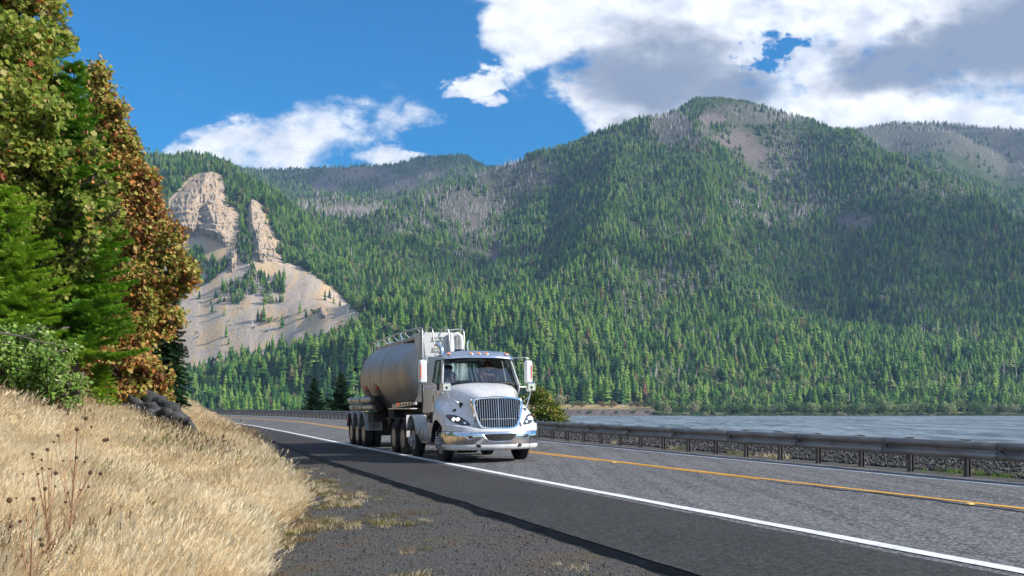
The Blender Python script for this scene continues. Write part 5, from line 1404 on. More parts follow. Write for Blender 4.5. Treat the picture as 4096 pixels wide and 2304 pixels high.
m = MB(); m.bevbox((-13.95, -1.30, 1.0), (.05, .05, .06), .01); m.bevbox((-14.33, -1.05, .75), (.04, .12, .1), .01); m.bevbox((-14.33, 1.05, .75), (.04, .12, .1), .01); m.build('tail_lamp', M_red, trailer)
m = MB(); m.box((-14.1, -.93, .75), (.02, .62, .62)); m.box((-14.1, .93, .75), (.02, .62, .62)); m.build('rear_flap', M_black, trailer)
# ================================================================== guardrail
def mat_steel():
    m, nt, b = new_mat('weathered_steel')
    g = nt.nodes.new('ShaderNodeNewGeometry'); pos = g.outputs['Position']
    mp = nt.nodes.new('ShaderNodeMapping'); mp.inputs['Scale'].default_value = (1, 1, 5); nt.links.new(pos, mp.inputs[0])
    n = nnoise(nt, mp.outputs[0], 1.3, 6, .65); n2 = nnoise(nt, pos, 25, 4, .7)
    c = nramp(nt, n*.7+n2*.3, [(.32, (.15, .13, .11)), (.5, (.25, .23, .21)), (.68, (.36, .34, .32))])
    nt.links.new(c, b.inputs['Base Color']); b.inputs['Metallic'].default_value = .55; nt.links.new((n2*.3+.32).s, b.inputs['Roughness'])
    return m
M_steel = mat_steel()
M_post = simple('dark_steel_post', (.12, .112, .105), .6, metal=.3, var=.4, vscale=6)
def path_sz(s, Y, dz):
    """point offset s from the fog line using the local heading"""
    h = .01; dxdy = (float(Xn(Y+h))-float(Xn(Y-h)))/(2*h)
    return Vector((float(Xn(Y)) + s/.942, Y, float(ground_z(np.array([SR+.1]), Y)[0]) + dz)), Vector((1, -dxdy, 0)).normalized()
gr = empty('guardrail', P3(SR, 20.45)); GI = Matrix.Translation(-Vector(gr.location))
tag(gr, 'long dark steel guardrail on posts between the highway and the railway', 'guardrail')
def gput(m):
    m.v = [tuple(GI @ Vector(p)) for p in m.v]; return m
WP = [(-.01, .735), (.025, .73), (.065, .71), (.085, .67), (.085, .635), (.05, .595), (.0, .565), (.0, .535), (.05, .505), (.085, .465), (.085, .43), (.065, .39), (.025, .37), (-.01, .365)]
dYp = 1.54; PY = [20.45+dYp*k for k in range(-3, 92)]
k = 0; nb = 0
jt = random.Random(4)
segs = []
y = PY[0]-2.6
while y < PY[-1]:
    y2 = y + dYp*2; m = MB(); rows = []
    sag = jt.uniform(-.012, .012) if y > 60 else jt.uniform(-.004, .004)
    n = 5
    for q in range(n):
        yy = y+(y2+.14-y)*q/(n-1); rows.append([path_sz(SR, yy, 0)[0] + path_sz(SR, yy, 0)[1]*(-o-.085) + Vector((0, 0, z+sag*math.sin(q/(n-1)*PI) + (.0015 if q == n-1 else 0))) for o, z in WP])
    for q in range(n-1): pass
    m.grid(rows); gput(m).build('rail_beam', M_steel, gr, smooth=True, auto=60, solid=.006)
    if y < 46:
        mb = MB(); p, nr = path_sz(SR, y+.07, 0); t = Vector((-nr.y, nr.x, 0))
        for dt in (-.10, .10):
            for o, z in ((.035, .70), (.052, .60), (.052, .51), (.045, .41)): q = p + t*dt - nr*(.085+o+.004) + Vector((0, 0, z)); mb.tube([q, q-nr*.012], .014, 6)
        q = p - nr*.095+Vector((0, 0, .555)); mb.tube([q, q-nr*.02], .028, 8)
        q = p + t*.09; mb.tube([q - nr*(.085+o+.004)+Vector((0, 0, z)) for o, z in WP[1:-1]], .004, 4)
        gput(mb).build('splice_bolts', M_black, gr)
    y = y2
for i, y in enumerate(PY):
    p, nr = path_sz(SR, y, 0); m = MB(); a = math.atan2(nr.y, nr.x)
    m.box(p + Vector((0, 0, .29))+nr*.02, (.02, .11, .92), rz=a); m.box(p + Vector((0, 0, .29))+nr*.10, (.012, .11, .92), rz=a); m.box(p + Vector((0, 0, .29))+nr*.06, (.09, .012, .92), rz=a)
    m.box(p + Vector((0, 0, .56))-nr*.035, (.09, .13, .33), rz=a)
    if y < 50: m.box(p + Vector((0, 0, .758))-nr*.03, (.13, .13, .010), rz=a)
    gput(m).build('post', M_post, gr)
# ------------------------------------------------------------------ railway: sleepers, rails
M_conc = simple('sleeper_concrete', (.40, .33, .27), .9, var=.25, vscale=8, bump=.4)
M_railst = simple('rail_steel', (.10, .065, .045), .6, metal=.4, var=.3)
S0 = SR + 2.75
tr_ = empty('railway_track', P3(S0+1.3, 21)); TI_ = Matrix.Translation(-Vector(tr_.location)); tag(tr_, 'railway track with pale concrete sleepers on dark ballast beyond the guardrail', 'railway')
def zt(Y): return float(ground_z(np.array([SR+3.2]), Y)[0])
for k in range(96):
    y = 14.5 + .56*k; X = float(Xn(y)); m = MB(); a = math.atan2(-(float(Xn(y+.1))-float(Xn(y-.1)))/.2, 1)
    c = Vector((X+(S0+1.3)/.942, y, zt(y)+.005)); m.bevbox(c, (2.6, .26, .14), .03, rz=a); m.v = [tuple(TI_ @ Vector(p)) for p in m.v]; m.build('sleeper', M_conc, tr_)
for ds in (.58, 2.02):
    m = MB(); rows = []
    for y in stations(6, 200, 1.5, .03):
        X = float(Xn(y))+(S0+ds)/.942; rows.append([(X-.07, y, zt(y)+.08), (X-.02, y, zt(y)+.10), (X-.035, y, zt(y)+.21), (X-.035, y, zt(y)+.25), (X+.035, y, zt(y)+.25), (X+.035, y, zt(y)+.21), (X+.02, y, zt(y)+.10), (X+.07, y, zt(y)+.08)])
    m.grid(rows); m.v = [tuple(TI_ @ Vector(p)) for p in m.v]; m.build('rail', M_railst, tr_)
# ------------------------------------------------------------------ stones
def rock_mesh(seed, n=1, sq=.7, amp=.35):
    """angular stone, about unit size"""
    import bmesh
    r = random.Random(seed); bm = bmesh.new(); bmesh.ops.create_icosphere(bm, subdivisions=n, radius=.5)
    cuts = [(Vector((r.gauss(0, 1), r.gauss(0, 1), r.gauss(0, 1))).normalized(), r.uniform(.23, .40)) for _ in range(12)]
    for v in bm.verts:
        v.co *= r.uniform(1-amp*.5, 1+amp*.5)
        for nn_, d in cuts:
            q = v.co.dot(nn_)
            if q > d: v.co -= nn_*(q-d)
        v.co.z *= sq
    vs = [v.co.copy() for v in bm.verts]; fs = [tuple(v.index for v in f.verts) for f in bm.faces]; bm.free(); return vs, fs
M_stone = mat_foliage('ballast_stone', [(0, (.025, .026, .028)), (.5, (.060, .060, .062)), (.8, (.11, .108, .105)), (1, (.20, .19, .18))], 0, .85)
stones = bpy.data.collections.new('stone_kinds')
for i in range(5):
    v, f = rock_mesh(40+i); o = mesh_np('stone_%02d' % i, v, np.array(f), M_stone, link=False); stones.objects.link(o)
rb = np.random.default_rng(31)
def stone_field(name, n, sf, ylo, yhi, size, label, cat, yb=1.0):
    t = rb.random(n)**yb; Y = ylo*(yhi/ylo)**t; S = sf(rb.random(n), Y); X = Xn(Y)+S/.942; Z = ground_z(S, Y) + .3*size[0]
    sc = rb.uniform(size[0], size[1], n)*(1+Y/120); P_ = np.stack([X, Y, Z-.02+.02*rb.random(n)], 1)
    scatter_object(name, P_, rb.uniform(0, 6.28, (n, 3)), np.stack([sc*rb.uniform(.8, 1.4, n), sc, sc*rb.uniform(.8, 1.1, n)], 1), rb.integers(0, 5, n), stones, label, cat)
stone_field('ballast', 26000, lambda u, Y: SR+.62+u**1.15*2.6, 13, 62, (.055, .10), 'dark angular railway ballast heaped behind the guardrail', 'ballast')
stone_field('gravel', 9000, lambda u, Y: sg(Y)+.1+(se(Y)-.15-sg(Y))*u, 3.5, 30, (.012, .030), 'loose small gravel lying on the roadside between pavement and dry grass', 'gravel')
# reflective markers glued beside the centre line
M_ymk = simple('yellow_reflector', (.85, .62, .25), .5, var=.1)
for s_, y in ((3.80, 14.22), (3.74, 25.2), (3.74, 37)):
    x, yy, z = P3(s_, y, .012); m = MB(); m.bevbox((0, 0, .012), (.10, .12, .024), .008, rz=.3); o = m.build('road_marker', M_ymk); o.location = (x, yy, z)
    tag(o, ['yellow raised reflective road marker nearest the camera beside the centre line', 'small raised road marker beside the truck on the centre line', 'small raised road marker farthest along the centre line'][(y > 20)+(y > 30)], 'road marker')
m = MB(); m.bevbox((0, 0, .75), (.16, .12, 1.7), .01); o = m.build('marker_post', simple('weathered_timber', (.45, .38, .30), .9, var=.2)); o.location = ((282.8-512)/FPX*132, 132, .25); tag(o, 'short pale wooden post standing behind the far guardrail', 'post')
# ================================================================== rock crags above the scree
def mat_crag(name, c0, c1, c2, sc=.10, bumpd=3.0):
    m, nt, b = new_mat(name)
    g = nt.nodes.new('ShaderNodeNewGeometry'); pos = g.outputs['Position']
    mp = nt.nodes.new('ShaderNodeMapping'); mp.inputs['Scale'].default_value = (1, 1, .25); nt.links.new(pos, mp.inputs[0])
    n1 = nnoise(nt, mp.outputs[0], sc, 7, .65, dist=.4); n2 = nnoise(nt, pos, sc*.35, 5, .6)
    c = nramp(nt, n1*.65+n2*.35, [(.35, c0), (.5, c1), (.66, c2)])
    sp = nt.nodes.new('ShaderNodeSeparateXYZ'); nt.links.new(g.outputs['Normal'], sp.inputs[0])
    top = ((E(nt, sp.outputs[2]) - .45)*4).cl() * ((nnoise(nt, pos, sc*.8, 4, .6)-.4)*5).cl()
    mp3 = nt.nodes.new('ShaderNodeMapping'); mp3.inputs['Scale'].default_value = (1, 1, .12); nt.links.new(pos, mp3.inputs[0])
    crk = ((nnoise(nt, mp3.outputs[0], sc*2.2, 5, .7)-.56)*9).cl()
    c = nmix(nt, crk*.75, c, (.07, .06, .055))
    c = nmix(nt, top*.9, c, (.50, .34, .20))
    nt.links.new(c, b.inputs['Base Color']); b.inputs['Roughness'].default_value = .95; b.inputs['Specular IOR Level'].default_value = .2
    bn = nt.nodes.new('ShaderNodeBump'); bn.inputs['Strength'].default_value = 1; bn.inputs['Distance'].default_value = bumpd
    nt.links.new(n1.s, bn.inputs['Height']); nt.links.new(bn.outputs[0], b.inputs['Normal'])
    return m
M_crag = mat_crag('crag_rock', (.16, .14, .12), (.33, .285, .235), (.52, .45, .35))
def crag(name, outline, Y, crest, depth, seed, label, facets=None, tilt=.55):
    """rock knob: outline in photo-derived columns/rows at distance Y; a crest line splits a left and a right face; closed by a back"""
    poly = dpoly(outline); xs = [p[0] for p in poly]; ys = [p[1] for p in poly]
    x0, x1, y0, y1 = min(xs), max(xs), min(ys), max(ys)
    n = 80; gx = np.linspace(x0, x1, n); gy = np.linspace(y0, y1, n)
    cr = np.interp(gy, [p[1]/DS for p in crest], [p[0]/DS for p in crest])
    rows = []
    k = Y/FPX
    def ybot(px):
        b = []
        for a in range(len(poly)):
            (xa, ya), (xb, yb) = poly[a], poly[(a+1) % len(poly)]
            if (xa > px) != (xb > px): b.append(ya+(px-xa)*(yb-ya)/(xb-xa))
        return max(b) if b else y1
    for j, py in enumerate(gy):
        # horizontal extent of the outline in this row
        cs = []
        for a in range(len(poly)):
            (xa, ya), (xb, yb) = poly[a], poly[(a+1) % len(poly)]
            if (ya > py) != (yb > py): cs.append(xa+(py-ya)*(xb-xa)/(yb-ya))
        if len(cs) < 2: cs = [cr[j]-.3, cr[j]+.3]
        l, r_ = min(cs), max(cs); row = []
        for i in range(n):
            t = i/(n-1); px = l+(r_-l)*t; c = min(max(cr[j], l+.2), r_-.2)
            e = (px-l)/(c-l+1e-6) if px < c else (r_-px)/(r_-c+1e-6)
            hgt = (HORY-py)*k
            nx = float(ridged(np.array([px*.33+seed]), np.array([py*.11]), seed, 4)[0]); ny = float(fbm(np.array([px*.12]), np.array([py*.25+seed]), seed+3, 4)[0])
            st = math.floor(py*.16+.5*ny)*.0
            off = depth*(e**.85) + (nx-.5)*9*min(1, e*4) + ny*7*min(1, e*3) + 4*math.floor(2.2*nx+ny)*min(1, e*3) + 5*math.sin(py*1.1+ny*3)*min(1, e*2)*.5
            yy = max(depth_at(px, py+1.5), 1700) + 10 - off*min(1, max(0, ybot(px)-py)/11 + .02)
            row.append(((px-512)/FPX*yy, yy, CAMH+(HORY-py)*yy/FPX))
        rows.append(row)
    mb = MB(); mb.grid(rows)
    # back side so that the rock is a solid
    back = [[(p[0], p[1]+depth*1.0+20, p[2]) for p in row[::n-1]] for row in rows]
    for j in range(n-1):
        a, b2 = rows[j], rows[j+1]
        mb.add([a[0], b2[0], back[j+1][0], back[j][0]], [(0, 1, 2, 3)]); mb.add([a[-1], b2[-1], back[j+1][1], back[j][1]], [(3, 2, 1, 0)])
        mb.add([back[j][0], back[j+1][0], back[j+1][1], back[j][1]], [(0, 1, 2, 3)])
    mb.add([rows[0][0], rows[0][-1], back[0][1], back[0][0]], [(0, 1, 2, 3)])
    o = mb.build(name, M_crag, auto=35); tag(o, label, 'rock'); return o
crag('rock_crag', [(430,500),(455,475),(480,450),(505,436),(535,431),(556,440),(562,470),(570,505),(560,540),(545,590),(470,600),(430,580),(420,540)], 2190, [(520,430),(505,480),(470,530),(450,600)], 55, 3, 'tallest rocky crag high on the left mountain with tan grassy top')
crag('rock_crag', [(455,560),(478,528),(500,515),(545,512),(575,520),(597,535),(593,570),(588,600),(578,625),(562,622),(545,612),(520,604),(490,592),(455,585)], 2090, [(520,512),(535,550),(556,590),(566,625)], 66, 5, 'broad pale cliff face below the tallest crag with a shaded left side')
crag('rock_crag', [(624,520),(632,503),(645,505),(658,520),(668,548),(675,570),(690,590),(702,625),(706,650),(690,665),(665,668),(640,660),(632,640),(636,610),(628,580),(624,550)], 2110, [(632,503),(634,560),(650,600),(655,668)], 38, 8, 'narrow rock tower right of the broad cliff across a strip of conifers')
crag('rock_crag', [(568,648),(578,632),(590,628),(600,640),(600,665),(590,690),(572,690),(565,670)], 2040, [(582,628),(585,690)], 25, 9, 'small pointed rock outcrop below the broad cliff')
crag('rock_crag', [(795,790),(800,775),(812,770),(822,785),(830,805),(820,815),(805,812)], 1900, [(808,770),(812,815)], 15, 12, 'small dark rock rib on the right part of the scree')

# ------------------------------------------------------------------ unseen clouds added off to the right to throw shade on the mountains
M_shade_cloud, cnt, cb = new_mat('shade_cloud_vapour')
cb.inputs['Base Color'].default_value = (.9, .9, .92, 1); cb.inputs['Roughness'].default_value = 1; cb.inputs['Specular IOR Level'].default_value = 0
lw = cnt.nodes.new('ShaderNodeLayerWeight'); lw.inputs[0].default_value = .5; ctr = cnt.nodes.new('ShaderNodeBsdfTransparent'); cmx = cnt.nodes.new('ShaderNodeMixShader')
cg = cnt.nodes.new('ShaderNodeNewGeometry'); cn = nnoise(cnt, cg.outputs['Position'], .006, 5, .6)
cf = ((1.0 - E(cnt, lw.outputs['Facing'])*1.25)*.62 + (cn-.5)*1.2).cl()._m('MINIMUM', .62); cnt.links.new(cf.s, cmx.inputs[0]); cnt.links.new(ctr.outputs[0], cmx.inputs[1]); cnt.links.new(cb.outputs[0], cmx.inputs[2]); cnt.links.new(cmx.outputs[0], cnt.nodes['Material Output'].inputs[0])
def shade_cloud(X, Y, Z, rx, ry, rz_, seed):
    import bmesh
    bm = bmesh.new(); bmesh.ops.create_icosphere(bm, subdivisions=5, radius=1); co = np.array([v.co[:] for v in bm.verts])
    d = 1 + .38*fbm(co[:, 0]*1.7+seed, co[:, 1]*1.7+co[:, 2], seed, 5, .6) + .15*fbm(co[:, 0]*5+seed, co[:, 1]*5+co[:, 2]*4, seed+2, 3)
    co = co*d[:, None]; co[:, 2] = np.where(co[:, 2] < 0, co[:, 2]*.35, co[:, 2]); F = np.array([[v.index for v in f.verts] for f in bm.faces]); bm.free()
    o = mesh_np('shade_cloud', co*np.array([rx, ry, rz_])+np.array([X, Y, Z]), F, M_shade_cloud, smooth=True); o['kind'] = 'structure'
def shade_cloud_over(px, Yt, zt_, alt, rx, ry, seed):
    """cloud at altitude alt whose shadow falls on the slope point"""
    T = (alt-zt_)/sdir.z; X = (px-512)/FPX*Yt; shade_cloud(X+sdir.x*T, Yt+sdir.y*T, alt, rx, ry, 90, seed)
shade_cloud_over(915, 2480, 430, 1750, 420, 330, 3)
shade_cloud_over(1060, 2400, 400, 1750, 420, 420, 5)
shade_cloud_over(350, 5200, 950, 2300, 1000, 520, 7)
shade_cloud_over(380, 5000, 900, 2330, 800, 420, 17)  # overlaps the one before, added to deepen the shade on the far ridge
shade_cloud_over(1000, 4700, 1100, 2250, 620, 420, 9)
shade_cloud_over(480, 2430, 400, 1700, 190, 130, 11)
shade_cloud_over(620, 2150, 260, 1650, 160, 70, 13)
# ------------------------------------------------------------------ cars and the road beyond the river, radio masts
M_car = simple('car_white', (.8, .8, .82), .3, coat=.5)
M_carwin = simple('car_glass', (.02, .025, .03), .1)
for px, py, Y, rz_, col, lab in [(556, 407.4, 1425, .0, 0, 'silver car on the road beyond the river at the left end of the meadow'), (615, 406.3, 1425, 0, 1, 'white van on the road beyond the river among the tan trees'), (954, 404.2, 1400, 0, 0, 'white car parked in the gap of the right shore trees')]:
    p = pxw0 = ((px-512)/FPX*Y, Y, float(terr(np.array([px]), np.array([Y]))[0])+.3); c = empty('car', p); L_, H_ = (5.2, 2.1) if col else (4.6, 1.5)
    m = MB(); m.prism([(-L_/2, .35), (L_/2, .35), (L_/2, .85), (L_*.3, 1.0), (L_*.16, H_), (-L_*.36, H_), (-L_*.46, 1.0), (-L_/2, .95)], -.9, .9, 'xz'); m.build('body', M_car, c, bevel=.06)
    m = MB(); m.prism([(L_*.25, 1.02), (L_*.145, H_-.08), (-L_*.33, H_-.08), (-L_*.41, 1.02)], -.905, .905, 'xz'); m.build('window', M_carwin, c)
    for wx in (-L_*.3, L_*.3):
        for wy in (-.8, .8): m = MB(); m.lathe([(-.1, .001), (-.1, .34), (.1, .34), (.1, .001)], (wx, wy, .34), (0, 1, 0), 14); m.build('wheel', M_carwin, c)
    tag(c, lab, 'car')
for px, py, h_, lab in ((452.3, 161, 44, 'taller thin radio mast on the far left ridge'), (457.5, 161.5, 32, 'shorter radio mast beside the taller one on the far ridge')):
    Y = 5500; X = (px-512)/FPX*Y; z0 = float(terr(np.array([px]), np.array([Y]))[0]); m = MB()
    for a in (0, 2.1, 4.2): m.tube([(math.cos(a)*1.6, math.sin(a)*1.6, -5), (0, 0, h_)], .45, 4)
    m.box((0, 0, h_*.75), (4, 4, 3)); o = m.build('radio_mast', M_snag); o.location = (X, Y, z0); tag(o, lab, 'mast')
# ================================================================== near vegetation
def pxw(px, py, Y): return Vector(((px-512)/FPX*Y, Y, CAMH+(HORY-py)*Y/FPX))
def gz(X, Y):
    s = (X-float(Xn(Y)))*.942; z = float(ground_z(np.array([s]), Y)[0]); d = max(0, float(sg(Y))-s)
    return z + min(1, d/1.5)*(.16*float(fbm(np.array([X*.35]), np.array([Y*.35]), 21, 4)[0])+.04*float(fbm(np.array([X*2.2]), np.array([Y*2.2]), 22, 3)[0]))
def leaf_cloud(pts, nrm_bias, size, shape, rs, seed, hang=.4):
    """leaf polygons at points; returns V,F"""
    r = np.random.default_rng(seed); n = len(pts)
    a = r.normal(size=(n, 3)) + nrm_bias; a /= np.linalg.norm(a, axis=1)[:, None]
    b = r.normal(size=(n, 3)); b[:, 2] -= hang; b -= (b*a).sum(1)[:, None]*a; b /= np.linalg.norm(b, axis=1)[:, None]
    c = np.cross(a, b); sc = size*r.uniform(1-rs, 1+rs, n)
    k = len(shape); sh = np.array(shape)
    curl = r.uniform(-.6, 1.1, n)
    V = pts[:, None, :] + (b[:, None, :]*sh[None, :, 0:1] + c[:, None, :]*sh[None, :, 1:2])*sc[:, None, None] - a[:, None, :]*((sh[None, :, 1]**2)[:, :, None]*curl[:, None, None]*sc[:, None, None]*2)
    V = np.concatenate([V, (pts+b*.45*sc[:, None])[:, None, :]], 1)
    base = np.arange(n)[:, None]*(k+1)
    F = np.concatenate([np.stack([base[:, 0]+i, base[:, 0]+(i+1) % k, base[:, 0]+k], 1)[:, None, :] for i in range(k)], 1).reshape(-1, 3)
    return V.reshape(-1, 3), F, k
MAPLE = [(0, 0), (.10, .30), (.30, .22), (.36, .55), (.58, .34), (.70, .42), (.72, .18), (1.0, 0), (.72, -.18), (.70, -.42), (.58, -.34), (.36, -.55), (.30, -.22), (.10, -.30)]
OVAL = [(0, 0), (.25, .26), (.55, .30), (.85, .14), (1, 0), (.85, -.14), (.55, -.30), (.25, -.26)]
def leafy(name, base, lobes, nleaf, size, shape, mat, label, seed, colf, cat='tree', trunk=.16, wood=None, group=None, clus=9):
    """lobes: (px, py, Y, radius in px); a trunk, limbs to each lobe and leaves gathered in sprays"""
    r = np.random.default_rng(seed); root = empty(name, base); B = np.array(base)
    rl = random.Random(seed+9); lobes = list(lobes) + [(a+math.cos(t)*d*.98, b+math.sin(t)*d*.98, c+rl.uniform(-.6, .6), d*rl.uniform(.22, .45)) for a, b, c, d in lobes for t in [rl.uniform(0, 6.28) for _ in range(4)]]
    C = np.array([list(pxw(a, b, c)) for a, b, c, d in lobes]); Rr = np.array([d*c/FPX for a, b, c, d in lobes]); w = Rr**2; w /= w.sum()
    nc = nleaf//clus; li = r.choice(len(lobes), nc, p=w); d = r.normal(size=(nc, 3)); d /= np.linalg.norm(d, axis=1)[:, None]
    cen = C[li] + d*Rr[li][:, None]*(r.random(nc)**.40)[:, None]*np.array([1, 1.3, 1])
    g3 = vnoise(cen[:, 0]/size*.28+seed, cen[:, 2]/size*.28, seed)*.6+vnoise(cen[:, 1]/size*.25, cen[:, 2]/size*.45, seed+3)*.4; sel = g3 > .37; cen = cen[sel]; li = li[sel]; nc = len(cen)
    pts = np.repeat(cen, clus, 0) + r.normal(size=(nc*clus, 3))*size*.85
    V, F, k = leaf_cloud(pts, np.array([.5, -.35, .75]), size, shape, .35, seed+1)
    col = np.repeat(colf(cen, li, r), clus) + r.normal(size=nc*clus)*(.20 if shape is MAPLE else .14)
    col = np.clip(col, 0, 1)
    mesh_np('crown', V-B, F, mat, root, attrs={'leafcol': ('POINT', np.repeat(col, k+1))})
    m = MB(); top = C[np.argmax(C[:, 2])]; b0 = Vector((0, 0, -.4))
    mid = Vector(((C[:, 0].mean()-B[0])*.55, (C[:, 1].mean()-B[1])*.5+.3, (top[2]-B[2])*.45)); tp = Vector(top-B)
    m.tube([b0, b0.lerp(mid, .5)+Vector((.1, .1, 0)), mid, mid.lerp(tp, .5)+Vector((-.2, 0, .2)), tp], [trunk, trunk*.85, trunk*.7, trunk*.4, .02], 8); m.build('trunk', wood or M_bark, root, smooth=True, auto=60)
    m = MB()
    for c, q in zip(C, Rr):
        t = Vector(c-B); s_ = mid.lerp(tp, min(.9, max(0, (t.z-mid.z)/(tp.z-mid.z+1e-6)-.15))) if t.z > mid.z else b0.lerp(mid, max(.25, min(.95, t.z/(mid.z+1e-6)-.1)))
        m.tube([s_, s_.lerp(t, .5)+Vector((0, 0, .25*q)), t], [trunk*.18, trunk*.11, .012], 6)
        for j in range(5):
            e = t+Vector(r.normal(size=3))*q*.55; m.tube([t.lerp(s_, .3), t.lerp(e, .6)+Vector((0, 0, .05)), e], [.022, .014, .006], 4)
    m.build('limbs', wood or M_bark, root, smooth=True, auto=60)
    tag(root, label, cat, group); return root
M_mapleA = mat_foliage('olive_maple_leaves', [(0, (.09, .18, .02)), (.35, (.23, .30, .04)), (.6, (.42, .42, .10)), (.8, (.55, .47, .18)), (.92, (.60, .28, .06)), (1, (.32, .09, .03))], .45, .5, 'leafcol')
M_mapleB = mat_foliage('russet_maple_leaves', [(0, (.07, .14, .015)), (.40, (.22, .27, .03)), (.58, (.36, .34, .08)), (.72, (.44, .30, .09)), (.86, (.52, .25, .08)), (.95, (.44, .15, .04)), (1, (.20, .08, .04))], .30, .5, 'leafcol')
M_bramble = mat_foliage('bramble_leaves', [(0, (.05, .11, .018)), (.5, (.15, .27, .04)), (.8, (.28, .38, .09)), (1, (.58, .60, .36))], .3, .5, 'leafcol')

ga = pxw(6, 360, 25); ga.z = gz(ga.x, 25)
leafy('maple_tree', tuple(ga), [(-45,-40,25,45),(-25,10,25,45),(5,-15,24.5,40),(38,8,25,24),(55,32,25,14),(62,40,25,9),(20,45,24,34),(50,95,25,18),(-25,80,24,45),(15,105,23.5,36),(48,120,24.5,16),(-20,150,24,42),(20,160,23.5,34),(52,165,24.5,16),(66,195,24.5,9),(-15,215,23.5,38),(25,215,23.5,24),(52,225,24.5,15),(70,245,24.5,10),(10,255,23.5,22),(48,250,24,14),(70,215,24.3,12),(80,262,24,9),(60,278,23.8,10),(30,285,23,10),(72,100,26,9),(66,128,25.5,10),(90,150,23.9,8),(100,182,23.8,7),(84,205,23.6,8),(62,172,23.6,9),(95,232,23.5,7),(112,215,23.9,6)],
      52000, .14, MAPLE, M_mapleA, 'tall bigleaf maple with olive green leaves at the left edge of the picture', 301,
      lambda c, li, r: .42 + .22*fbm(c[:, 0]*.7, c[:, 2]*.7, 5, 3)*1.6 + np.where(r.random(len(c)) < .12, .42, 0))
gb = pxw(128, 395, 33); gb.z = gz(gb.x, 33)
leafy('maple_tree', tuple(gb), [(96,72,32,9),(100,90,32,12),(106,112,32,15),(118,138,32,16),(112,160,32,20),(128,170,32,19),(141,192,32,18),(128,205,32,24),(152,218,32,17),(166,238,32,14),(145,245,32,24),(130,252,32.5,22),(176,258,32,12),(184,270,31.5,9),(190,282,31.5,5),(162,275,31.5,20),(135,290,31.5,26),(172,292,31.5,11),(160,312,31.5,17),(130,335,31,24),(176,318,31.5,6),(110,365,30.5,20),(138,372,30,18),(152,388,30,13),(128,398,29.5,16),(108,398,29.5,13),(145,402,29.5,9),(92,345,29,10),(88,360,28.5,8),(84,120,33.5,22),(82,165,33.5,26),(95,212,33,26),(100,258,33,22),(92,300,32.5,22),(70,345,26.5,9),(84,352,26.3,9),(98,356,26.3,8),(160,398,30,7)],
      82000, .125, MAPLE, M_mapleB, 'large maple with russet and orange autumn leaves leaning over the bank', 302,
      lambda c, li, r: .54 + .16*fbm(c[:, 0]*1.2, c[:, 2]*1.2, 15, 3)*1.6 + r.normal(size=len(c))*.09 + np.clip((c[:, 0]+13)/9, -.15, .15) + np.where(r.random(len(c)) < .10, .3, 0), trunk=.2)

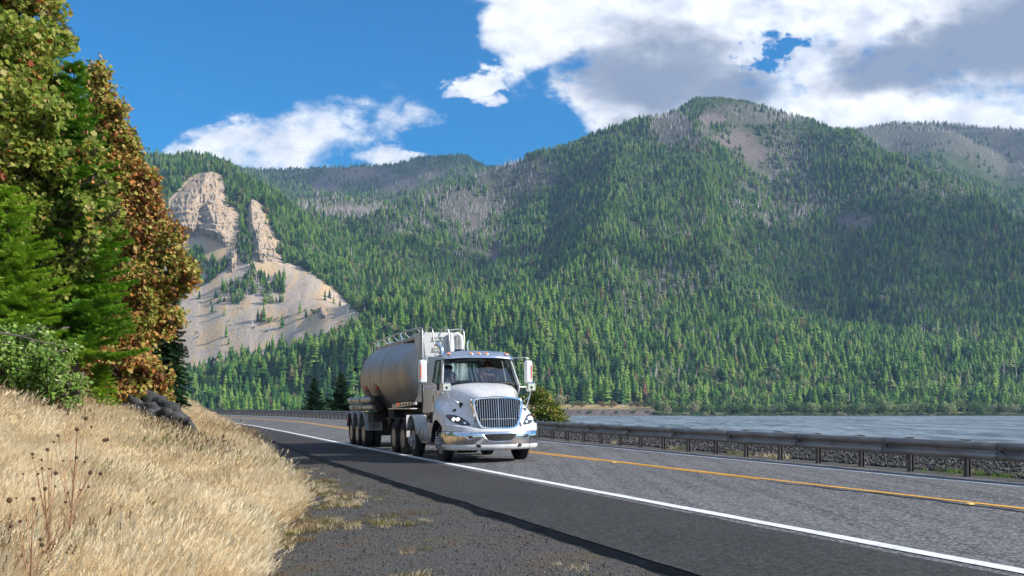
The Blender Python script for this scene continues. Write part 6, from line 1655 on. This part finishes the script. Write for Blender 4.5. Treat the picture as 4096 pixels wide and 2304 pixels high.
# firs: boughs with side sprays
def fir(name, px, Y, top, bot, rpx, seed, label, mat, dens=1.0, lean=0.0, droop=.25, base=None, tw=.045, rfun=None, cones=0, trunk=.14):
    r = np.random.default_rng(seed); T = pxw(px, top, Y); Bm = pxw(px, bot, Y); g0 = gz(Bm.x, Y) if base is None else base
    root = empty(name, (Bm.x, Y, g0)); H_ = T.z-g0; zb = Bm.z-g0; Rm = rpx*Y/FPX
    nb_ = int(70*dens*max(1, (T.z-Bm.z)/4)); segs = []
    tips = []
    for i in range(nb_):
        tier = i//6; ntier = max(1, nb_//6); t = min(.995, (tier + .35*r.random())/ntier); z = zb + (H_-zb)*t; L = Rm*((1-t)**.75 if rfun is None else rfun(t))*r.choice([.55, .75, .95, 1.1, 1.22], p=[.12, .2, .3, .26, .12])*r.uniform(.92, 1.08)+.10
        a = (i % 6)*1.047 + tier*2.1 + r.normal()*.25; d = np.array([math.cos(a), math.sin(a), 0])
        up = .10 - droop*(1-t*.7)
        n = max(4, int(L/.13)); P0 = np.array([0, 0, z])
        prev = P0
        for j in range(1, n+1):
            q = j/n; p = P0 + d*L*q + np.array([0, 0, L*(up*q*1.5 + .28*q*q*(1 if t > .5 else .9) - .05)]); p[0] += lean*L*q
            dr = p-prev; dr /= np.linalg.norm(dr)
            side = np.cross(dr, [0, 0, 1]); side /= np.linalg.norm(side)
            segs.append((prev, dr, .14, side, 1.0))
            sl = L*.42*(1-q*.75)+.07
            for sg_ in (-1, 1):
                td = dr*.75 + side*sg_*r.uniform(.7, 1.0) + np.array([0, 0, r.uniform(-.25, .12)]); td /= np.linalg.norm(td); m_ = max(1, int(sl/.12)); pp = prev.copy()
                for k in range(m_):
                    segs.append((pp, td, .14, np.cross(td, [0, 0, 1]), .9)); 
                    if r.random() < .8:
                        t2 = td*.7+np.cross(td, [0, 0, 1])*r.choice([-1, 1])*.7+np.array([0, 0, r.uniform(-.4, .1)]); t2 /= np.linalg.norm(t2); segs.append((pp, t2, .11, np.cross(t2, [0, 0, 1]), .8))
                    pp = pp+td*.12
            prev = p
        tips.append((prev, a, t))
    n = len(segs); O = np.array([s[0] for s in segs]); D = np.array([s[1] for s in segs]); Ln = np.array([s[2] for s in segs]); S = np.array([s[3] for s in segs]); S /= np.linalg.norm(S, axis=1)[:, None]+1e-9
    U_ = np.cross(S, D); O = O + r.normal(size=(n, 3))*.012
    # each spray segment: two crossed jagged strips of needles, plus a rising tuft
    V = []; nk = 4
    for axis, ww in ((S, tw), (U_*.8+S*.3, tw*.8)):
        for k in range(nk):
            f0 = k/nk; b = O + D*(Ln*f0)[:, None]
            for sg_ in (-1, 1):
                tip = b + D*(Ln*.42)[:, None] + axis*(sg_*ww*r.uniform(.7, 1.3, n))[:, None]
                V.append(np.stack([b, b+D*(Ln*.20)[:, None], tip], 1))
    V = np.concatenate(V, 1).reshape(-1, 3); F = np.arange(len(V)).reshape(-1, 3)
    seg_col = np.clip(.5+.35*fbm(O[:, 0]*1.1, O[:, 2]*1.3, seed, 3)+r.normal(size=n)*.12, 0, 1); col = np.repeat(seg_col, nk*2*2*3)
    mesh_np('crown', V, F, mat, root, attrs={'leafcol': ('POINT', col)})
    m = MB(); m.tube([(0, 0, -.4), (0, 0, H_*.5), (0, 0, H_*.98)], [trunk, trunk*.6, .015], 8); m.build('trunk', M_bark, root, smooth=True, auto=60)
    for k in range(cones):
        cand = [q for q in tips if q[1] % (2*PI) < 1.0 or q[1] % (2*PI) > 3.9]; p, a, t = cand[int(r.random()*len(cand))]
        if t < .25: continue
        p = Vector(p)*1.0; p = Vector((p.x*r.uniform(.75, 1.0), p.y*r.uniform(.75, 1.0), p.z-.05)); m = MB(); m.lathe([(0, .006), (.02, .026), (.06, .030), (.11, .018), (.13, .001)], p, (r.normal()*.1, 0, -1), 8); m.build('cone', M_cone, root, auto=60)
    tag(root, label, 'tree'); return root
M_cone = simple('fir_cone', (.36, .17, .09), .8, var=.3, vscale=20)
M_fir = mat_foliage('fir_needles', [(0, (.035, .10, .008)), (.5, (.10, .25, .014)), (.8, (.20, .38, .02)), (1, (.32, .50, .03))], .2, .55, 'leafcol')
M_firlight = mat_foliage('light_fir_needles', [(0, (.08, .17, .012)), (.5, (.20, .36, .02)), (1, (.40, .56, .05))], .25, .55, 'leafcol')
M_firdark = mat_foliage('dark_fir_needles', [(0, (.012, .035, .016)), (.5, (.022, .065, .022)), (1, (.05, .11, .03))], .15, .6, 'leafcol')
fir('fir_tree', 52, 27.5, -45, 260, 26, 401, 'tall fir behind the olive maple with its tip against the sky', M_fir, 1.0)
fir('fir_tree', 74, 24.6, 64, 348, 62, 402, 'full green fir hung with brown cones between the two maples', M_fir, 1.5, cones=70, tw=.078, rfun=lambda t: (1-t)**.6)
fir('fir_tree', 8, 21.5, 190, 348, 66, 403, 'bright yellow-green fir with low spreading boughs at the left edge', M_firlight, 1.5, tw=.07, rfun=lambda t: (1-t)**.6)
fir('young_fir', 101, 25.5, 366, 408, 17, 404, 'small bright green young fir above the dark rocks', M_firlight, 1.0, tw=.035, trunk=.04)
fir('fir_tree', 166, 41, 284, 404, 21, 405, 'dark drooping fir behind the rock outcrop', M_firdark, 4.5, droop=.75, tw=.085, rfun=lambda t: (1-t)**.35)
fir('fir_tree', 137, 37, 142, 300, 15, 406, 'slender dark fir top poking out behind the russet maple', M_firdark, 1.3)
# beyond the road
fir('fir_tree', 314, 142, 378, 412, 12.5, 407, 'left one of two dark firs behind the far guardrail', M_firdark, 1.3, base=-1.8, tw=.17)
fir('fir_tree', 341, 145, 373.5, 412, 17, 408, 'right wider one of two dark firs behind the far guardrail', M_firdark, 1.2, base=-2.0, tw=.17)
gc = pxw(541, 418, 52); gc.z = .3
leafy('shrub', tuple(gc), [(528,410,52,12),(540,404,52,12),(550,413,52,11),(560,418,52,8),(568,421,52,4),(534,398,52,6),(545,420,52,10),(556,408,52,4)], 5500, .12, OVAL, M_mapleB, 'olive and russet shrub standing behind the guardrail beside the truck', 303, lambda c, li, r: .16+.2*fbm(c[:, 0]*2, c[:, 2]*2, 7, 2)+np.where(r.random(len(c)) < .18, .45, 0), cat='bush', trunk=.05)
gd = pxw(20, 385, 19); gd.z = gz(gd.x, 19)
leafy('bramble_bush', tuple(gd), [(-12,350,19,20),(10,358,19,17),(30,365,19,17),(45,372,19,15),(60,385,19,13),(25,385,19,13),(72,398,19,9),(66,412,18.6,5),(72,424,18.4,4),(82,430,18.3,3.5),(90,434,18.3,2.5),(5,378,19,12),(48,395,18.8,8),(78,385,19,8),(38,345,20,14),(15,338,20,12),(60,355,21,12)], 11000, .08, OVAL, M_bramble, 'green bramble thicket sprawling over the top of the dry grass slope', 304, lambda c, li, r: .45+.3*fbm(c[:, 0]*2, c[:, 2]*2, 8, 2)+np.where(r.random(len(c)) < .12, .4, 0), cat='bush', trunk=.03, clus=6)
m = MB(); q0 = pxw(-6, 332, 17.5)
m.tube([q0-q0, pxw(20, 336, 17.5)-q0, pxw(45, 343, 17.4)-q0, pxw(66, 346, 17.3)-q0], [.022, .018, .012, .004], 6); m.tube([pxw(20, 336, 17.5)-q0, pxw(34, 334, 17.4)-q0, pxw(42, 327, 17.3)-q0], [.010, .007, .003], 5); m.tube([pxw(30, 339, 17.5)-q0, pxw(40, 349, 17.4)-q0], [.008, .003], 5)
m.tube([q0-q0, Vector((-.8, .6, -.5)), Vector((-1.2, 1.2, gz(q0.x-1.2, 18.7)-q0.z-.1))], [.024, .03, .035], 6)
o = m.build('bare_branch', simple('grey_twig', (.22, .19, .17), .9, var=.3), smooth=True, auto=60); o.location = q0; tag(o, 'bare grey branch reaching out over the bramble thicket', 'branch')

# ------------------------------------------------------------------ rocks on the bank
def mat_rock(name, a, b_, c_):
    m, nt, b = new_mat(name); g = nt.nodes.new('ShaderNodeNewGeometry'); pos = g.outputs['Position']
    n1 = nnoise(nt, pos, 2.2, 7, .65, dist=.4); n2 = nnoise(nt, pos, 14, 5, .7)
    c = nramp(nt, n1*.55+n2*.45, [(.34, a), (.52, b_), (.68, c_)])
    nt.links.new(c, b.inputs['Base Color']); b.inputs['Roughness'].default_value = .85
    bn = nt.nodes.new('ShaderNodeBump'); bn.inputs['Strength'].default_value = 1; bn.inputs['Distance'].default_value = .05
    nt.links.new((n1+n2*.6).s, bn.inputs['Height']); nt.links.new(bn.outputs[0], b.inputs['Normal']); return m
M_dkrock = mat_rock('dark_basalt', (.014, .014, .016), (.045, .046, .050), (.15, .152, .16))
M_outcrop = mat_rock('grey_outcrop', (.05, .048, .045), (.13, .122, .112), (.24, .22, .20))
rk = random.Random(77)
k = 0
for px, py, Y, w in [(178,424,27,.55),(168,421,27.2,.6),(186,428,26.6,.4),(158,418,27.6,.75),(148,415,28,.7),(172,413,28.4,.6),(160,409,28.8,.75),(147,405,29.4,.7),(138,411,28.8,.6),(136,402,30,.6),(127,405,29.5,.5),(151,422,27.2,.5),(140,420,27.6,.55),(129,414,28.6,.5),(164,426,26.6,.35),(120,408,29.6,.45),(190,430,26.4,.3),(155,399,30.5,.6),(175,430,26.2,.3),(145,427,26.8,.3)]:
    v, f = rock_mesh(200+k, 1, .60, .55); w *= 1.05; sx = w*rk.uniform(1.1, 1.6); p = pxw(px, py-6, Y)
    o = mesh_np('boulder', [(q[0]*sx, q[1]*w*1.2, q[2]*w*1.25) for q in v], np.array(f), M_dkrock); o.location = p; o.rotation_euler = (rk.uniform(-.6, .6), .45+rk.uniform(-.45, .45), rk.uniform(-1, 1))
    tag(o, 'dark angular basalt boulder in the rock heap at the foot of the maple', 'rock', 'boulders heaped on the bank'); k += 1
    g_ = gz(p.x, Y)
    if p.z - g_ > w*.5:    # carried by a buried stone below
        v, f = rock_mesh(300+k, 1, .8, .5); hh = (p.z-g_)+.3; o = mesh_np('boulder', [(q[0]*w*1.7, q[1]*w*1.7, q[2]*hh*1.25) for q in v], np.array(f), M_dkrock); o.location = (p.x-.05, Y+.25, g_+hh*.35); tag(o, 'dark angular basalt boulder in the rock heap at the foot of the maple', 'rock', 'boulders heaped on the bank')
def outcrop(px0, px1, top, Y, seed, label, dep=5.0):
    """upright outcrop from the ground to the given row"""
    x0 = pxw(px0, top, Y).x; x1 = pxw(px1, top, Y).x; zt_ = pxw(px1, top, Y).z; zb_ = min(gz(x1, Y), gz(x0, Y))-.5; n = 26; rows = []
    for j in range(n):
        t = j/(n-1); z = zb_+(zt_-zb_)*t; row = []
        for i in range(44):
            a = 2*PI*i/44; ca, sa = math.cos(a), math.sin(a); w = (x1-x0)/2; sq = (abs(ca)**5+abs(sa)**5)**(-1/5)
            q = 1 - .25*t**6 + .16*float(fbm(np.array([ca*2.3+seed+sa]), np.array([z*.9+seed]), seed, 4)[0]) + .10*math.floor(3*float(vnoise(np.array([a*1.2]), np.array([z*.9]), seed+5)[0]))/3
            if t == 1: q *= .0
            row.append(((x0+x1)/2+ca*w*sq*q, Y+dep/2+sa*dep/2*sq*q, z + (.25*float(fbm(np.array([ca*3]), np.array([sa*3]), seed+9, 3)[0]) if t > .8 and t < 1 else 0)))
        rows.append(row+[row[0]])
    m = MB(); m.grid(rows); o = m.build('rock_outcrop', M_outcrop, auto=25, smooth=True); tag(o, label, 'rock')
outcrop(120, 160, 326, 46, 3, 'tall grey rock outcrop showing between the russet maple and the dark fir', 1.6)
outcrop(146, 164, 385, 44, 6, 'low dark rock outcrop jutting over the grassy slope', 1.0)
outcrop(40, 62, 85, 34, 9, 'rock face glimpsed high between the maple and the firs', 3.0)

# ------------------------------------------------------------------ grass
def tuft(seed, n, h, spread, lean, w=.006, heads=True):
    r = random.Random(seed); v = []; f = []
    for k in range(n):
        a = r.random()*6.28; q = spread*math.sqrt(r.random()); x, y = q*math.cos(a), q*math.sin(a); H_ = h*r.uniform(.55, 1.15)
        lx, ly = lean + r.gauss(0, .22), r.gauss(0, .22); b = len(v); ww = w*r.uniform(.7, 1.3); da = r.random()*3.14; cx_, cy_ = math.cos(da)*ww, math.sin(da)*ww
        for t in (0, .4, .75, 1):
            k2 = t*t; px_, py_, pz_ = x+lx*H_*k2, y+ly*H_*k2, H_*(t-.22*(lx*lx+ly*ly)*k2); s = 1-t*.65
            v += [(px_-cx_*s, py_-cy_*s, pz_), (px_+cx_*s, py_+cy_*s, pz_)]
        f += [(b, b+1, b+3), (b, b+3, b+2), (b+2, b+3, b+5), (b+2, b+5, b+4), (b+4, b+5, b+7), (b+4, b+7, b+6)]
        if heads and r.random() < .55:
            c = len(v); tx, ty, tz_ = x+lx*H_, y+ly*H_, H_*(1-.22*(lx*lx+ly*ly)); 
            for m_ in range(3):
                o_ = m_*.016; v += [(tx-lx*o_-.003-w, ty, tz_-o_), (tx-lx*o_+.003+w, ty+.003, tz_-o_+.003), (tx-lx*o_+.003, ty-.003, tz_-o_+.026)]; f.append((c+m_*3, c+m_*3+1, c+m_*3+2))
    return v, f
def mat_grass(name, stops, attr=False):
    return mat_foliage(name, stops, .45, .6)
M_straw = mat_grass('straw', [(0, (.52, .39, .22)), (.3, (.76, .61, .37)), (.7, (.92, .78, .53)), (1, (.97, .88, .66))])
M_gtuft = mat_grass('faded_green_grass', [(0, (.14, .18, .06)), (.6, (.26, .27, .10)), (1, (.40, .36, .16))])
M_brownst = mat_grass('brown_stalks', [(0, (.13, .08, .04)), (1, (.32, .20, .11))])
M_greeng = mat_grass('green_grass', [(0, (.08, .20, .03)), (1, (.20, .34, .06))])
gk = bpy.data.collections.new('grass_kinds')
for i, (sd_, n, h, sp_, ln_, w_, mt) in enumerate([(1, 90, .44, .20, .50, .0026, M_straw), (2, 90, .38, .22, .60, .0026, M_straw), (3, 70, .52, .20, .42, .0024, M_straw), (4, 40, .42, .12, .6, .0035, M_gtuft), (5, 26, .62, .15, .35, .004, M_brownst), (6, 70, .26, .2, .7, .0035, M_straw)]):
    v, f = tuft(sd_, n, h, sp_, ln_, w_); o = mesh_np('tuft_%02d' % i, v, np.array(f), mt, link=False); gk.objects.link(o)
gk2 = bpy.data.collections.new('grass_kinds_far')
for i, (sd_, n, h, sp_, ln_, w_, mt) in enumerate([(11, 44, .50, .28, .45, .011, M_straw), (12, 44, .42, .30, .5, .011, M_straw), (13, 30, .62, .22, .3, .009, M_straw), (14, 30, .44, .2, .5, .010, M_gtuft), (15, 20, .6, .2, .3, .010, M_brownst), (16, 50, .3, .3, .5, .011, M_straw)]):
    v, f = tuft(sd_, n, h, sp_, ln_, w_); o = mesh_np('tuft_far_%02d' % i, v, np.array(f), mt, link=False); gk2.objects.link(o)
def ground_arr(X, Y, S):
    Z = ground_z(S, Y); d = np.maximum(0, sg(Y)-S)
    return Z + np.clip(d/1.5, 0, 1)*(.16*fbm(X*.35, Y*.35, 21, 4) + .04*fbm(X*2.2, Y*2.2, 22, 3))
rg = np.random.default_rng(51)
def grass_field(name, n, y0, y1, dmax, coll, label, power=1.0, hs=1.0):
    Y = y0*(y1/y0)**rg.random(n); D = rg.random(n)**1.1*dmax(Y); edge = .35*fbm(Y*.9, Y*0+3, 77, 4)+.12*fbm(Y*5, Y*0, 78, 2)
    S = sg(Y)-D+edge-.33*np.interp(Y, [3, 20, 60], [1, .8, .2]); X = Xn(Y)+S/.942; px = 512+FPX*X/Y
    keep = (px > -70) & (px < 1100); Y, S, X, D = Y[keep], S[keep], X[keep], D[keep]; n = len(Y)
    Z = ground_arr(X, Y, S); k1 = fbm(X*.8, Y*.8, 90, 3); k2 = fbm(X*.5+7, Y*.5, 91, 3)
    I = rg.choice([0, 1, 2, 5], n, p=[.35, .3, .15, .2]); I = np.where((k1 > .32) & (rg.random(n) < .55), 3, I); I = np.where((k2 > .42) & (Y > 9) & (rg.random(n) < .3), 4, I)
    px2 = 512+FPX*X/Y; I = np.where((px2 < 100) & (Y < 8.5) & (rg.random(n) < .03), 4, I)
    h = rg.uniform(.7, 1.15, n)*(1+.35*k2)*np.where(D < .8, 1.08, .92)*hs; h *= np.where(D < .15, .7, 1)
    # wind leans the straw to the picture's right
    rot = np.stack([rg.normal(0, .10, n), rg.normal(.05, .12, n), rg.normal(-.1, .5, n)], 1)
    scatter_object(name, np.stack([X, Y, Z-.02], 1), rot, np.stack([h, h, h], 1), I, coll, label, 'dry grass')
grass_field('dry_grass', 15000, 3.2, 15, lambda Y: np.interp(Y, [3, 8, 15], [4.5, 7, 10]), gk, 'wind-blown pale straw grass covering the near roadside bank')
grass_field('dry_grass', 26000, 15, 115, lambda Y: np.interp(Y, [15, 30, 60, 115], [11, 12, 10, 6]), gk2, 'pale dry grass along the farther part of the bank above the road curve')
# short dead weeds and moss creeping onto the gravel
def weeds(name, n, f, label, cat, mats, seed, hh):
    c = bpy.data.collections.new(name+'_kinds')
    for i, mt in enumerate(mats):
        v, ff = tuft(seed+i, 26, .10, .09, .3, .003, False); o = mesh_np(name+'_kind_%d' % i, v, np.array(ff), mt, link=False); c.objects.link(o)
    X, Y, Z = f(n); n = len(X); s = rg.uniform(.6, 1.3, n)*hh
    scatter_object(name, np.stack([X, Y, Z], 1), np.stack([0*X, 0*X, rg.uniform(0, 6.28, n)], 1), np.stack([s*1.4, s*1.4, s], 1), rg.integers(0, len(mats), n), c, label, cat)
M_moss = mat_grass('moss', [(0, (.10, .11, .02)), (1, (.22, .22, .05))])
def wf(n):
    Y = 6.5*(26/6.5)**rg.random(n*5); u = rg.random(n*5)**1.5; S = sg(Y)+.02+(se(Y)-sg(Y)-.6)*u; X = Xn(Y)+S/.942
    k = (fbm(X*1.1, Y*1.1, 95, 4) > .12-.25*(1-u)) & (rg.random(n*5) < .5*(1.1-u)); X, Y, S = X[k][:n], Y[k][:n], S[k][:n]; return X, Y, ground_z(S, Y)-.03
weeds('dead_weeds', 1500, wf, 'short dead weeds and moss creeping from the dry grass onto the gravel', 'weeds', [M_straw, M_brownst, M_moss], 60, .85)
def rf(n):
    Y = 19.6+rg.random(n)*2.6; S = SR+.25+rg.random(n)*.45; X = Xn(Y)+S/.942; return X, Y, ground_z(S, Y)-.01
weeds('green_grass', 16, rf, 'patch of fresh green grass growing at the foot of the guardrail posts', 'grass', [M_greeng, M_greeng, M_gtuft], 70, 1.15)
def rf2(n):
    Y = 26+rg.random(n)*12; S = SR+.3+rg.random(n)*.3; X = Xn(Y)+S/.942; k = vnoise(Y*1.1, Y*0, 5) > .62; return X[k], Y[k], (ground_z(S, Y)-.01)[k]
weeds('roadside_weeds', 45, rf2, 'sparse yellowish weeds growing along the guardrail farther away', 'weeds', [M_gtuft, M_straw], 80, 1.2)
# single leafy plants
def rosette(name, px, py, Y, h, n, mat, label, zb=None):
    p = pxw(px, py, Y); r = random.Random(int(px)); m = MB()
    for k in range(n):
        a = 6.28*k/n+r.uniform(-.2, .2); L = h*r.uniform(.6, 1); el = r.uniform(.5, 1.3); d = Vector((math.cos(a)*math.cos(el), math.sin(a)*math.cos(el), math.sin(el))); s = Vector((-math.sin(a), math.cos(a), 0))*L*.13
        q = Vector((0, 0, h*.15*r.random())); m.add([q, q+d*L*.5+s, q+d*L+Vector((0, 0, -L*.25)), q+d*L*.5-s], [(0, 1, 2), (0, 2, 3)])
    m.tube([(0, 0, -.05), (0, 0, h*.6)], .006, 5); o = m.build(name, mat); o.location = p; tag(o, label, 'plant')
rosette('leafy_weed', 950.5, 473, 22.6, .34, 13, M_greeng, 'upright light green weed growing behind the guardrail between two posts')
rosette('leafy_weed', 1016, 470, 21.6, .3, 9, M_gtuft, 'thin green weed at the right edge behind the guardrail')
yq = 17.0
rosette('leafy_weed', 248, 456, 27.5, .42, 14, mat_grass('grey_green_leaf', [(0, (.16, .20, .12)), (1, (.24, .28, .18))]), 'grey-green leafy weed at the edge of the dry grass by the pavement')
# dead thistles in the foreground
M_stalk = simple('dead_stalk', (.38, .22, .12), .9, var=.25, vscale=8); M_head = simple('seed_head', (.13, .075, .035), .95, var=.4, vscale=60, bump=1, bscale=200)
def thistle(root_px, root_py, heads, Y, label, main):
    p0 = pxw(root_px, root_py, Y); g_ = gz(p0.x, Y); base = Vector((p0.x, Y, min(g_, p0.z)-.03)); rt = empty('dry_thistle', base); r = random.Random(int(root_px*7))
    top = pxw(main[0], main[1], Y); m = MB(); mid = base.lerp(top, .5)+Vector((.01, 0, 0))
    m.tube([Vector((0, 0, 0)), mid-base, top-base], [.0060, .0045, .002], 5)
    for px, py, dy, sz in heads:
        q = pxw(px, py, Y+dy); t = max(.12, min(.9, (q.z-base.z)/(top.z-base.z+1e-6)-.35)); s = base.lerp(top, t); c = s.lerp(q, .55)+Vector((0, 0, -.015))
        m.tube([s-base, c-base, q-base], [.003, .0024, .0016], 4)
    m.build('stalk', M_stalk, rt, auto=60)
    for px, py, dy, sz in heads:
        q = pxw(px, py, Y+dy)-base; h_ = MB(); d = Vector((r.uniform(-.4, .4), r.uniform(-.3, .3), 1)).normalized(); s = sz*Y/FPX
        h_.lathe([(-s*.9, .001), (-s*.7, s*.6), (0, s), (s*.6, s*.8), (s*1.0, s*.55), (s*1.05, .001)], q, d, 9)
        for k in range(14):
            a = r.random()*6.28; e = r.uniform(-.4, .9); dd = Vector((math.cos(a)*math.cos(e), math.sin(a)*math.cos(e), math.sin(e))); h_.tube([q+dd*s*.8, q+dd*s*1.35], [s*.10, s*.02], 3, caps=False)
        h_.build('seed_head', M_head, rt)
    tag(rt, label, 'plant')
K = .156
hs1 = [(385,362,.1,2.6),(550,440,.0,2.3),(495,510,0,2.3),(435,410,.1,1.4),(345,590,0,1.3),(490,690,0,1.9),(545,718,0,1.2),(670,580,.1,2.0),(690,576,.1,1.7),(405,710,0,1.2),(374,552,.1,1.5),(586,493,.1,1.3)]
hs2 = [(305,640,0,1.9),(210,668,0,1.7),(212,692,.05,1.2),(268,705,0,1.2),(318,762,0,1.2),(270,760,0,1.4),(245,795,0,1.3),(358,790,0,2.2),(290,890,0,2.0),(580,787,.1,2.3),(645,793,.1,2.1),(567,877,.1,1.4),(515,897,.1,1.2),(437,915,0,1.1)]
hs3 = [(60,965,0,2.9),(215,955,0,2.2),(105,950,.1,1.2),(420,975,.1,1.7),(355,875,.1,1.1),(150,795,.1,1.2),(130,1100,0,1.8),(70,1130,-.1,2.2),(260,1215,-.1,1.9),(270,1250,-.1,2.2)]
for hs, rp, mn, Y, lab in ((hs1, (60, 512), (78, 428), 6.6, 'dry thistle whose brown heads reach highest into the slope'), (hs2, (44, 514), (52, 452), 6.0, 'dry thistle with the most seed heads in the middle of the foreground stand'), (hs3, (24, 560), (33, 500), 5.0, 'dry thistle with large dark heads at the lower left edge')):
    thistle(rp[0], rp[1], [(x*K, 350+y*K, dy, s) for x, y, dy, s in hs], Y, lab, mn)
for hs, rp, mn, Y, lab in (([(655+k*0, 525, 0, 1.)  for k in range(1)], (208, 470), (203, 440), 16, 'x'),):
    pts_ = [(615,527),(657,523),(686,541),(760,530),(615,566),(690,560),(706,573),(655,600),(545,618),(530,600)]
    thistle(222, 452, [((700+x/3.22)/4, (1600+y/3.22)/4, 0, .9) for x, y in pts_], 20, 'faint dry thistle with tiny dark heads farther along the grass slope', (221, 441))
# ================================================================== air between the camera and the mountains
hm, hnt, hb = new_mat('haze_air')
hnt.nodes.clear()
pv = hnt.nodes.new('ShaderNodeVolumePrincipled'); pv.inputs['Color'].default_value = (.40, .62, 1.0, 1); pv.inputs['Density'].default_value = 6e-5; pv.inputs['Anisotropy'].default_value = .1
ho = hnt.nodes.new('ShaderNodeOutputMaterial'); hnt.links.new(pv.outputs[0], ho.inputs['Volume'])
hb_ = MB(); hb_.box((1000, 2900, 690), (9000, 7400, 1500))
hz = hb_.build('haze', hm); hz['kind'] = 'stuff'
